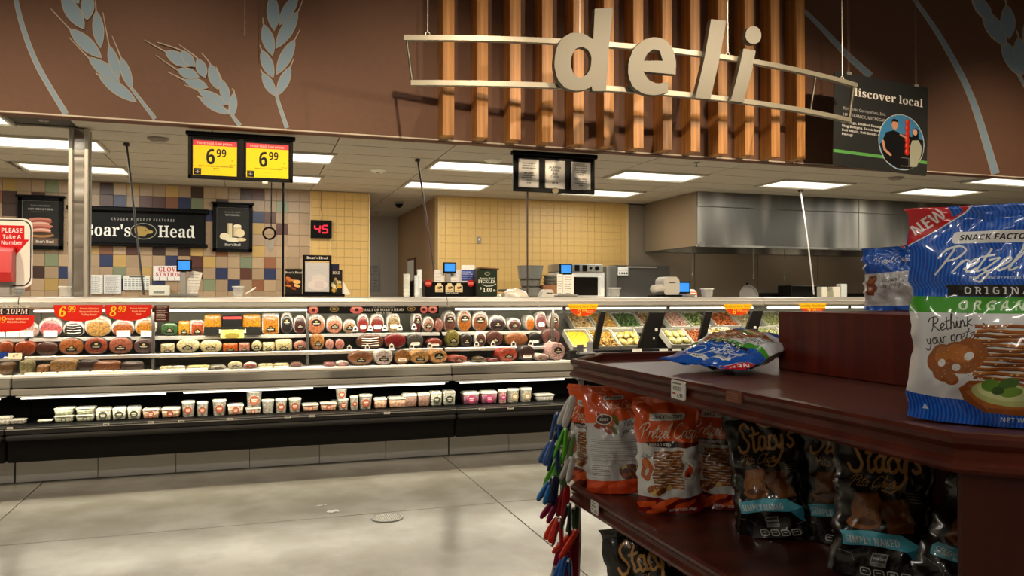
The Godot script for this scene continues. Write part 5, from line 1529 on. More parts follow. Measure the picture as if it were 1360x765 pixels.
func build_tubs() -> void:
	for c in [Color(0.5, 0.22, 0.13), Color(0.18, 0.2, 0.15), Color(0.55, 0.12, 0.3), Color(0.5, 0.42, 0.3)]:
		var p := paper(40, 40, Color(0.86, 0.82, 0.72))
		p.ell(20, 20, 19, 19, c)
		p.ell(20, 20, 14, 14, c.lightened(0.15))
		p.rect(9, 15, 22, 3, Color(0.9, 0.86, 0.78)); p.rect(12, 22, 16, 3, Color(0.9, 0.86, 0.78))
		stickers.append(p)
	rng.seed = 9
	var W := Color(0.8, 0.79, 0.74)
	var or_ := Color(0.85, 0.62, 0.46)
	var Y := 0.431
	var base := func(x: float) -> float: return 566.0 - 0.0405 * x
	# [x0, x1, top, fill colour, sticker, kind, look]; each of these stands on the chiller deck
	var L := [[-6, 15, 556, W, -1, "flat", "clear-lidded white pack at the photo's left edge"], [12, 33, 559, W, -1, "flat", "low white pack beside the first one at the left"],
		[48, 69, 561, Color(0.75, 0.75, 0.7), -1, "flat", "low grey-white pack left of the greenish stack"], [70, 98, 554, Color(0.78, 0.82, 0.66), 1, "flat", "lower left clamshell of the greenish pair of stacks"], [99, 126, 553, Color(0.78, 0.82, 0.66), 1, "flat", "lower right clamshell of the greenish pair of stacks"],
		[126, 148, 545, Color(0.87, 0.88, 0.78), 1, "box", "left tub of the white trio with dark green stickers"], [148, 168, 544, Color(0.87, 0.88, 0.78), 1, "box", "middle tub of the white trio with dark green stickers"], [168, 187, 543, Color(0.87, 0.88, 0.78), 1, "box", "right tub of the white trio with dark green stickers"],
		[188, 212, 545, or_, 0, "flat", "orange-filled flat pack right of the green-sticker trio"], [213, 240, 544, or_, 0, "flat", "second orange-filled flat pack right of the green-sticker trio"],
		[240, 259, 535, W, 0, "cup", "white round tub with orange sticker right of the orange flat packs"], [260, 277, 536, W, 0, "cup", "second white round tub right of the orange flat packs"],
		[281, 301, 533, W, 0, "cup", "small wide-lidded white cup standing alone left of the tall tub"], [301, 324, 539, Color(0.86, 0.74, 0.62), 0, "box", "tan tub left of the tall stacked tub"],
		[325, 347, 544, Color(0.86, 0.76, 0.66), 0, "flat", "flat pack under the tall white tub"], [347, 365, 533, W, -1, "cup", "plain white cup right of the tall tub"], [365, 382, 532, W, 0, "cup", "white cup with sticker, second right of the tall tub"], [383, 401, 531, W, 0, "cup", "white cup with sticker, third right of the tall tub"],
		[401, 424, 539, or_, 0, "flat", "flat orange pack left of the middle cup stack"], [425, 448, 537, or_, 0, "flat", "flat orange pack touching the middle cup stack"],
		[449, 464, 532, W, 0, "cup", "lower cup of the stack of two in the middle of the chiller"], [465, 477, 528, W, 0, "cup", "white cup just right of the stack of two"], [477, 496, 526, W, 0, "cup", "broad white cup left of the salmon-filled packs"],
		[497, 515, 531, Color(0.85, 0.6, 0.45), -1, "flat", "first salmon-filled flat pack"], [516, 541, 530, Color(0.85, 0.6, 0.45), -1, "flat", "second, wider salmon-filled flat pack"],
		[535, 555, 525, Color(0.5, 0.3, 0.24), -1, "box", "first dark meat tub with white lid"], [555, 572, 524, Color(0.5, 0.3, 0.24), -1, "box", "second dark meat tub with white lid"], [572, 588, 522, Color(0.85, 0.87, 0.8), 1, "box", "white tub with green sticker right of the dark meat tubs"], [589, 606, 521, Color(0.85, 0.87, 0.8), 1, "box", "second green-sticker tub, last before the case joint"],
		[615, 638, 523, Color(0.42, 0.08, 0.22), 2, "box", "first purple-filled tub right of the case joint"], [639, 662, 522, Color(0.42, 0.08, 0.22), 2, "box", "second purple-filled tub right of the case joint"], [663, 675, 520, Color(0.86, 0.62, 0.62), 2, "cup", "pink-filled cup beside the purple tubs"], [675, 692, 519, W, 3, "cup", "white cup, second from the right end of the tubs"], [692, 709, 518, W, 3, "cup", "white cup at the right end of the tubs"], [712, 738, 527, Color(0.78, 0.78, 0.76), -1, "flat", "flat clear pack last before the hanging strip of clips"]]
	var up := {}
	for r in L:
		var mid: float = (r[0] + r[1]) / 2.0
		up[r[6]] = tub(r[6], r[0], r[1], r[2], base.call(mid), 6.5, Y, W, r[3], r[4], r[5])
	# second tier
	for r in [[70, 98, 545, "lower left clamshell of the greenish pair of stacks", Color(0.78, 0.82, 0.66), -1, "flat", "upper left clamshell of the greenish pair of stacks", 554],
		[99, 126, 544, "lower right clamshell of the greenish pair of stacks", Color(0.78, 0.82, 0.66), -1, "flat", "upper right clamshell of the greenish pair of stacks", 553],
		[326, 349, 521, "flat pack under the tall white tub", W, 0, "cup", "tall white tub with a red sticker standing on a flat pack", 544],
		[446, 462, 518, "lower cup of the stack of two in the middle of the chiller", W, 0, "cup", "upper cup of the stack of two in the middle of the chiller", 532]]:
		tub(r[7], r[0], r[1], r[2], r[8], 6.505, up[r[3]] + 0.001, W, r[4], r[5], r[6])
	# a second row further back
	for r in [[128, 147, 538, "left tub of the rear row behind the green-sticker trio"], [149, 167, 537, "middle tub of the rear row behind the green-sticker trio"], [168, 186, 536, "right tub of the rear row behind the green-sticker trio"], [190, 214, 541, "rear pack behind the first orange flat pack"], [215, 240, 541, "rear pack behind the second orange flat pack"], [440, 452, 528, "cup behind the stack of two in the middle"], [630, 650, 520, "tub behind the two purple tubs"], [566, 590, 519, "tub behind the green-sticker tubs by the case joint"]]:
		tub(r[3], r[0], r[1], r[2], base.call((r[0] + r[1]) / 2.0) - 10.0, 6.68, Y, W, Color(0.82, 0.82, 0.74), -1, "box")
	# white price chips on the rail
	var tk := paper(24, 10, Color(0.92, 0.9, 0.84))
	tk.rect(4, 3, 16, 3, Color(0.4, 0.38, 0.35))
	var k := 0
	for x in [13, 141, 200, 241, 306, 382, 414, 514, 640, 678]:
		var c := Vector2(x, base.call(x) + 3.5)
		hang_card("rail_chip", "tiny white price chip, %s from left on the chiller's front rail" % ORD[k], [c + Vector2(-4, -1.6), c + Vector2(4, -1.8), c + Vector2(4, 1.2), c + Vector2(-4, 1.4)], 6.268, tk, "price ticket", "white chips on the chiller rail")
		k += 1
	build_salads()
func tray(n: String, label: String, px: Array, w0: float, dw: float, tilt_top: float, tilt_low: float, salad_col: Array, style: String, salad_label: String) -> void:
	# a tilted steel-white tray between px[0] and px[1]; its low edge at distance w0 and height tilt_low
	var a := P(px[0], 440, w0 + dw / 2); var b := P(px[1], 440, w0 + dw / 2)
	var wd := b.x - a.x
	var low := Vector3((a.x + b.x) / 2, tilt_low, -w0)
	var high := Vector3(low.x, tilt_top, -(w0 + dw))
	var dir := (high - low)
	var ln := dir.length()
	dir /= ln
	var bs := Basis(Vector3.RIGHT, dir, Vector3.RIGHT.cross(dir))
	var t := thing("salad_tray", label, "tray", (low + high) / 2, 0.0, "tilted salad trays")
	t.basis = bs
	var st := mk()
	bx(st, Vector3(0, 0, -0.05), Vector3(wd, ln, 0.006))
	for s in [-1, 1]:
		bx(st, Vector3(s * wd / 2, 0, -0.02), Vector3(0.007, ln, 0.07), 0.002)
		bx(st, Vector3(0, s * ln / 2, -0.02), Vector3(wd, 0.007, 0.07), 0.002)
	part(t, "tray_body", st, M("tray_grey", Color(0.62, 0.61, 0.57), 0.4))
	var sd := Node3D.new()
	sd.name = numbered(n)
	add_child(sd)
	sd.transform = t.transform
	tag(sd, salad_label, "salad", "salads in the tilted trays")
	var groups := {}
	for i in salad_col.size(): groups[i] = mk()
	var r := RandomNumberGenerator.new()
	r.seed = hash(label)
	if style == "smooth":
		var rows := []
		for j in 13:
			var l := PackedVector3Array()
			for i in 13:
				var u := i / 12.0 - 0.5; var v := j / 12.0 - 0.5
				l.append(Vector3(u * wd * 0.94, v * ln * 0.94, -0.012 + 0.02 * (0.25 - u * u) + 0.007 * sin(u * 23 + v * 9) * cos(v * 19)))
			rows.append(l)
		grid(groups[0], rows, [], 1.0)
	elif style == "halves":
		bx(groups[1], Vector3(0, 0, -0.03), Vector3(wd * 0.94, ln * 0.94, 0.02))
		for j in 2:
			for i in 3:
				var c := Vector3((i - 1) * wd * 0.29 + j * 0.012, (j - 0.5) * ln * 0.4 + r.randf_range(-0.01, 0.01), 0.0)
				blob(groups[0], c, Vector3(wd * 0.15, ln * 0.2, 0.026), 10, Basis(Vector3(0, 0, 1), r.randf_range(-0.7, 0.7)))
				if salad_col.size() > 2:
					blob(groups[2], c + Vector3(0.002, 0, 0.014), Vector3(wd * 0.09, ln * 0.12, 0.014), 8, Basis(Vector3(0, 0, 1), 0.5))
	else:
		bx(groups[0], Vector3(0, 0, -0.034), Vector3(wd * 0.95, ln * 0.95, 0.022))
		var cnt := int(wd * ln / 0.00022)
		for i in mini(cnt, 260):
			var c := Vector3(r.randf_range(-0.46, 0.46) * wd, r.randf_range(-0.46, 0.46) * ln, r.randf_range(-0.02, 0.006))
			var bb := Basis.from_euler(Vector3(r.randf() * 6, r.randf() * 6, r.randf() * 6))
			var g: SurfaceTool = groups[r.randi() % salad_col.size()]
			match style:
				"leaf": blob(g, c, Vector3(0.022, 0.005, 0.016) * r.randf_range(0.7, 1.3), 6, bb)
				"tube": bx(g, c, Vector3(0.034, 0.014, 0.014), 0.005, bb)
				"shred": bx(g, c, Vector3(0.022, 0.005, 0.006), 0.0, bb)
				_: blob(g, c, Vector3(0.016, 0.013, 0.014) * r.randf_range(0.8, 1.3), 6, bb)
	for i in salad_col.size():
		var mi := part(sd, "salad_pieces", groups[i], food((salad_col[i] as Color).darkened(0.12), 0.4))
		mi.set_meta("kind", "stuff")
func build_salads() -> void:
	var Yl := Color(0.92, 0.83, 0.24)
	var G := Color(0.3, 0.45, 0.16)
	var defs := [
		["mashed_salad", [757, 783], 1, [Color(0.8, 0.68, 0.46), Color(0.72, 0.6, 0.38)], "lump", "tan chunky salad at the upper left end of the salad trays", "upper tray at the left end of the salads, holding the tan salad"],
		["mustard_salad", [755, 784], 0, [Yl], "smooth", "smooth bright yellow salad at the lower left end of the salad trays", "lower tray at the left end, holding the bright yellow salad"],
		["pasta_salad", [787, 815], 1, [Color(0.85, 0.66, 0.2), Color(0.8, 0.58, 0.16), Color(0.9, 0.75, 0.35)], "tube", "yellow pasta salad in the upper second tray column", "upper tray with yellow pasta, second column"],
		["pasta_salad", [787, 816], 0, [Color(0.85, 0.66, 0.2), Color(0.8, 0.58, 0.16), Color(0.9, 0.75, 0.35)], "tube", "yellow pasta salad spilling down the lower second tray column", "lower tray with yellow pasta, second column"],
		["green_salad", [817, 846], 1, [G, Color(0.42, 0.55, 0.22), Color(0.22, 0.35, 0.12)], "leaf", "dark green broccoli salad in the upper third column", "upper tray with broccoli, third column"],
		["egg_half", [818, 849], 0, [Color(0.88, 0.8, 0.42), Color(0.92, 0.9, 0.82), Color(0.9, 0.76, 0.3)], "halves", "pale yellow wedges on white in the lower third column", "lower white tray of pale yellow wedges, third column"],
		["bean_salad", [849, 866], 1, [Color(0.7, 0.55, 0.3), Color(0.75, 0.7, 0.45), Color(0.5, 0.3, 0.16)], "lump", "mixed bean salad just left of the broad black divider", "upper tray of beans left of the broad black divider"],
		["ham_salad", [884, 908], 1, [Color(0.82, 0.62, 0.55), Color(0.85, 0.7, 0.62)], "lump", "pink ham salad right of the broad black divider", "upper tray of pink salad right of the divider"],
		["stuffed_half", [884, 913], 0, [Color(0.8, 0.77, 0.45), Color(0.88, 0.87, 0.8), Color(0.92, 0.88, 0.65)], "halves", "green-rimmed stuffed halves on white right of the divider", "lower white tray of stuffed halves right of the divider"],
		["pea_salad", [911, 935], 1, [G, Color(0.5, 0.62, 0.3), Color(0.75, 0.75, 0.5)], "leaf", "green leafy salad left of the orange pasta", "upper tray of green leafy salad"],
		["carrot_salad", [915, 940], 0, [Color(0.82, 0.42, 0.16), Color(0.86, 0.55, 0.3)], "shred", "orange shredded carrot salad behind the lying blue bag", "lower tray of orange carrot salad"],
		["macaroni_salad", [944, 974], 1, [Color(0.88, 0.5, 0.1), Color(0.84, 0.44, 0.08)], "tube", "bright orange macaroni in the upper row", "upper tray of bright orange macaroni"],
		["fruit_salad", [946, 976], 0, [Color(0.9, 0.78, 0.25), Color(0.92, 0.9, 0.8)], "lump", "yellow and white salad above the lying blue bag", "lower tray of yellow and white salad"],
		["potato_salad", [977, 998], 1, [Color(0.82, 0.76, 0.62), Color(0.7, 0.64, 0.45)], "lump", "beige potato salad left of the second dark divider", "upper tray of beige potato salad"],
		["slaw_salad", [1008, 1040], 0, [Color(0.8, 0.84, 0.56), Color(0.88, 0.88, 0.7), Color(0.6, 0.7, 0.35)], "shred", "pale green shredded coleslaw left of the raised wooden block, lower tray", "lower tray of coleslaw beside the wooden block"],
		["slaw_salad", [1010, 1040], 1, [Color(0.8, 0.84, 0.56), Color(0.88, 0.88, 0.7), Color(0.6, 0.7, 0.35)], "shred", "pale green shredded coleslaw left of the raised wooden block, upper tray", "upper tray of coleslaw beside the wooden block"],
	]
	for d in defs:
		if d[2] == 1: tray(d[0], d[6], d[1], 6.92, 0.24, 1.19, 1.05, d[3], d[4], d[5])
		else: tray(d[0], d[6], d[1], 6.64, 0.25, 1.035, 0.885, d[3], d[4], d[5])
	# black sloping dividers and arms between the trays
	var divs := [[863, 884, 415, 846, 869, 466, "broad black sloping divider between the salad trays with a white clip"], [798, 805, 414, 786, 794, 466, "narrow black sloping arm left of the broccoli tray"], [937, 946, 414, 926, 935, 462, "narrow black sloping arm left of the orange macaroni"], [1000, 1014, 413, 983, 1000, 462, "second broad black divider, left of the coleslaw"]]
	for d in divs:
		var a := P(d[0], d[2], 6.66); var b := P(d[1], d[2], 6.66); var c := P(d[4], d[5], 6.62); var e := P(d[3], d[5], 6.62)
		var o := (a + b + c + e) / 4
		var st := mk()
		for z in [0.0, -0.03]:
			var q := [a - o + Vector3(0, 0, z), b - o + Vector3(0, 0, z), c - o + Vector3(0, 0, z), e - o + Vector3(0, 0, z)]
			quad(st, q[0], q[1], q[2], q[3], Vector3(0, 0, 1.0 if z == 0.0 else -1.0))
		var r := [a - o, b - o, c - o, e - o]
		for i in 4:
			var p: Vector3 = r[i]; var n: Vector3 = r[(i + 1) % 4]
			quad(st, p, n, n + Vector3(0, 0, -0.03), p + Vector3(0, 0, -0.03), ((p + n) / 2).normalized())
		var t := thing("tray_divider", d[6], "divider", o, 0.0, "black dividers among the salad trays")
		part(t, "plate", st, M("black_case"))
		if d[1] - d[0] > 10:
			for k in 2:
				var s2 := mk()
				bx(s2, (r[1] as Vector3).lerp(r[2], 0.45 + 0.22 * k) + Vector3(-0.05, 0, 0.008), Vector3(0.026 - 0.008 * k, 0.026 - 0.008 * k, 0.012), 0.003)
				part(t, "clip", s2, M("white"))
	# black front deck beneath the trays
	var t := thing("tray_rack", "black rack carrying the tilted salad trays behind the case glass", "rack", Vector3(4.6, 0.777, -6.8))
	pbox(t, "front_rail", 2.73, 8.0, 0.78, 0.87, 6.56, 6.62, M("black"), 0.006)
	pbox(t, "step", 2.73, 8.0, 0.78, 0.835, 6.62, 7.2, M("black"))
	pbox(t, "rear_support", 2.73, 8.0, 0.78, 0.98, 6.95, 7.2, M("black"))
	var tk := paper(44, 14, Color(0.9, 0.9, 0.86))
	var k := 0
	for x in [[768, 781], [840, 852], [876, 887], [893, 905]]:
		hang_card("rail_chip", "small white card, %s from left on the black rail below the salad trays" % ORD[k], [Vector2(x[0], 463), Vector2(x[1], 463), Vector2(x[1], 467.5), Vector2(x[0], 467.5)], 6.55, tk, "price ticket", "white cards below the salad trays")
		k += 1
# ---------------------------------------------------------------- wooden snack table in front, with its bags
const FLAT := Basis(Vector3(1, 0, 0), Vector3(0, 0, -1), Vector3(0, 1, 0))
func inset(p: PackedVector2Array, d: float) -> PackedVector2Array:
	var o := PackedVector2Array()
	var n := p.size()
	for i in n:
		var e0 := (p[i] - p[(i + n - 1) % n]).normalized()
		var e1 := (p[(i + 1) % n] - p[i]).normalized()
		var n0 := Vector2(-e0.y, e0.x); var n1 := Vector2(-e1.y, e1.x)
		var b := (n0 + n1).normalized()
		o.append(p[i] + b * d / b.dot(n0))
	return o
func ring_sweep(st: SurfaceTool, p: PackedVector2Array, prof: Array, o: Vector3) -> void:
	# moulding carried round the outline p (in x and w); prof is (inset, height)
	for k in prof.size():
		var a: Vector2 = prof[k]; var b: Vector2 = prof[(k + 1) % prof.size()]
		var pa := inset(p, a.x); var pb := inset(p, b.x)
		var dv := b - a
		for i in p.size():
			var j := (i + 1) % p.size()
			var e := (p[j] - p[i]).normalized()
			var outw := Vector3(e.y, 0, e.x)   # outward in world for a counter-clockwise outline in (x, w)
			var n := (outw * dv.y + Vector3.UP * dv.x).normalized()
			quad(st, Vector3(pa[i].x, a.y, -pa[i].y) - o, Vector3(pa[j].x, a.y, -pa[j].y) - o, Vector3(pb[j].x, b.y, -pb[j].y) - o, Vector3(pb[i].x, b.y, -pb[i].y) - o, n)
func build_table() -> void:
	var o := Vector3(1.85, 0, -1.325)
	var t := thing("display_table", "dark cherry wooden snack table with chamfered corners, raised centre block and shelves", "display table", o)
	var p := PackedVector2Array([Vector2(0.80, 1.92), Vector2(0.80, 0.73), Vector2(1.0, 0.53), Vector2(2.7, 0.53), Vector2(2.9, 0.73), Vector2(2.9, 1.92), Vector2(2.72, 2.12), Vector2(0.965, 2.12)])
	var off := func(q: PackedVector2Array) -> PackedVector2Array:
		var r := PackedVector2Array()
		for v in q: r.append(v - Vector2(o.x, -o.z))
		return r
	for s in [["top_shelf", 1.145, 1.165, 0.02], ["lower_shelf", 0.825, 0.847, 0.02], ["base_shelf", 0.47, 0.5, 0.02]]:
		var st := mk()
		prism(st, off.call(inset(p, s[3])), s[1], s[2], Transform3D(FLAT, Vector3.ZERO))
		part(t, s[0], st, M("cherry_top", Color(0.34, 0.19, 0.15), 0.33) if s[0] == "top_shelf" else M("cherry"))
	for s in [["top_lip", 1.187, 1.139, 0.022], ["lower_lip", 0.856, 0.81, 0.009], ["base_lip", 0.508, 0.46, 0.009]]:
		var hi: float = s[1]; var lo: float = s[2]; var h := hi - lo
		var st := mk()
		ring_sweep(st, p, [Vector2(0.026, lo), Vector2(0.003, lo), Vector2(-0.002, lo + 0.005), Vector2(-0.002, lo + 0.011), Vector2(0.006, lo + 0.018), Vector2(0.007, hi - 0.02), Vector2(0.0, hi - 0.012), Vector2(-0.001, hi - 0.005), Vector2(0.004, hi), Vector2(0.02, hi), Vector2(0.026, hi - 0.004)], o)
		part(t, s[0], st, M("cherry"))
	var c := mk()
	bx(c, Vector3(0, 0.57, 0), Vector3(1.143, 1.14, 0.73), 0.004)
	part(t, "core_panel", c, M("cherry_up"))
	var b := mk()
	bx(b, Vector3(0, 1.2395, 0), Vector3(1.143, 0.149, 0.73), 0.003)
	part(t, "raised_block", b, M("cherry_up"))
	# upright end panels under the chamfers
	for k in [[Vector2(0.825, 0.745), Vector2(1.0, 0.57)], [Vector2(2.7, 0.57), Vector2(2.875, 0.745)]]:
		var q0: Vector2 = k[0]; var q1: Vector2 = k[1]
		var d := (q1 - q0)
		var st := mk()
		var yb := Basis(Vector3(d.x, 0, -d.y).normalized(), Vector3.UP, Vector3(d.x, 0, -d.y).normalized().cross(Vector3.UP))
		bx(st, Vector3((q0.x + q1.x) / 2, 0.57, -(q0.y + q1.y) / 2) - o, Vector3(d.length(), 1.14, 0.03), 0.003, yb)
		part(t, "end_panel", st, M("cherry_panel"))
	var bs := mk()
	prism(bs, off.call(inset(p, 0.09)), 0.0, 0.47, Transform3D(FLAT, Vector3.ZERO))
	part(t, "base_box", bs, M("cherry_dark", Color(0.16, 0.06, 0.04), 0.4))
	# shelf-edge price tags on the near-left rim
	var face := Basis(Vector3(0, 0, 1), Vector3.UP, Vector3(-1, 0, 0))
	var tags := [[901, 518, 0.052, 0.036, "white shelf tag with bar code and price on the table's upper rim", Color(0.86, 0.84, 0.8)], [975, 527, 0.046, 0.02, "worn brown paper remnant of a tag on the table's upper rim", Color(0.42, 0.24, 0.17)], [790, 674, 0.042, 0.03, "white shelf tag on the table's lower shelf rim", Color(0.84, 0.82, 0.78)]]
	for k in 3:
		var g: Array = tags[k]
		var d := ray(g[0], g[1])
		var at := Vector3(0, EYE, 0) + d * (0.7985 / d.x)
		var pen := paper(104, 72, g[5])
		if k != 1:
			for i in 22:
				pen.rect(14 + i * 3 + (i * 7) % 3, 22, 1 + (i * 5) % 2, 16, Color(0.12, 0.12, 0.12))
			pen.rect(12, 8, 66, 6, Color(0.45, 0.44, 0.42))
			pen.text("4.99" if k == 0 else "2.99", 46, 64, 22, Color(0.08, 0.08, 0.08), "sansb")
			pen.rect(12, 48, 24, 6, Color(0.6, 0.2, 0.15))
		else:
			scribble(pen, 8, 12, 84, 4, 15, Color(0.55, 0.4, 0.3), 3, 6.0)
		var st := mk()
		prism(st, rounded(g[2], g[3], 0.003, 2), -0.0015, 0.0015, Transform3D(face, Vector3.ZERO), pen.uv())
		solo("shelf_tag", st, atlas_mat, g[4], "price tag", at)
	# clear plastic ticket holder at the far left corner
	var hp := P(778.0, 472, 2.06)
	var h := thing("tag_holder", "clear and white plastic ticket holder clipped to the table's far left corner", "tag holder", Vector3(hp.x, 1.187, hp.z))
	var s1 := mk()
	bx(s1, Vector3(0.012, 0.012, 0), Vector3(0.014, 0.05, 0.014), 0.003)
	bx(s1, Vector3(0.0, 0.004, 0), Vector3(0.05, 0.008, 0.03), 0.003)
	part(h, "clip_base", s1, M("white"))
	var s2 := mk()
	bx(s2, Vector3(-0.02, 0.014, 0.006), Vector3(0.02, 0.03, 0.003), 0.001)
	part(h, "label_window", s2, M("grey"))

func bag_texture(kind: String) -> ImageTexture:
	var W := 720; var H := 1000
	var im := Image.create(W * 2, H, false, Image.FORMAT_RGB8)
	var f := Pen.new(self, im, 0, 0, W, H)
	var b := Pen.new(self, im, W, 0, W, H)
	var white := Color(0.93, 0.93, 0.92)
	var pale := Color(0.86, 0.865, 0.865)
	var brown := Color(0.58, 0.31, 0.1)
	var dark := Color(0.3, 0.14, 0.05)
	var r := RandomNumberGenerator.new()
	r.seed = 3
	var crisps := func(p: Pen, x0: float, x1: float, y0: float, n: int, step: float) -> void:
		for i in n:
			var y := y0 + i * step
			var up := PackedVector2Array(); var dn := []
			for k in 15:
				var x := lerpf(x0 + r.randf_range(-8, 8), x1, k / 14.0)
				var wv := sin(k * 0.9 + i * 2.1) * 3.0 + r.randf_range(-1.5, 1.5)
				up.append(Vector2(x, y + wv)); dn.append(Vector2(x, y + wv + step * 0.66))
			dn.reverse()
			var q := up.duplicate()
			for v in dn: q.append(v)
			p.poly(q, [brown, Color(0.66, 0.38, 0.14), Color(0.5, 0.26, 0.08)][i % 3])
			p.line(Array(up), 3.0, Color(0.83, 0.6, 0.33))
			p.line(dn, 3.5, dark)
			for k in 4:
				p.ell(r.randf_range(x0 + 10, x1 - 10), y + step * 0.35, 5, 2.5, Color(0.92, 0.84, 0.7))
	if kind == "blue":
		var blue := Color(0.02, 0.27, 0.66)
		f.fill(blue); b.fill(blue)
		for p in [f, b]:
			for x in range(0, W, 16):
				p.rect(x, 0, 7, H, Color(0.08, 0.43, 0.84))
		f.poly(PackedVector2Array([Vector2(0, 0), Vector2(268, 0), Vector2(140, 92), Vector2(60, 150), Vector2(0, 186)]), Color(0.78, 0.06, 0.1))
		f.line([Vector2(268, 0), Vector2(140, 92), Vector2(60, 150), Vector2(0, 186)], 6, Color(0.85, 0.9, 0.95))
		f.text("NEW", 26, 138, 74, white, "sansb", 0.95, 0.0, -0.6)
		f.poly(px_round(185, 122, 350, 56, 14), white)
		f.mid("SNACK FACTORY", 360, 163, 36, Color(0.06, 0.06, 0.08), "sansb", 1.05)
		f.script("Pretzel Crisps", 92, 316, 118, white, 9.0, -0.04, 0.98, 0.45)
		f.mid("THIN, CRUNCHY PRETZEL CRACKERS", 400, 344, 17, white, "sansb")
		f.rect(150, 370, W - 150, 52, Color(0.05, 0.05, 0.06))
		f.mid("O R I G I N A L", 360, 412, 44, white, "sansb", 1.0)
		f.rect(0, 424, W, 74, Color(0.27, 0.62, 0.15))
		f.mid("O R G A N I C", 385, 484, 60, Color(0.9, 0.97, 0.85), "sansb", 0.95)
		f.poly(PackedVector2Array([Vector2(0, 498), Vector2(W, 498), Vector2(W, 905), Vector2(520, 885), Vector2(200, 890), Vector2(0, 880)]), pale)
		f.script("Rethink", 78, 590, 62, Color(0.1, 0.1, 0.1), 4.0, -0.2)
		f.script("your pretzel!", 66, 650, 56, Color(0.1, 0.1, 0.1), 3.6, -0.2)
		crisps.call(f, 268, 640, 548, 12, 21)
		# one pretzel crisp with three holes
		f.ell(200, 700, 78, 72, brown, 0.3); f.ell(132, 712, 58, 70, brown); f.ell(238, 690, 66, 84, Color(0.6, 0.33, 0.11), 0.4); f.ell(150, 770, 46, 44, brown); f.ell(180, 800, 30, 26, brown)
		f.ell(200, 680, 56, 40, Color(0.7, 0.41, 0.15), 0.3); f.ell(130, 690, 30, 40, Color(0.68, 0.4, 0.15))
		f.ell(136, 728, 15, 18, pale); f.ell(196, 744, 17, 17, pale); f.ell(236, 690, 19, 19, pale)
		for i in 60: f.ell(r.randf_range(90, 290), r.randf_range(640, 800), 2.5, 2, Color(0.8, 0.62, 0.4))
		# dipped crisp
		f.poly(PackedVector2Array([Vector2(212, 838), Vector2(250, 800), Vector2(420, 790), Vector2(560, 846), Vector2(592, 890), Vector2(560, 930), Vector2(430, 944), Vector2(300, 938), Vector2(240, 890)]), brown)
		f.poly(PackedVector2Array([Vector2(240, 850), Vector2(300, 812), Vector2(430, 806), Vector2(550, 858), Vector2(562, 898), Vector2(430, 920), Vector2(310, 914)]), Color(0.68, 0.4, 0.16))
		f.ell(390, 852, 130, 52, Color(0.71, 0.74, 0.46), 0.15); f.ell(385, 842, 105, 38, Color(0.8, 0.82, 0.58), 0.15)
		f.ell(332, 816, 36, 27, Color(0.36, 0.54, 0.16)); f.ell(398, 806, 40, 24, Color(0.24, 0.4, 0.12), -0.4); f.ell(410, 842, 42, 22, Color(0.42, 0.58, 0.2), -0.2); f.ell(360, 838, 24, 18, Color(0.18, 0.32, 0.1))
		f.mid("NET WT 9.5 OZ (269g)", 500, 976, 30, Color(0.85, 0.88, 0.92), "sansb", 0.95)
		f.poly(PackedVector2Array([Vector2(60, 950), Vector2(74, 924), Vector2(88, 950)]), Color(0.75, 0.8, 0.88))
		# reverse
		b.script("Pretzel Crisps", 150, 260, 84, white, 7.0, -0.05, 0.95, 0.45)
		b.poly(PackedVector2Array([Vector2(0, 420), Vector2(W, 390), Vector2(W, 930), Vector2(0, 930)]), Color(0.78, 0.78, 0.78))
		b.poly(PackedVector2Array([Vector2(60, 470), Vector2(180, 440), Vector2(200, 640), Vector2(150, 770), Vector2(70, 760)]), Color(0.5, 0.24, 0.12))
		b.ell(120, 540, 34, 40, Color(0.66, 0.4, 0.2)); b.ell(120, 680, 30, 40, Color(0.62, 0.34, 0.16))
		b.script("Rethink", 260, 570, 78, Color(0.12, 0.12, 0.12), 5.0, -0.15)
		b.script("your pretzel!", 240, 656, 70, Color(0.12, 0.12, 0.12), 4.4, -0.15)
		scribble(b, 60, 860, 300, 3, 14, Color(0.4, 0.4, 0.4), 9, 4.0)
	elif kind == "orange":
		var og := Color(0.9, 0.35, 0.1)
		f.fill(Color(0.84, 0.84, 0.82)); b.fill(Color(0.76, 0.76, 0.75))
		f.poly(PackedVector2Array([Vector2(0, 0), Vector2(W, 0), Vector2(W, 410), Vector2(560, 440), Vector2(400, 430), Vector2(200, 402), Vector2(0, 400)]), og)
		f.poly(px_round(160, 150, 400, 62, 14), Color(0.9, 0.9, 0.86))
		f.mid("SNACK FACTORY", 360, 196, 40, Color(0.06, 0.05, 0.05), "sansb", 1.05)
		f.script("Pretzel Crisps", 40, 352, 124, Color(0.95, 0.92, 0.86), 9.0, 0.03, 1.0, 0.35)
		f.poly(PackedVector2Array([Vector2(90, 388), Vector2(480, 392), Vector2(470, 440), Vector2(380, 446), Vector2(150, 428)]), Color(0.16, 0.06, 0.04))
		f.text("BUFFALO WING", 140, 428, 34, white, "sansb")
		f.poly(PackedVector2Array([Vector2(480, 396), Vector2(W, 410), Vector2(W, 430), Vector2(560, 450), Vector2(470, 440)]), Color(0.35, 0.06, 0.04))
		f.script("Rethink", 40, 520, 40, Color(0.2, 0.2, 0.2), 3.0, 0.05)
		crisps.call(f, 190, 530, 470, 14, 23)
		f.ell(110, 620, 66, 100, Color(0.7, 0.33, 0.08)); f.ell(110, 640, 22, 32, Color(0.74, 0.74, 0.72)); f.ell(96, 570, 30, 40, Color(0.8, 0.45, 0.14))
		f.ell(600, 640, 78, 78, Color(0.55, 0.55, 0.53)); f.ell(600, 640, 72, 72, Color(0.84, 0.83, 0.8))
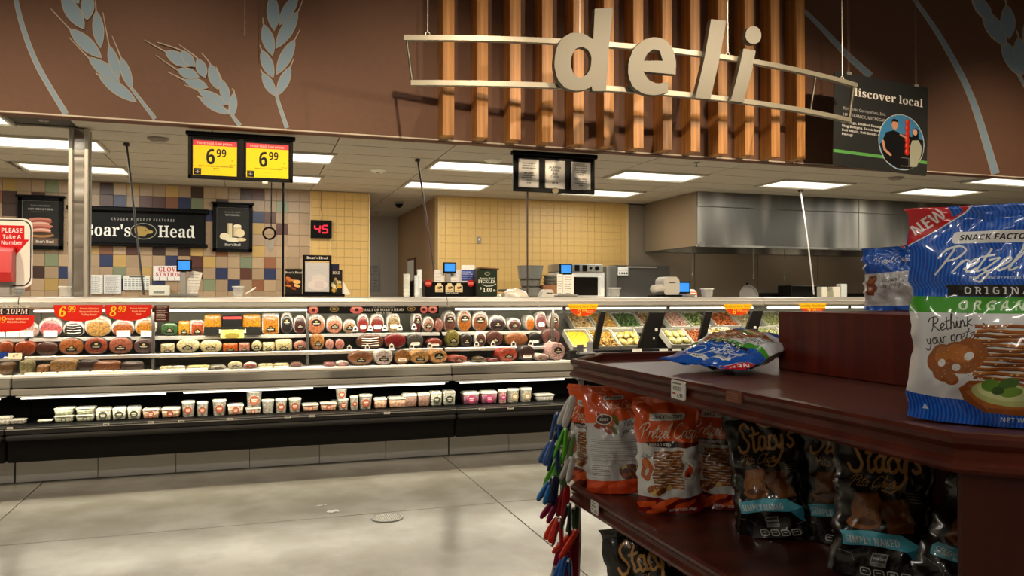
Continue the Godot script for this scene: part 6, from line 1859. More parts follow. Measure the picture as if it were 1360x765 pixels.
		f.poly(PackedVector2Array([Vector2(560, 690), Vector2(552, 640), Vector2(580, 610), Vector2(578, 570), Vector2(618, 612), Vector2(640, 600), Vector2(646, 660), Vector2(620, 694)]), Color(0.78, 0.24, 0.06))
		f.poly(PackedVector2Array([Vector2(580, 690), Vector2(590, 640), Vector2(612, 664), Vector2(620, 692)]), Color(0.3, 0.08, 0.03))
		for k in 12: f.ell(r.randf_range(110, 360), r.randf_range(760, 830), 34, 26, [Color(0.45, 0.22, 0.08), Color(0.85, 0.72, 0.42), Color(0.62, 0.33, 0.12)][k % 3])
		f.poly(PackedVector2Array([Vector2(0, 860), Vector2(180, 850), Vector2(330, 880), Vector2(W, 850), Vector2(W, H), Vector2(0, H)]), Color(0.45, 0.05, 0.04))
		for q in [[60, 930, 150], [300, 905, 170], [520, 930, 140], [200, 970, 120]]:
			f.ell(q[0], q[1], q[2], 26, og, -0.25)
		f.text("NET WT 7.2 OZ (204g)", 330, 978, 30, white, "sansb")
		b.poly(PackedVector2Array([Vector2(0, 0), Vector2(W, 0), Vector2(W, 270), Vector2(400, 330), Vector2(0, 350)]), og)
		b.poly(px_round(240, 90, 230, 38, 10), Color(0.9, 0.88, 0.84))
		b.mid("SNACK FACTORY", 355, 118, 24, Color(0.06, 0.05, 0.05), "sansb")
		b.script("Pretzel Crisps", 205, 210, 74, Color(0.93, 0.84, 0.76), 5.0, 0.0, 1.0, 0.35)
		for k in 9: b.ell(r.randf_range(120, 380), r.randf_range(290, 420), 60, 26, [Color(0.6, 0.2, 0.07), Color(0.75, 0.34, 0.1), Color(0.4, 0.4, 0.12)][k % 3], r.randf())
		b.ell(230, 310, 96, 52, Color(0.9, 0.88, 0.84)); b.ell(230, 310, 84, 42, Color(0.25, 0.13, 0.08)); b.mid("BAKED", 230, 322, 34, white, "sansb")
		b.script("Rethink", 450, 380, 62, Color(0.15, 0.15, 0.15), 4.0, -0.12)
		b.script("your pretzel!", 440, 440, 54, Color(0.15, 0.15, 0.15), 3.6, -0.12)
		scribble(b, 60, 500, 580, 12, 17, Color(0.35, 0.35, 0.35), 4, 5.0)
		b.rect(60, 720, 250, 130, Color(0.82, 0.82, 0.8)); scribble(b, 70, 736, 230, 6, 18, Color(0.2, 0.2, 0.2), 14, 6.0)
		b.ell(520, 800, 130, 80, Color(0.36, 0.16, 0.08))
		for k in 9: b.ell(r.randf_range(420, 620), r.randf_range(750, 850), 34, 26, [Color(0.78, 0.66, 0.4), Color(0.55, 0.26, 0.1), Color(0.3, 0.14, 0.06)][k % 3])
		b.rect(0, 880, W, 120, Color(0.76, 0.24, 0.07))
		for q in [[120, 920, 170], [420, 900, 180], [640, 940, 140]]: b.ell(q[0], q[1], q[2], 24, Color(0.86, 0.3, 0.1), -0.2)
	else:
		f.fill(Color(0.028, 0.024, 0.022)); b.fill(Color(0.03, 0.027, 0.025))
		var gold := Color(0.76, 0.57, 0.33)
		f.script("Stacy's", 110, 330, 215, gold, 24.0, -0.06, 0.92, 0.12)
		f.line([Vector2(330, 110), Vector2(400, 136), Vector2(470, 132), Vector2(530, 100)], 14, gold)
		f.line([Vector2(520, 330), Vector2(490, 410), Vector2(430, 445), Vector2(370, 430)], 12, gold)
		f.script("Pita Chips", 120, 425, 74, gold, 6.0, -0.04, 1.05, 0.25)
		var chip := Color(0.55, 0.33, 0.15)
		f.poly(PackedVector2Array([Vector2(330, 500), Vector2(520, 470), Vector2(590, 620), Vector2(420, 690)]), Color(0.45, 0.26, 0.11))
		f.poly(PackedVector2Array([Vector2(360, 590), Vector2(540, 560), Vector2(600, 680), Vector2(430, 700)]), Color(0.5, 0.3, 0.13))
		f.poly(PackedVector2Array([Vector2(150, 470), Vector2(340, 450), Vector2(350, 640), Vector2(130, 650)]), chip)
		f.poly(PackedVector2Array([Vector2(170, 480), Vector2(330, 465), Vector2(320, 600), Vector2(180, 610)]), Color(0.62, 0.4, 0.2))
		f.ell(230, 650, 120, 42, Color(0.6, 0.37, 0.18)); f.ell(230, 640, 92, 24, Color(0.38, 0.2, 0.08))
		for i in 40: f.ell(r.randf_range(150, 340), r.randf_range(480, 660), 4, 3, Color(0.32, 0.17, 0.07))
		var cy := Color(0.38, 0.78, 0.87)
		f.poly(PackedVector2Array([Vector2(70, 720), Vector2(300, 690), Vector2(520, 700), Vector2(640, 770), Vector2(636, 890), Vector2(560, 830), Vector2(520, 800), Vector2(300, 785), Vector2(76, 812)]), cy)
		f.poly(PackedVector2Array([Vector2(520, 800), Vector2(640, 770), Vector2(636, 890)]), Color(0.2, 0.5, 0.58))
		f.text("SIMPLY NAKED", 92, 788, 66, white, "sansb", 0.82, 0.12, -0.03)
		f.rect(300, 830, 110, 84, Color(0.6, 0.6, 0.58)); f.rect(308, 838, 94, 50, Color(0.24, 0.24, 0.24)); f.text("NON GMO", 312, 872, 19, white, "sansb"); scribble(f, 308, 894, 90, 2, 8, Color(0.2, 0.2, 0.2), 3, 4.0)
		for k in 4:
			f.poly(px_round(230 + k * 92, 932, 76, 50, 16), Color(0.78, 0.77, 0.74))
			f.poly(px_round(238 + k * 92, 940, 60, 34, 10), Color(0.12, 0.11, 0.1))
			f.rect(250 + k * 92, 950, 34, 8, Color(0.78, 0.77, 0.74))
		f.line([Vector2(60, 850), Vector2(160, 860), Vector2(190, 900)], 4, Color(0.5, 0.5, 0.48))
		f.line([Vector2(560, 900), Vector2(650, 870)], 4, Color(0.5, 0.5, 0.48))
		scribble(f, 540, 430, 110, 4, 18, Color(0.55, 0.53, 0.48), 12, 6.0)
	return ImageTexture.create_from_image(im)
func px_round(x: float, y: float, w: float, h: float, r: float) -> PackedVector2Array:
	var o := PackedVector2Array()
	for p in rounded(w, h, r): o.append(p + Vector2(x + w / 2, y + h / 2))
	return o
func bag(n: String, label: String, m: Material, at: Transform3D, w: float, h: float, thick: float, sd: int, group := "", crump := 1.0) -> Node3D:
	# a pillow pouch standing on its gusset, front to +z
	var t := thing(n, label, "snack bag", Vector3.ZERO, 0.0, group)
	t.transform = at
	var nz := FastNoiseLite.new()
	nz.seed = sd
	nz.frequency = 9.0
	nz.fractal_octaves = 3
	var shape := func(u: float, v: float, side: float) -> Vector3:
		var belly := 0.62 + 0.38 * sin(PI * clampf(v * 1.25, 0, 1)) if v < 0.4 else pow(clampf((0.94 - v) / 0.54, 0, 1), 0.7)
		var edge := pow(maxf(0.0, 1.0 - pow(absf(2 * u - 1), 2.6)), 0.62)
		var z := thick * 0.5 * belly * edge
		var x := (u - 0.5) * w * (1.0 - 0.07 * sin(PI * v) + 0.02 * v)
		var wr := nz.get_noise_3d(x * 1.7, v * h * 1.2, side) * 0.011 * crump * (0.35 + edge) * (0.25 if v > 0.93 else 1.0) + nz.get_noise_3d(x * 4.0 + 40.0, v * h * 2.6, side) * 0.0065 * crump * edge
		return Vector3(x + nz.get_noise_2d(v * 0.9, side * 0.0 + 7.0) * 0.008 * crump, v * h + 0.004 * (1.0 - edge) * (1.0 - v), side * (z + wr * (1.0 if v > 0.02 else 0.3)) + nz.get_noise_2d(u * 0.25, v * 0.3) * 0.006 * crump)
	var body: Node = t
	for pc in [["pouch", 0.0, 0.935, 26], ["top_seal", 0.935, 1.0, 5]]:
		var st := mk()
		for side in [1.0, -1.0]:
			var rows := []
			var uvs := []
			for j in pc[3] + 1:
				var v := lerpf(pc[1], pc[2], float(j) / pc[3])
				var l := PackedVector3Array(); var ul := PackedVector2Array()
				for i in 25:
					var u := i / 24.0
					var q: Vector3 = shape.call(u, v, side)
					if pc[0] == "top_seal" and j > 0: q.z += 0.0012 * side + (0.0016 if j % 2 == 0 else -0.0006)
					l.append(q)
					ul.append(Vector2(u * 0.5 if side > 0 else 0.5 + (1.0 - u) * 0.5, 1.0 - v))
				rows.append(l); uvs.append(ul)
			grid(st, rows, uvs, side)
		if pc[0] == "pouch":
			var f := PackedVector3Array(); var b := PackedVector3Array()
			for i in 25:
				f.append(shape.call(i / 24.0, 0.0, 1.0)); b.append(shape.call(i / 24.0, 0.0, -1.0))
			for i in 24:
				quad(st, f[i], f[i + 1], b[i + 1], b[i], Vector3.DOWN, [Vector2(0.1, 0.995), Vector2(0.12, 0.995), Vector2(0.12, 0.99), Vector2(0.1, 0.99)])
		body = part(body, pc[0], st, m)
	return t
func stand(x: float, y: float, w: float, turn: float, lean := 0.0, roll := 0.0) -> Transform3D:
	return Transform3D(Basis(Vector3.UP, turn) * Basis(Vector3.RIGHT, lean) * Basis(Vector3(0, 0, 1), roll), Vector3(x, y, -w))
func to_cam(x: float, w: float) -> float:
	return atan2(-x, w)
func build_bags() -> void:
	var film := func(k: String, rough: float) -> StandardMaterial3D:
		var m := M("film_" + k, Color.WHITE, rough)
		m.albedo_texture = bag_texture(k)
		m.clearcoat_enabled = true
		m.clearcoat = 1.0
		m.clearcoat_roughness = 0.07
		return m
	var bl: Material = film.call("blue", 0.32)
	var og: Material = film.call("orange", 0.3)
	var bk: Material = film.call("black", 0.3)
	bag("snack_bag", "big blue pretzel crisp pouch standing upright at the table's near end, red corner flash", bl, stand(1.02, 1.167, 0.85, to_cam(1.02, 0.85), -0.02, -0.005), 0.24, 0.318, 0.085, 11)
	# the bag that has fallen over, its top edge to the shopper
	var tl := Vector3(1.075, 1.186, -1.55); var tr := Vector3(0.965, 1.2, -1.752)
	var xa := (tr - tl).normalized()
	var down := Vector3(0.2, 0.052, -0.225).normalized()
	var up := -(down - xa * down.dot(xa)).normalized()
	var zz := xa.cross(up).normalized()
	if zz.y < 0: zz = -zz
	var bot := (tl + tr) / 2 - up * 0.31
	bag("snack_bag", "blue pretzel crisp pouch lying on its back on the table top, upside down", bl, Transform3D(Basis(xa, up, zz), bot + Vector3(0, -0.008, 0)), 0.232, 0.30, 0.078, 23)
	bag("snack_bag", "small blue and grey pouch standing on the raised block, its reverse to the front", bl, stand(1.56, 1.316, 1.6, to_cam(1.56, 1.6) + PI - 0.35, 0.04, -0.03), 0.15, 0.165, 0.05, 37)
	bag("snack_bag", "blue pouch half hidden behind the small blue and grey pouch on the block", bl, stand(1.69, 1.316, 1.62, to_cam(1.69, 1.62) + PI + 0.15, 0.0, -0.12), 0.14, 0.17, 0.045, 41)
	var ys := 0.849
	bag("snack_bag", "orange and grey snack pouch at the shelf's far left, back panel with small print showing", og, stand(0.895, ys, 1.83, to_cam(0.85, 1.8) + PI - 0.05, 0.06, -0.04), 0.165, 0.272, 0.065, 5, "")
	bag("snack_bag", "orange snack pouch peeping out edge-on behind the leftmost orange one", og, stand(0.875, ys, 1.95, to_cam(0.88, 1.92) - 0.5, 0.0, 0.0), 0.15, 0.262, 0.05, 6)
	bag("snack_bag", "bright orange snack pouch with crisp stack, front view, middle of the three orange ones", og, stand(0.93, ys, 1.625, to_cam(0.92, 1.63) + 0.05, -0.02, 0.055), 0.15, 0.272, 0.06, 8)
	bag("snack_bag", "shaded orange snack pouch beside the black bags, glare down its front", og, stand(1.06, ys, 1.62, to_cam(1.06, 1.62) - 0.12, -0.03, 0.02), 0.155, 0.272, 0.065, 9)
	var gl := "black pita chip bag with cyan banner"
	bag("snack_bag", gl + ", leftmost on the shelf beside the orange pouches", bk, stand(1.045, ys, 1.39, to_cam(1.04, 1.385) - 0.1, -0.12, 0.13), 0.165, 0.262, 0.08, 51)
	bag("snack_bag", gl + ", second on the shelf, set back and overlapped", bk, stand(1.145, ys, 1.31, to_cam(1.12, 1.3) - 0.1, -0.06, 0.02), 0.165, 0.268, 0.07, 52)
	bag("snack_bag", gl + ", largest and nearest on the shelf", bk, stand(1.06, ys + 0.002, 1.12, to_cam(1.06, 1.12) - 0.03, -0.16, -0.03), 0.172, 0.272, 0.08, 53)
	bag("snack_bag", "black pita chip bag slumped sideways against the table's end panel", bk, stand(1.095, ys + 0.01, 0.985, to_cam(1.08, 0.98) + 0.1, -0.2, -0.36), 0.165, 0.25, 0.07, 54, "", 1.6)
	bag("snack_bag", "black pita chip bag on the lowest shelf, only its top in view", bk, stand(0.9, 0.503, 1.64, to_cam(0.86, 1.62) + 0.1, -0.05, 0.12), 0.19, 0.31, 0.08, 55)
	build_clips()
func build_clips() -> void:
	var w := 2.02
	var a := P(771.0, 494, w); var b := P(765.0, 800, w)
	var t := thing("clip_strip", "narrow clear hanging strip at the table's far left corner, holding coloured bag clips", "hanging strip", a)
	var st := mk()
	var pts := []
	for i in 9:
		pts.append((a.lerp(b, i / 8.0) - a) + Vector3(sin(i * 1.3) * 0.004, 0, 0))
	for i in 8:
		var d: Vector3 = pts[i + 1] - pts[i]
		bx(st, (pts[i] + pts[i + 1]) / 2, Vector3(0.016, d.length() + 0.002, 0.0016), 0.0, Basis(Vector3(d.y, -d.x, 0).normalized() * -1.0, d.normalized() * -1.0, Vector3(0, 0, 1)))
	part(t, "strip", st, M("strip_white", Color(0.8, 0.79, 0.75), 0.35))
	for i in 10:
		var hk := mk()
		var p: Vector3 = (pts[0] as Vector3).lerp(pts[8], (i + 0.4) / 10.0)
		tube(hk, [p, p + Vector3(-0.014, 0.006, 0.008), p + Vector3(-0.022, 0.016, 0.01)], 0.0022, 6)
		part(t, "hook", hk, M("strip_white"))
	var tp := mk()
	bx(tp, Vector3(0, 0.004, 0), Vector3(0.03, 0.022, 0.012), 0.004)
	part(t, "top_hanger", tp, M("strip_white"))
	# clips: centre px, height px, tilt, colour, look
	var C := [[739, 566, 42, -0.1, Color(0.16, 0.3, 0.52), "dusty blue bag clip, uppermost left on the strip"], [749, 570, 38, -0.5, Color(0.07, 0.2, 0.36), "dark teal blue bag clip beside the uppermost blue one"], [754, 545, 44, -0.42, Color(0.78, 0.77, 0.74), "white bag clip at the very top of the strip"], [747, 588, 44, -0.25, Color(0.33, 0.68, 0.14), "bright green bag clip, upper one"], [756, 594, 36, -0.35, Color(0.5, 0.62, 0.38), "pale green and white bag clip right of the upper bright green one"],
		[728, 600, 34, -0.5, Color(0.26, 0.38, 0.62), "slate blue bag clip sticking out furthest left, second row"], [737, 606, 40, -0.15, Color(0.05, 0.2, 0.38), "navy bag clip in the second row"], [755, 622, 34, -0.35, Color(0.8, 0.79, 0.76), "white bag clip in the middle of the strip"], [737, 626, 46, -0.5, Color(0.36, 0.7, 0.16), "long bright green bag clip, lower one"], [746, 634, 40, -0.08, Color(0.2, 0.36, 0.14), "deep green bag clip"],
		[726, 652, 32, -0.5, Color(0.2, 0.48, 0.74), "light blue bag clip furthest left below the green ones"], [734, 650, 38, -0.2, Color(0.05, 0.09, 0.2), "near-black navy bag clip"], [743, 640, 34, -0.1, Color(0.74, 0.73, 0.7), "grey-white bag clip between green and navy ones"], [733, 674, 38, -0.6, Color(0.56, 0.09, 0.28), "magenta bag clip leaning left below the navy ones"], [749, 665, 44, -0.2, Color(0.55, 0.06, 0.08), "dark red bag clip right of the magenta one"],
		[753, 688, 42, -0.15, Color(0.05, 0.1, 0.06), "black and green bag clip below the dark red one"], [762, 690, 36, -0.2, Color(0.2, 0.32, 0.12), "moss green bag clip at the strip's right side"], [735, 702, 34, -0.5, Color(0.85, 0.2, 0.1), "small coral bag clip"], [742, 706, 38, -0.1, Color(0.6, 0.05, 0.05), "crimson bag clip beside the small coral one"], [753, 720, 44, -0.75, Color(0.88, 0.24, 0.12), "large coral red bag clip near the bottom"], [745, 757, 40, -0.4, Color(0.14, 0.36, 0.66), "big blue bag clip at the bottom of the strip"], [754, 760, 38, -0.1, Color(0.07, 0.22, 0.42), "dark blue bag clip at the bottom of the strip"]]
	var i := 0
	for c in C:
		var ww := 1.95 - 0.012 * (i % 4)
		var p := P(c[0], c[1], ww)
		var k := thing("bag_clip", c[5], "bag clip", p, 0.5 - 0.25 * (i % 3), "coloured bag clips on the hanging strip")
		k.basis = Basis(Vector3(0, 0, 1), c[3]) * Basis(Vector3.UP, 0.9 - 0.35 * (i % 3))
		var L: float = c[2] * 0.00205 * 0.5
		for s in [-1, 1]:
			var j := mk()
			blob(j, Vector3(0, -0.002, 0), Vector3(0.0125, L, 0.0045), 14, Basis(), 0.7)
			bx(j, Vector3(0, -L * 0.2, s * 0.004), Vector3(0.012, L * 1.1, 0.002), 0.001)
			var mi := part(k, "jaw", j, plain(c[4] if s == 1 else (c[4] as Color).lightened(0.06), 0.35))
			mi.basis = Basis(Vector3.RIGHT, s * -0.13)
			mi.position = Vector3(0, 0, s * 0.0075)
		var h := mk()
		tube(h, [Vector3(-0.008, L * 0.8, 0), Vector3(0.008, L * 0.8, 0)], 0.004, 8)
		part(k, "hinge_pin", h, M("white"))
		i += 1
	var p := P(746.0, 745, 1.97)
	var pen := paper(60, 100, Color(0.6, 0.12, 0.28))
	pen.rect(4, 50, 22, 30, Color(0.85, 0.84, 0.82)); pen.rect(10, 56, 10, 16, Color(0.2, 0.1, 0.12)); scribble(pen, 30, 10, 24, 4, 8, Color(0.8, 0.5, 0.58), 3, 3.0)
	var pc := mk()
	prism(pc, PackedVector2Array([Vector2(-0.03, -0.075), Vector2(0.028, -0.075), Vector2(0.024, 0.05), Vector2(-0.018, 0.05)]), -0.001, 0.001, Transform3D(Basis(Vector3(0, 0, 1), -0.12), Vector3.ZERO), pen.uv())
	solo("header_card", pc, atlas_mat, "pink printed card hanging behind the lowest bag clips", "card", p)
	var q := P(762.0, 728, 1.985)
	var pc2 := mk()
	prism(pc2, PackedVector2Array([Vector2(-0.01, -0.08), Vector2(0.012, -0.08), Vector2(0.016, 0.04), Vector2(-0.006, 0.04)]), -0.001, 0.001)
	solo("header_card", pc2, plain(Color(0.5, 0.06, 0.14), 0.4), "narrow dark pink card edge at the strip's right side", "card", q)
# ---------------------------------------------------------------- things on the counter, in the kitchen, on the ceiling and floor
const TOP := 1.3565
func sheet(n: String, label: String, cat: String, px: Array, w: float, pen: Pen, thick := 0.003) -> void:
	# an upright printed sheet between photo corners left, top, right, bottom
	hang_card(n, label, [Vector2(px[0], px[3]), Vector2(px[2], px[3]), Vector2(px[2], px[1]), Vector2(px[0], px[1])], w, pen, cat)
func scale_screen(label: String, px: Array, w: float, post: float, mast := true) -> void:
	var a := P(px[0], px[3], w); var b := P(px[2], px[1], w)
	var c := (a + b) / 2
	var t := thing("scale_display", label, "scale display", Vector3(c.x, TOP, -w))
	var st := mk()
	var y := c.y - TOP
	bx(st, Vector3(0, y, 0), Vector3(b.x - a.x, b.y - a.y, 0.03), 0.005)
	var bz := part(t, "bezel", st, M("black"))
	var s := mk()
	bx(s, Vector3(0, y + 0.002, 0.0145), Vector3((b.x - a.x) * 0.8, (b.y - a.y) * 0.74, 0.004))
	part(bz, "screen", s, M("blue_screen"))
	if mast:
		var m := mk()
		bx(m, Vector3(post, (a.y - TOP) / 2, -0.015), Vector3(0.05, a.y - TOP, 0.03), 0.005)
		part(t, "mast", m, M("grey"))
	var f := mk()
	bx(f, Vector3(0.0, 0.012, -0.06), Vector3(0.22, 0.024, 0.24), 0.008)
	part(t, "weigh_plate", f, M("steel"))
	var l := OmniLight3D.new()
	l.name = "screen_glow"
	l.light_color = Color(0.3, 0.65, 1.0)
	l.light_energy = 0.004
	l.light_size = 0.04
	l.omni_range = 20.0
	l.omni_attenuation = 2.0
	l.shadow_enabled = true
	t.add_child(l)
	l.position = Vector3(0, y, 0.05)
func clear_tub(label: String, x0: float, x1: float, yt: float, w: float) -> void:
	var a := P(x0, 392, w); var b := P(x1, 392, w)
	var h := P(x0, yt, w).y - TOP
	var r := (b.x - a.x) / 2
	var t := thing("clear_tub", label, "tub", Vector3((a.x + b.x) / 2, TOP, -w))
	var st := mk()
	lathe(st, [Vector2(0, 0.002), Vector2(r * 0.74, 0.002), Vector2(r * 0.9, h * 0.88)], 18)
	part(t, "cup", st, M("clear_plastic"))
	var l := mk()
	lathe(l, [Vector2(r * 0.86, h * 0.88), Vector2(r, h * 0.88), Vector2(r, h), Vector2(0, h)], 18)
	part(t, "lid", l, M("clear_lid", Color(0.85, 0.86, 0.84), 0.3))
func build_counter() -> void:
	# take-a-number dispenser
	var w := 7.0
	var c := P(15.0, 336, w)
	var t := thing("ticket_dispenser", "red take-a-number dispenser on a grey post with white arrow sign, far left of the counter", "ticket dispenser", Vector3(c.x, TOP, -w))
	var s := 0.0067
	var pen := paper(150, 250, Color(0.86, 0.85, 0.82))
	pen.poly(px_round(5, 5, 140, 240, 34), Color(0.08, 0.07, 0.07)); pen.poly(px_round(9, 9, 132, 232, 31), Color(0.86, 0.85, 0.82))
	pen.poly(PackedVector2Array([Vector2(32, 26), Vector2(120, 26), Vector2(120, 76), Vector2(138, 76), Vector2(76, 150), Vector2(14, 76), Vector2(32, 76)]), Color(0.75, 0.07, 0.1))
	pen.mid("PLEASE", 76, 52, 22, Color(0.95, 0.9, 0.9), "sansb"); pen.mid("Take A", 76, 74, 20, Color(0.95, 0.9, 0.9), "sansb"); pen.mid("Number", 76, 95, 19, Color(0.95, 0.9, 0.9), "sansb")
	card(t, "sign_plate", pen, rounded(0.29, 0.54, 0.06), 0.006, Transform3D(Basis(), Vector3(0, c.y - TOP, 0)))
	var d := mk()
	var side := PackedVector2Array([Vector2(0.0, -0.13), Vector2(0.10, -0.13), Vector2(0.135, -0.06), Vector2(0.11, 0.1), Vector2(0.06, 0.135), Vector2(0.0, 0.135)])
	prism(d, side, -0.065, 0.065, Transform3D(Basis(Vector3(0, 0, 1), Vector3.UP, Vector3(-1, 0, 0)), Vector3(-0.03, P(10.0, 352, w).y - TOP, 0.012)))
	part(t, "dispenser_shell", d, plain(Color(0.75, 0.06, 0.07), 0.3))
	var d2 := mk()
	bx(d2, Vector3(-0.03, P(10.0, 366, w).y - TOP, 0.075), Vector3(0.125, 0.06, 0.09), 0.01)
	part(t, "mouth", d2, M("black"))
	var d3 := mk()
	bx(d3, Vector3(-0.03, P(9.0, 359, w).y - TOP, 0.138), Vector3(0.045, 0.03, 0.006), 0.002)
	part(t, "ticket", d3, M("white"))
	var d4 := mk()
	var ph := P(10.0, 371, w).y - TOP
	bx(d4, Vector3(-0.03, ph / 2, 0.03), Vector3(0.075, ph, 0.05), 0.006)
	bx(d4, Vector3(-0.03, 0.006, 0.02), Vector3(0.16, 0.012, 0.12), 0.004)
	part(t, "post", d4, M("grey"))
	var pp := paper(70, 110, Color(0.85, 0.84, 0.81))
	scribble(pp, 8, 10, 54, 14, 7, Color(0.4, 0.4, 0.4), 21, 2.0)
	hang_card("price_list", "printed white list leaning beside the take-a-number post", [Vector2(17, 391.5), Vector2(32, 391.5), Vector2(36, 360), Vector2(22, 357)], 7.12, pp, "paper")
	# papers on the tiled wall
	var grid_p := paper(90, 120, Color(0.88, 0.87, 0.84))
	for i in 9: grid_p.rect(4, 8 + i * 13, 82, 1, Color(0.5, 0.5, 0.5))
	for i in 5: grid_p.rect(4 + i * 20, 8, 1, 105, Color(0.5, 0.5, 0.5))
	scribble(grid_p, 8, 14, 70, 8, 13, Color(0.45, 0.45, 0.45), 5, 3.0)
	sheet("wall_chart", "white ruled chart on the tiles just right of the column", "paper", [117, 365, 136.5, 390], 11.07, grid_p)
	var lp := paper(90, 120, Color(0.86, 0.85, 0.83))
	scribble(lp, 10, 8, 70, 16, 7, Color(0.4, 0.4, 0.4), 6, 2.5)
	sheet("wall_notice", "white printed notice on the tiles between the ruled chart and the calendar", "paper", [138, 365, 161, 390], 11.07, lp)
	var cal := paper(140, 80, Color(0.88, 0.88, 0.85))
	for i in 5:
		for j in 7: cal.rect(6 + j * 19, 18 + i * 12, 14, 7, Color(0.6, 0.6, 0.6))
	cal.rect(30, 4, 80, 7, Color(0.35, 0.35, 0.35))
	sheet("calendar", "white calendar page on the tiles right of the printed notice", "calendar", [164, 366, 199, 385], 11.07, cal)
	var gp := paper(160, 84, Color(0.9, 0.88, 0.86))
	gp.mid("GLOVE", 88, 34, 34, Color(0.72, 0.16, 0.16), "serifb"); gp.mid("STATION", 84, 60, 30, Color(0.72, 0.16, 0.16), "serifb")
	for x in [36, 80, 122]:
		gp.line([Vector2(x, 64), Vector2(x, 78)], 3, Color(0.5, 0.2, 0.2)); gp.poly(PackedVector2Array([Vector2(x - 5, 74), Vector2(x + 5, 74), Vector2(x, 82)]), Color(0.5, 0.2, 0.2))
	sheet("glove_sign", "white sign with red capitals GLOVE STATION on the tiled wall", "sign", [203.5, 353, 241, 372.5], 11.07, gp)
	var gb := thing("glove_box", "pale glove dispenser box on the wall below the glove sign", "box", P(212.0, 386, 11.0))
	var gst := mk()
	bx(gst, Vector3.ZERO, Vector3(0.24, 0.13, 0.14), 0.008)
	part(gb, "carton", gst, M("cream"))
	var gs2 := mk()
	bx(gs2, Vector3(0, -0.02, 0.07), Vector3(0.13, 0.03, 0.006), 0.002)
	part(gb, "slot", gs2, M("grey"))
	# scales with screens along the counter
	scale_screen("small blue scale screen on a grey mast beside the glove sign", [234.5, 345, 255, 360.5], 7.2, -0.01)
	hang_card("price_list", "curled white printed lists behind the leftmost scale screen", [Vector2(246, 391.5), Vector2(262, 391.5), Vector2(269, 362), Vector2(252, 359)], 7.26, pp, "paper")
	scale_screen("small blue scale screen above the black cheese display", [588.5, 348.5, 605.5, 362.5], 7.25, -0.012)
	scale_screen("small blue scale screen in front of the microwave oven", [743, 350.5, 759.5, 364.5], 7.2, -0.02)
	scale_screen("blue scale screen on the counter right of the white slicer housing", [898, 374, 916, 390], 7.15, 0.0, false)
	clear_tub("clear lidded tub on the counter left of the column", 77, 96, 380, 7.0)
	clear_tub("clear lidded tub on the counter below the tile wall's right part", 308, 325, 380, 7.0)
	clear_tub("clear lidded tub on the counter right of the microwave oven", 807, 824, 382, 7.0)
	clear_tub("clear lidded tub on the counter right of the blue scale screens", 931, 947, 383, 7.0)
	var spn := mk()
	var s0 := P(325.0, 391, 7.1); var s1 := P(340.0, 382, 7.1)
	tube(spn, [Vector3.ZERO, s1 - s0], 0.008, 6)
	solo("serving_utensil", spn, M("white"), "white plastic handle lying beside the second clear tub", "utensil", s0)
	# ring of tags on a cord under the price board
	w = 7.32
	var kc := P(357.5, 310, w)
	t = thing("tag_ring", "coil of black cord with grey tags hanging under the price board", "coil", kc)
	var ks := mk()
	for r in [0.056, 0.048]:
		var ring := []
		for i in 25: ring.append(Vector3(cos(TAU * i / 24) * r, sin(TAU * i / 24) * r, 0.006 * sin(i)))
		tube(ks, ring, 0.005, 6)
	tube(ks, [Vector3(0.016, 0.05, 0), Vector3(0.018, P(360.0, 242, w).y - kc.y, 0)], 0.005, 6)
	part(t, "cord", ks, M("black"))
	for i in 3:
		var kt := mk()
		bx(kt, Vector3(-0.012 + i * 0.02, -0.1 - 0.02 * (i % 2), 0.004 * i), Vector3(0.026, 0.09, 0.006), 0.002, Basis(Vector3(0, 0, 1), 0.2 - 0.2 * i))
		part(t, "tag", kt, M("grey"))
	# brochure stand
	w = 7.05
	var st_l := P(378.0, 388, w); var st_r := P(457.0, 388, w)
	t = thing("brochure_stand", "black counter stand with a silver-grey poster frame between pockets of brochures", "stand", Vector3((st_l.x + st_r.x) / 2, TOP, -w))
	pbox(t, "base", st_l.x, st_r.x, TOP, TOP + 0.024, w - 0.06, w + 0.1, M("black"), 0.004)
	var f0 := P(402.0, 388, w); var f1 := P(440.0, 340, w)
	frame_box(t, "frame", f0.x, f1.x, TOP + 0.024, f1.y, w, 0.02, 0.018, M("black"))
	pbox(t, "header", f0.x, f1.x, f1.y - 0.045, f1.y + 0.004, w - 0.03, w + 0.005, M("black"), 0.004)
	var hd := paper(150, 24, Color(0.05, 0.05, 0.05))
	hd.mid("Boar's Head", 75, 19, 20, Color(0.92, 0.91, 0.88), "serifb")
	card(t, "header_print", hd, rect_poly(f1.x - f0.x - 0.02, 0.034), 0.002, Transform3D(Basis(), Vector3((f0.x + f1.x) / 2, f1.y - 0.02, -w + 0.033) - t.position))
	var fp := paper(150, 180, Color(0.72, 0.72, 0.73))
	fp.ell(86, 96, 44, 26, Color(0.78, 0.76, 0.76)); fp.ell(80, 130, 60, 30, Color(0.8, 0.78, 0.78)); fp.rect(60, 108, 54, 44, Color(0.77, 0.73, 0.74))
	for i in 5: fp.rect(24, 22 + i * 8, 100, 2, Color(0.68, 0.68, 0.69))
	var hmid := (TOP + 0.03 + f1.y - 0.06) / 2
	card(t, "poster", fp, rect_poly(f1.x - f0.x - 0.03, f1.y - 0.06 - TOP - 0.03), 0.003, Transform3D(Basis(), Vector3((f0.x + f1.x) / 2, hmid, -w + 0.006) - t.position))
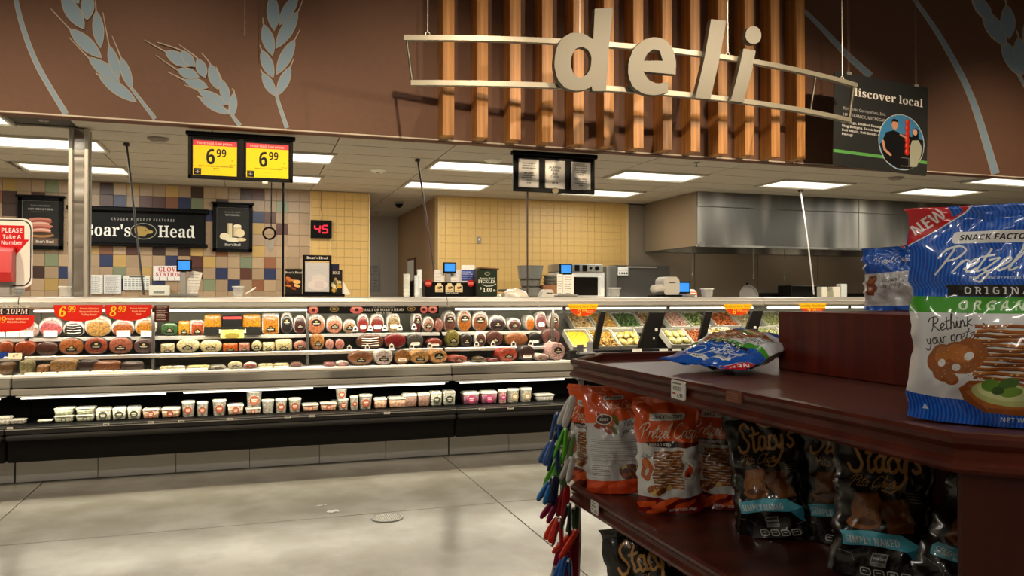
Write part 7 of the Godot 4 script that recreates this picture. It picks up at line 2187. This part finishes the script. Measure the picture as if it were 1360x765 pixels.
	for k in 3:
		var px: Array = [[379, 357, 401.5, 389], [438.5, 350.5, 451, 362], [439, 358, 455, 389]][k]
		var q0 := P(px[0], px[3], w); var q1 := P(px[2], px[1], w)
		var bp := paper(90, 130, Color(0.1, 0.08, 0.07))
		if k == 1: bp.fill(Color(0.1, 0.11, 0.22))
		else:
			bp.mid("Boar's Head" if k == 0 else "BOLD", 45, 24, 15 if k == 0 else 20, Color(0.9, 0.88, 0.84), "serifb")
			var rr := RandomNumberGenerator.new()
			rr.seed = 30 + k
			for i in 16: bp.ell(rr.randf_range(14, 76), rr.randf_range(48, 122), rr.randf_range(8, 22), rr.randf_range(5, 11), [Color(0.5, 0.22, 0.1), Color(0.85, 0.68, 0.42), Color(0.3, 0.12, 0.06), Color(0.72, 0.42, 0.2)][i % 4] if k == 0 else [Color(0.62, 0.56, 0.3), Color(0.85, 0.8, 0.66), Color(0.35, 0.34, 0.28), Color(0.75, 0.6, 0.25)][i % 4], rr.randf())
		var bt := thing("brochure", ["brown food brochure in the stand left of the silver-grey poster", "dark blue leaflet top at the right of the stand, behind another", "dark brochure with pale dishes in the stand right of the poster"][k], "brochure", Vector3((q0.x + q1.x) / 2, TOP + 0.0245, -w - 0.02 - 0.012 * (1 if k == 1 else 0)))
		card(bt, "cover", bp, rect_poly(q1.x - q0.x, q1.y - TOP - 0.025), 0.008, Transform3D(Basis(), Vector3(0, (q1.y - TOP - 0.025) / 2, 0)))
	var fold := paper(20, 20, Color(0.88, 0.86, 0.82))
	hang_card("folded_paper", "white folded paper leaning at the right of the brochure stand", [Vector2(454, 392), Vector2(466, 391), Vector2(455, 372)], 7.1, fold, "paper")
	# black cheese display
	w = 7.1
	var c0 := P(564.0, 391, w); var c1 := P(634.0, 375, w)
	t = thing("cheese_display", "low black counter display with three cream arched pictures", "display", Vector3((c0.x + c1.x) / 2, TOP, -w))
	pbox(t, "carton", c0.x, c1.x, TOP, c1.y, w, w + 0.12, M("black"), 0.004)
	var cp := paper(50, 60, Color(0.84, 0.78, 0.62))
	cp.ell(25, 32, 12, 9, Color(0.55, 0.38, 0.18)); cp.rect(32, 22, 10, 14, Color(0.2, 0.18, 0.14)); cp.rect(8, 48, 34, 6, Color(0.3, 0.25, 0.2))
	for x in [583.3, 597, 609]:
		var m0 := P(x, 382, w)
		card(t, "arched_picture", cp, PackedVector2Array([Vector2(-0.038, -0.042), Vector2(0.038, -0.042), Vector2(0.038, 0.014), Vector2(0.018, 0.032), Vector2(0.018, 0.042), Vector2(-0.018, 0.042), Vector2(-0.018, 0.032), Vector2(-0.038, 0.014)]), 0.004, Transform3D(Basis(), m0 + Vector3(0, 0, 0.006) - t.position))
	var bh := paper(120, 22, Color(0.05, 0.05, 0.05))
	bh.mid("Boar's Head", 60, 17, 18, Color(0.9, 0.9, 0.86), "serifb")
	card(t, "name_print", bh, rect_poly(0.13, 0.022), 0.003, Transform3D(Basis(), P(600.0, 389.2, w) + Vector3(0, 0, 0.005) - t.position))
	var rd := paper(60, 60, Color(0.5, 0.08, 0.07))
	rd.ell(30, 30, 28, 28, Color(0.62, 0.1, 0.08)); rd.rect(8, 22, 44, 16, Color(0.86, 0.5, 0.46)); rd.rect(12, 28, 36, 3, Color(0.6, 0.12, 0.1))
	for x in [568.8, 625.0]:
		card(t, "red_disc", rd, oval(0.034, 0.034), 0.004, Transform3D(Basis(), P(x, 376.2, w) + Vector3(0, 0, 0.008) - t.position))
	var wp := paper(70, 80, Color(0.87, 0.86, 0.84))
	scribble(wp, 8, 12, 50, 6, 11, Color(0.72, 0.72, 0.72), 15, 2.0)
	sheet("price_list", "white sheet left of the scale mast behind the cheese display", "paper", [577, 358, 590, 392], 7.28, wp)
	sheet("price_list", "white sheet right of the scale mast behind the cheese display", "paper", [594.5, 358, 612.5, 392], 7.29, wp)
	var bw := paper(80, 110, Color(0.88, 0.88, 0.87))
	bw.rect(2, 18, 76, 40, Color(0.2, 0.28, 0.58)); scribble(bw, 8, 24, 60, 4, 8, Color(0.7, 0.74, 0.86), 8, 2.5); bw.rect(50, 62, 8, 6, Color(0.15, 0.15, 0.15))
	sheet("notice_card", "white card with a blue panel behind the cheese display's right end", "sign", [612.8, 352, 630.5, 392], 7.25, bw)
	# pickle tub sign
	w = 7.02
	var k0 := P(634.0, 391, w); var k1 := P(660.0, 356, w)
	t = thing("pickle_box", "dark green counter carton with white PICKLES lettering and a price of 1.00", "box", Vector3((k0.x + k1.x) / 2, TOP, -w))
	var kw := k1.x - k0.x; var kh := k1.y - TOP
	var kb := mk()
	bx(kb, Vector3(0, kh * 0.49, -0.08), Vector3(kw * 0.96, kh * 0.98, 0.15), 0.006)
	part(t, "carton", kb, plain(Color(0.3, 0.22, 0.13), 0.7))
	var kp := paper(130, 170, Color(0.1, 0.15, 0.1))
	kp.ell(65, 26, 18, 11, Color(0.6, 0.6, 0.52)); kp.ell(65, 26, 14, 8, Color(0.14, 0.2, 0.13))
	kp.mid("Boar's Head", 65, 62, 17, Color(0.85, 0.86, 0.8), "serifb"); kp.mid("PICKLES", 62, 86, 28, Color(0.92, 0.92, 0.88), "serifb", 0.95)
	kp.line([Vector2(34, 96), Vector2(60, 106), Vector2(96, 104), Vector2(122, 92)], 4, Color(0.85, 0.86, 0.8))
	kp.text("$", 16, 128, 22, Color(0.92, 0.92, 0.88), "serifb"); kp.text("1.00", 36, 142, 34, Color(0.92, 0.92, 0.88), "serifb", 0.9); kp.text("lb", 104, 140, 18, Color(0.92, 0.92, 0.88), "sansb")
	card(t, "front_print", kp, rect_poly(kw, kh * 0.93), 0.004, Transform3D(Basis(), Vector3(0, kh * 0.48, 0.004)))
	var kr := mk()
	bx(kr, Vector3(0.02, kh * 0.985, -0.06), Vector3(kw * 0.95, 0.012, 0.16), 0.003, Basis(Vector3(0, 0, 1), -0.05))
	part(t, "lid_flap", kr, plain(Color(0.42, 0.28, 0.18), 0.7))
	# bag pile, grey card holder
	t = thing("bag_pile", "crumpled clear plastic bag on the counter right of the pickle carton", "plastic bag", P(684.0, 391, 7.1) * Vector3(1, 0, 1) + Vector3(0, TOP, 0))
	var cr := mk()
	var nzb := FastNoiseLite.new()
	nzb.seed = 8; nzb.frequency = 14.0
	var rows := []
	for j in 9:
		var l := PackedVector3Array()
		for i in 21:
			var a := TAU * i / 20
			var ph2 := PI / 2 * j / 8
			var v := Vector3(cos(a) * cos(ph2) * 0.13, sin(ph2) * 0.075, sin(a) * cos(ph2) * 0.09)
			var kk := 1.0 + 0.35 * nzb.get_noise_3d(cos(a) * 0.1, sin(a) * 0.1, v.y)
			l.append(Vector3(v.x * kk, v.y * kk, v.z * kk))
		rows.append(l)
	grid(cr, rows, [], -1.0)
	part(t, "film", cr, M("bag_film", Color(0.8, 0.78, 0.73), 0.25))
	t = thing("card_holder", "grey sloping card holder on the counter left of the microwave", "card holder", P(726.0, 391, 7.05) * Vector3(1, 0, 1) + Vector3(0, TOP, 0))
	var ch := mk()
	prism(ch, PackedVector2Array([Vector2(-0.075, 0), Vector2(0.06, 0), Vector2(0.05, 0.055), Vector2(0.03, 0.07), Vector2(-0.035, 0.07), Vector2(-0.055, 0.05)]), -0.05, 0.05)
	part(t, "shell", ch, M("pale_grey", Color(0.72, 0.71, 0.68), 0.5))
	var chl := mk()
	bx(chl, Vector3(0.01, 0.035, 0.051), Vector3(0.06, 0.008, 0.003))
	part(t, "print", chl, M("grey_dark"))
	for k in 2:
		var q: Array = [[740, 364, 747.5, 391], [748, 365, 762, 391]][k]
		var rp := paper(40, 80, Color(0.85, 0.84, 0.81))
		scribble(rp, 6, 8, 28, 8, 9, Color(0.5, 0.5, 0.5), 40 + k, 2.5)
		sheet("label_sheet", ["narrow white label sheet left of the third scale screen's mast", "white printed label sheet right of the third scale screen's mast"][k], "paper", [q[0], q[1], q[2], 392.0], 7.16, rp)
	# slicer housing
	w = 7.1
	t = thing("slicer_housing", "off-white rounded machine housing on the counter beside a blue scale screen", "machine", P(880.0, 391, w) * Vector3(1, 0, 1) + Vector3(0, TOP, 0))
	var bh2 := P(880.0, 368, w).y - TOP
	var hs := mk()
	var hp := PackedVector2Array()
	for p in rounded(0.18, bh2 * 0.98, 0.055, 6): hp.append(p + Vector2(0.055, bh2 * 0.52))
	prism(hs, hp, -0.09, 0.09)
	part(t, "body", hs, M("pale_grey"))
	var hs2 := mk()
	tube(hs2, [Vector3(-0.12, bh2 * 0.38, 0.05), Vector3(-0.02, bh2 * 0.42, 0.05)], 0.045, 14)
	blob(hs2, Vector3(-0.12, bh2 * 0.38, 0.05), Vector3(0.045, 0.045, 0.045), 12)
	part(t, "motor", hs2, M("pale_grey"))
	var hs3 := mk()
	bx(hs3, Vector3(0.02, 0.01, 0.01), Vector3(0.3, 0.02, 0.2), 0.006)
	part(t, "foot", hs3, M("black"))
	var hs4 := mk()
	bx(hs4, Vector3(0.06, bh2 * 0.72, 0.091), Vector3(0.07, 0.008, 0.003))
	part(t, "nameplate", hs4, M("grey_dark"))
	t = thing("white_dome", "white domed lid with orange bands right of the scale screen", "lid", P(919.0, 391, 7.25) * Vector3(1, 0, 1) + Vector3(0, TOP, 0))
	var wdm := mk()
	lathe(wdm, [Vector2(0.055, 0), Vector2(0.055, 0.03), Vector2(0.045, 0.06), Vector2(0.022, 0.078), Vector2(0, 0.08)], 18)
	part(t, "dome", wdm, M("white"))
	var wdb := mk()
	lathe(wdb, [Vector2(0.0562, 0.018), Vector2(0.0562, 0.03)], 18)
	lathe(wdb, [Vector2(0.0525, 0.042), Vector2(0.05, 0.052)], 18)
	part(t, "orange_band", wdb, plain(Color(0.85, 0.36, 0.1), 0.4))
func build_kitchen() -> void:
	# long work bench with an over-shelf along the back wall
	var B := 1.352
	var t := thing("work_bench", "stainless bench with a high shelf along the back wall, hidden by the counter", "bench", Vector3(5.4, 0, -10.7))
	pbox(t, "worktop", 2.7, 7.8, 0.86, 0.9, 10.35, 11.08, M("steel"), 0.006)
	pbox(t, "over_shelf", 2.7, 7.8, B - 0.03, B, 10.3, 11.06, M("steel"), 0.006)
	for x in [2.75, 4.6, 6.4, 7.75]:
		pbox(t, "leg", x - 0.02, x + 0.02, 0, B - 0.03, 10.95, 10.99, M("steel"))
		pbox(t, "leg", x - 0.02, x + 0.02, 0, 0.86, 10.4, 10.44, M("steel"))
	# pots
	var w := 10.5
	var labels := ["lowest dented bowl of the stack of steel pans", "middle wide pan of the stack of steel pans", "upper tall pan of the stack of steel pans"]
	var y := B + 0.001
	for k in 3:
		var q: Array = [[689, 719, 382], [690, 718, 372], [687, 721, 353]][k]
		var a := P(q[0], 380, w); var b := P(q[1], 380, w)
		var top := P(700.0, q[2], w).y
		var r := (b.x - a.x) / 2
		var st := mk()
		lathe(st, [Vector2(0, 0), Vector2(r * 0.72, 0), Vector2(r * 0.86, 0.02), Vector2(r * 0.94, (top - y) * 0.9), Vector2(r, top - y), Vector2(r * 0.97, top - y), Vector2(r * 0.85, 0.03), Vector2(0, 0.02)], 28)
		var pt := thing("steel_pan", labels[k], "pan", Vector3((a.x + b.x) / 2, y, -w), 0.0, "stacked steel pans")
		part(pt, "bowl", st, M("steel"))
		y = top + 0.001
	# small pan stack and cardboard
	var cb := P(729.0, 380, 10.45)
	t = thing("cardboard_box", "brown cardboard box beside the steel pans", "box", Vector3(cb.x, B + 0.001, cb.z))
	var cs := mk()
	bx(cs, Vector3(0, 0.085, 0), Vector3(0.24, 0.17, 0.2), 0.003)
	part(t, "carton", cs, plain(Color(0.6, 0.4, 0.25), 0.8))
	y = B + 0.173
	for k in 3:
		var st := mk()
		lathe(st, [Vector2(0, 0), Vector2(0.07, 0), Vector2(0.095, 0.04), Vector2(0.1, 0.04), Vector2(0.1, 0.046), Vector2(0.09, 0.046), Vector2(0.068, 0.006), Vector2(0, 0.006)], 24)
		solo("small_pan", st, M("steel"), "%s from the bottom of the small pans on the cardboard box" % ORD[k], "pan", Vector3(cb.x + 0.01, y, cb.z), "small pans on the cardboard box")
		y += 0.047
	for k in 3:
		var st := mk()
		bx(st, Vector3.ZERO, Vector3(0.12, 0.035, 0.12), 0.01)
		solo("lid_stack", st, [M("cream"), plain(Color(0.75, 0.58, 0.35), 0.6), M("grey_dark")][k], ["cream", "tan", "dark"][k] + " lid in the small pile right of the pickle carton", "lid", P(667.0, 380, 10.4) * Vector3(1, 0, 1) + Vector3(0.01 * k, B + 0.02 + 0.037 * k, 0), "")
	# microwave
	w = 10.4
	var m0 := P(742.0, 391, w); var m1 := P(803.0, 351, w)
	var mw := m1.x - m0.x; var mh := m1.y - B
	t = thing("microwave_oven", "white microwave oven with dark glass door and a knob panel above it", "oven", Vector3((m0.x + m1.x) / 2, B + 0.001, -w - 0.2))
	var ms := mk()
	bx(ms, Vector3(0, mh * 0.38, 0), Vector3(mw, mh * 0.74, 0.4), 0.01)
	part(t, "body", ms, M("white"))
	var mp := mk()
	bx(mp, Vector3(-0.02, mh * 0.875, 0), Vector3(mw * 0.98, mh * 0.24, 0.42), 0.008)
	var pnl := part(t, "control_panel", mp, M("steel"))
	var md := mk()
	bx(md, Vector3(0.03, mh * 0.33, 0.2), Vector3(mw * 0.62, mh * 0.56, 0.014), 0.008)
	part(t, "door_glass", md, M("oven_glass", Color(0.09, 0.075, 0.06), 0.15))
	var mb := mk()
	bx(mb, Vector3(mw * 0.4, mh * 0.36, 0.21), Vector3(0.02, mh * 0.52, 0.03), 0.006)
	part(t, "handle", mb, M("white"))
	for k in 4:
		var kn := mk()
		var kx: float = [-0.08, 0.04, 0.13, 0.23][k]
		if k < 2: bx(kn, Vector3(kx, mh * 0.875, 0.215), Vector3(0.07, 0.09, 0.02), 0.006)
		else: tube(kn, [Vector3(kx, mh * 0.875, 0.2), Vector3(kx, mh * 0.875, 0.24)], 0.03 if k == 3 else 0.018, 14)
		part(pnl, "knob", kn, M("black"))
	# steel equipment cabinet with sockets
	var e0 := P(804.0, 391, 10.55); var e1 := P(890.0, 353, 10.55)
	t = thing("steel_cabinet", "wide grey steel equipment cabinet right of the microwave", "cabinet", Vector3((e0.x + e1.x) / 2, B + 0.001, -10.75))
	var es := mk()
	bx(es, Vector3(0.08, (e1.y - B) / 2, 0), Vector3(e1.x - e0.x - 0.16, e1.y - B, 0.4), 0.006)
	part(t, "body", es, M("cab_steel", Color(0.42, 0.41, 0.39), 0.4, 0.6))
	var es2 := mk()
	bx(es2, Vector3(-(e1.x - e0.x) / 2 + 0.08, (e1.y - B) / 2 - 0.01, 0.03), Vector3(0.17, e1.y - B - 0.02, 0.44), 0.006)
	part(t, "side_unit", es2, M("steel"))
	var es3 := mk()
	bx(es3, Vector3(0.06, e1.y - B - 0.03, 0.205), Vector3(0.5, 0.02, 0.02), 0.004)
	part(t, "rail", es3, M("aluminium"))
	var sk := thing("socket_plate", "white socket plate on the steel cabinet", "socket", P(827.5, 362.5, 10.5))
	var sks := mk()
	bx(sks, Vector3.ZERO, Vector3(0.17, 0.075, 0.01), 0.004)
	bx(sks, Vector3(0, 0.065, 0), Vector3(0.17, 0.04, 0.01), 0.004)
	part(sk, "plate", sks, M("white"))
	for k in 4:
		var so := mk()
		tube(so, [Vector3(-0.06 + k * 0.04, -0.004, 0.004), Vector3(-0.06 + k * 0.04, -0.004, 0.008)], 0.014, 10)
		part(sk, "socket", so, M("grey_dark"))
	# hood
	var hx0 := 5.88
	t = thing("extractor_hood", "large stainless extractor hood hanging from the ceiling over the fryers", "hood", Vector3(8.6, 2.07, -10.3))
	var hl := 2.068
	pbox(t, "side_panel", hx0, hx0 + 0.02, hl, 2.826, 9.55, 11.08, M("hood_side", Color(0.6, 0.54, 0.46), 0.35, 0.5), 0.003)
	for k in 3:
		var xa: float = [hx0, 8.66, 11.44][k]
		pbox(t, "front_panel", xa + 0.003, [8.66, 11.44, 14.2][k] - 0.003, hl, 2.62, 9.53, 9.55, M("hood_steel"), 0.004)
		pbox(t, "top_band", xa + 0.003, [8.66, 11.44, 14.2][k] - 0.003, 2.625, 2.828, 9.525, 9.545, M("hood_steel"), 0.004)
	pbox(t, "bottom_rim", hx0, 14.2, hl - 0.012, hl + 0.02, 9.52, 9.57, M("steel"), 0.006)
	pbox(t, "underside", hx0 + 0.03, 14.2, hl + 0.2, hl + 0.22, 9.55, 11.08, M("black_case"))
	for x in [6.9, 9.0, 11.0]:
		pbox(t, "hood_lamp", x - 0.26, x + 0.26, hl + 0.182, hl + 0.198, 10.29, 10.41, M("lamp_tube"), 0.004)
	pbox(t, "back_panel", hx0 + 0.03, 14.2, hl, 2.826, 11.06, 11.09, M("hood_steel"))
	var np := P(932.0, 325, 9.51)
	var ns := mk()
	bx(ns, np - t.position, Vector3(0.09, 0.06, 0.006), 0.001)
	part(t, "nameplate", ns, M("grey"))
	for k in 3:
		var q: Array = [[920, 334, 364], [1001, 336, 367], [1042, 342, 369]][k]
		var h0 := P(q[0], q[1], 10.2); var h1 := P(q[0], q[2], 10.2)
		h0.y = 2.27
		var ht := thing("hanging_ladle", "%s thin steel utensil from left hanging under the hood" % ORD[k], "utensil", h0, 0.0, "utensils hanging under the hood")
		var hs := mk()
		tube(hs, [Vector3.ZERO, Vector3(0, h1.y - h0.y, 0)], 0.008, 6)
		part(ht, "rod", hs, M("steel"))
		var hh := mk()
		blob(hh, Vector3(0, h1.y - h0.y - 0.01, 0), Vector3(0.018, 0.04, 0.015), 10)
		part(ht, "end", hh, M("steel"))
	# fryer bank, dark, with a round pan
	t = thing("fryer_bank", "dark row of fryers and tray racks under the hood, tops just above the counter", "fryers", Vector3(8.6, 0, -10.4))
	pbox(t, "cabinet", 7.86, 11.5, 0, 1.3, 10.0, 10.9, M("cab_dark", Color(0.16, 0.15, 0.14), 0.4, 0.5), 0.01)
	var f0 := P(1051.0, 379, 10.5); var f1 := P(1097.0, 379, 10.5)
	pbox(t, "control_box", f0.x, f1.x, 1.3, f0.y, 10.5, 10.85, M("cab_dark"), 0.01)
	pbox(t, "splash", 7.86, 11.5, 1.3, 1.42, 10.85, 10.9, M("cab_dark"))
	var rp := P(1017.0, 392, 9.9)
	var rt := thing("round_pan", "round dark pan standing on edge below the hood", "pan", Vector3(rp.x, 1.354, -10.35))
	var rs := mk()
	lathe(rs, [Vector2(0, 0), Vector2(0.15, 0), Vector2(0.17, 0.04), Vector2(0.16, 0.04), Vector2(0.14, 0.012), Vector2(0, 0.01)], 28, Transform3D(Basis(Vector3.RIGHT, PI / 2 - 0.15), Vector3(0, 0.02, 0)))
	part(rt, "bowl", rs, M("grey"))
	var rh := mk()
	bx(rh, Vector3(-0.01, 0.2, 0.0), Vector3(0.03, 0.05, 0.03), 0.008)
	part(rt, "handle", rh, M("black"))
	for k in 4:
		var q: Array = [[1098, 1106, 381], [1106, 1114, 386], [1113, 1123, 381], [1124, 1132, 377]][k]
		var a := P(q[0], q[2], 9.95); var b := P(q[1], q[2], 9.95)
		var st := mk()
		bx(st, Vector3(0, (a.y - 1.3) / 2, 0), Vector3(b.x - a.x, a.y - 1.3, 0.12), 0.008)
		solo("food_container", st, [M("cream"), plain(Color(0.6, 0.6, 0.5), 0.5), M("cream"), M("clear_lid")][k], "%s pale food container from left on the fryer bank's right end" % ORD[k], "container", Vector3((a.x + b.x) / 2, 1.302, -10.12), "pale containers on the fryer bank")
	# passage: papers, clipboard, cups
	var pg := paper(70, 130, Color(0.66, 0.66, 0.64))
	for k in 4: scribble(pg, 4 + 34 * (k % 2), 6 + 62 * (k / 2), 28, 7, 8, Color(0.36, 0.36, 0.36), 60 + k, 2.5)
	sheet("wall_notice", "grey printed sheets on the passage's end wall", "paper", [487, 352, 503, 386], 14.38, pg)
	var cbx := P(529.0, 358, 12.6)
	t = thing("clip_board", "wooden framed notice board on the tan passage wall", "notice board", Vector3(2.535, cbx.y, -13.0))
	var cst := mk()
	bx(cst, Vector3.ZERO, Vector3(0.03, 0.42, 0.62), 0.004)
	part(t, "frame", cst, plain(Color(0.36, 0.22, 0.1), 0.6))
	var cpp := mk()
	bx(cpp, Vector3(-0.016, 0, 0), Vector3(0.004, 0.34, 0.54))
	part(t, "sheet", cpp, M("cream"))
	var bench := thing("passage_cart", "steel cart in the passage mouth, hidden by the counter", "cart", Vector3(2.1, 0, -10.6))
	pbox(bench, "top", 1.75, 2.6, B - 0.03, B, 10.3, 10.9, M("steel"), 0.005)
	for x in [1.78, 2.57]:
		for z in [10.33, 10.87]:
			pbox(bench, "leg", x - 0.015, x + 0.015, 0, B - 0.03, z - 0.015, z + 0.015, M("steel"))
	var items := [[540, 364, 0.045, M("cream"), "tall stack of cream paper cups left of the dark flask"], [545, 375, 0.05, M("black"), "dark flask among the paper cups"], [553, 366, 0.03, M("white"), "slim white cup stack right of the dark flask"], [557, 358, 0.035, M("white"), "tallest white cup stack"], [562, 382, 0.03, M("cream"), "short cream cup stack at the right end"]]
	for k in items.size():
		var q: Array = items[k]
		var p := P(q[0], q[1], 10.5 + 0.05 * (k % 2))
		var h := p.y - B
		var st := mk()
		var prof := [Vector2(0, 0), Vector2(q[2] * 0.8, 0)]
		var n := 6
		for j in n:
			prof.append(Vector2(q[2] * 0.95, h * (j + 0.55) / n)); prof.append(Vector2(q[2], h * (j + 0.95) / n)); prof.append(Vector2(q[2] * 0.88, h * (j + 1.0) / n))
		prof.append(Vector2(0, h))
		lathe(st, prof, 16)
		solo("cup_stack" if k != 1 else "flask", st, q[3], q[4], "cups" if k != 1 else "flask", Vector3(p.x, B + 0.001, p.z))
	# white bin thing in passage, wall switch
	var sw := thing("wall_switch", "small grey switch plate on the yellow tiled wall", "switch", P(636.0, 319, 11.085))
	var sws := mk()
	bx(sws, Vector3.ZERO, Vector3(0.06, 0.1, 0.012), 0.004)
	part(sw, "plate", sws, M("grey"))
	var swt := mk()
	bx(swt, Vector3(0, 0.01, 0.01), Vector3(0.02, 0.03, 0.014), 0.003)
	part(sw, "toggle", swt, M("cream"))
	# ceiling fittings
	var CE := 2.829
	var dc := PY(530.0, 268, CE)
	t = thing("dome_camera", "black dome security camera on the ceiling above the passage", "camera", dc)
	var d1 := mk()
	lathe(d1, [Vector2(0.0, -0.035), Vector2(0.075, -0.035), Vector2(0.08, 0.0)], 20)
	part(t, "mount", d1, M("grey"))
	var d2 := mk()
	blob(d2, Vector3(0, -0.035, 0), Vector3(0.06, 0.06, 0.06), 14)
	part(t, "dome", d2, M("black"))
	var sp := [[58, 160, "sprinkler head on the ceiling left of the column"], [925, 216, "sprinkler head on the ceiling right of the menu board"], [500, 282, "sprinkler head on the ceiling over the passage"]]
	for q in sp:
		var p := PY(q[0], q[1], CE)
		t = thing("sprinkler", "small " + q[2], "sprinkler", p)
		var a := mk()
		lathe(a, [Vector2(0, -0.012), Vector2(0.035, -0.008), Vector2(0.04, 0.0)], 14)
		part(t, "rosette", a, M("grey"))
		var b := mk()
		tube(b, [Vector3(0, -0.01, 0), Vector3(0, -0.045, 0)], 0.006, 6)
		bx(b, Vector3(0, -0.046, 0), Vector3(0.035, 0.004, 0.035))
		part(t, "nozzle", b, M("steel"))
	for q in [[655, 213, "round cream detector on the ceiling left of the menu board"], [502, 226, "flat cream disc on the ceiling left of the pair of lights"], [1190, 236, "grey round speaker grille on the ceiling by the hanging sign"], [210, 184, "grey stained round grille on the ceiling right of the column"]]:
		var p := PY(q[0], q[1], CE)
		t = thing("ceiling_disc", q[2], "detector", p)
		var a := mk()
		lathe(a, [Vector2(0, -0.03), Vector2(0.06, -0.026), Vector2(0.09, -0.008), Vector2(0.095, 0)], 22)
		part(t, "cover", a, M("cream") if q[2].contains("cream") else M("grille", Color(0.5, 0.46, 0.4), 0.7))
		var b := mk()
		lathe(b, [Vector2(0, -0.036), Vector2(0.02, -0.034), Vector2(0.026, -0.028)], 14)
		part(t, "centre_cap", b, M("grey"))
	# power cords dropping to the counter
	for q in [[168, 190, 191, 391, M("wire"), "black power cord dropping from ceiling to counter right of the column"], [554.5, 211, 578, 372, M("pole_brown"), "dark power cord dropping from the ceiling to the cheese display"], [1063, 252, 1081, 391, M("pale_grey"), "pale grey power cord dropping from the ceiling in front of the hood"]]:
		var a := PY(q[0], q[1], CE)
		var b := P(q[2], q[3], 7.35)
		b.y = maxf(b.y, TOP)
		t = thing("power_cord", q[5], "cord", a)
		var st := mk()
		var pts := []
		for i in 9:
			var f := i / 8.0
			pts.append((b - a) * f + Vector3(0, 0, 0.012 * sin(PI * f)))
		tube(st, pts, 0.0095, 7)
		part(t, "cable", st, q[4])
		var bx2 := mk()
		bx(bx2, Vector3(0, -0.015, 0), Vector3(0.05, 0.03, 0.05), 0.006)
		part(t, "socket", bx2, M("grey_dark"))
	# bead chain at the top of the frame
	var p0 := P(325.0, 46, 6.8)
	var st := mk()
	for i in 70:
		blob(st, Vector3(0, 0.018 * i, 0), Vector3(0.006, 0.009, 0.006), 6)
	bx(st, Vector3(0, (5.6 - p0.y) / 2 + 0.6, 0), Vector3(0.004, 5.6 - p0.y - 1.2, 0.004))
	t = thing("bead_chain", "thin beaded chain hanging before the soffit from the photo's top edge", "chain", p0)
	part(t, "chain", st, M("dull_brass", Color(0.55, 0.45, 0.32), 0.4, 0.5))
	# floor: drain and scraps
	var dr := PY(514.0, 688, 0.0)
	t = thing("floor_drain", "round silver drain cover set in the concrete floor", "drain", dr)
	var r1 := mk()
	lathe(r1, [Vector2(0.098, 0.0), Vector2(0.098, 0.005), Vector2(0.085, 0.0055), Vector2(0.085, 0.0)], 32)
	part(t, "rim", r1, M("steel"))
	var r2 := mk()
	for i in range(-6, 7):
		var hw := sqrt(maxf(0.0, 0.085 * 0.085 - pow(i * 0.0128, 2)))
		if hw > 0.01:
			bx(r2, Vector3(0, 0.0035, i * 0.0128), Vector3(hw * 2, 0.003, 0.006))
			bx(r2, Vector3(i * 0.0128, 0.0035, 0), Vector3(0.006, 0.003, hw * 2))
	part(t, "grate", r2, M("drain_metal", Color(0.82, 0.81, 0.77), 0.4, 0.3))
	var r3 := mk()
	lathe(r3, [Vector2(0.0, 0.001), Vector2(0.086, 0.001)], 32)
	part(t, "drain_well", r3, M("grey"))
	for q in [[427, 672, "thin white paper strip on the floor near the drain"], [442, 680, "crumpled white paper scrap on the floor near the drain"]]:
		var p := PY(q[0], q[1], 0.0)
		t = thing("paper_scrap", q[2], "litter", p, 0.3)
		var s := mk()
		var rows := []
		for j in 4:
			var l := PackedVector3Array()
			for i in 8:
				l.append(Vector3((i / 7.0 - 0.5) * 0.075, 0.002 + 0.006 * absf(sin(i * 2.3 + j * 1.7)), (j / 3.0 - 0.5) * (0.012 if q[0] == 427 else 0.045)))
			rows.append(l)
		grid(s, rows, [], -1.0)
		part(t, "paper", s, M("white"))
func finish() -> void:
	var t := ImageTexture.create_from_image(atlas)
	for k in ["print", "local_print"]:
		M(k).albedo_texture = t
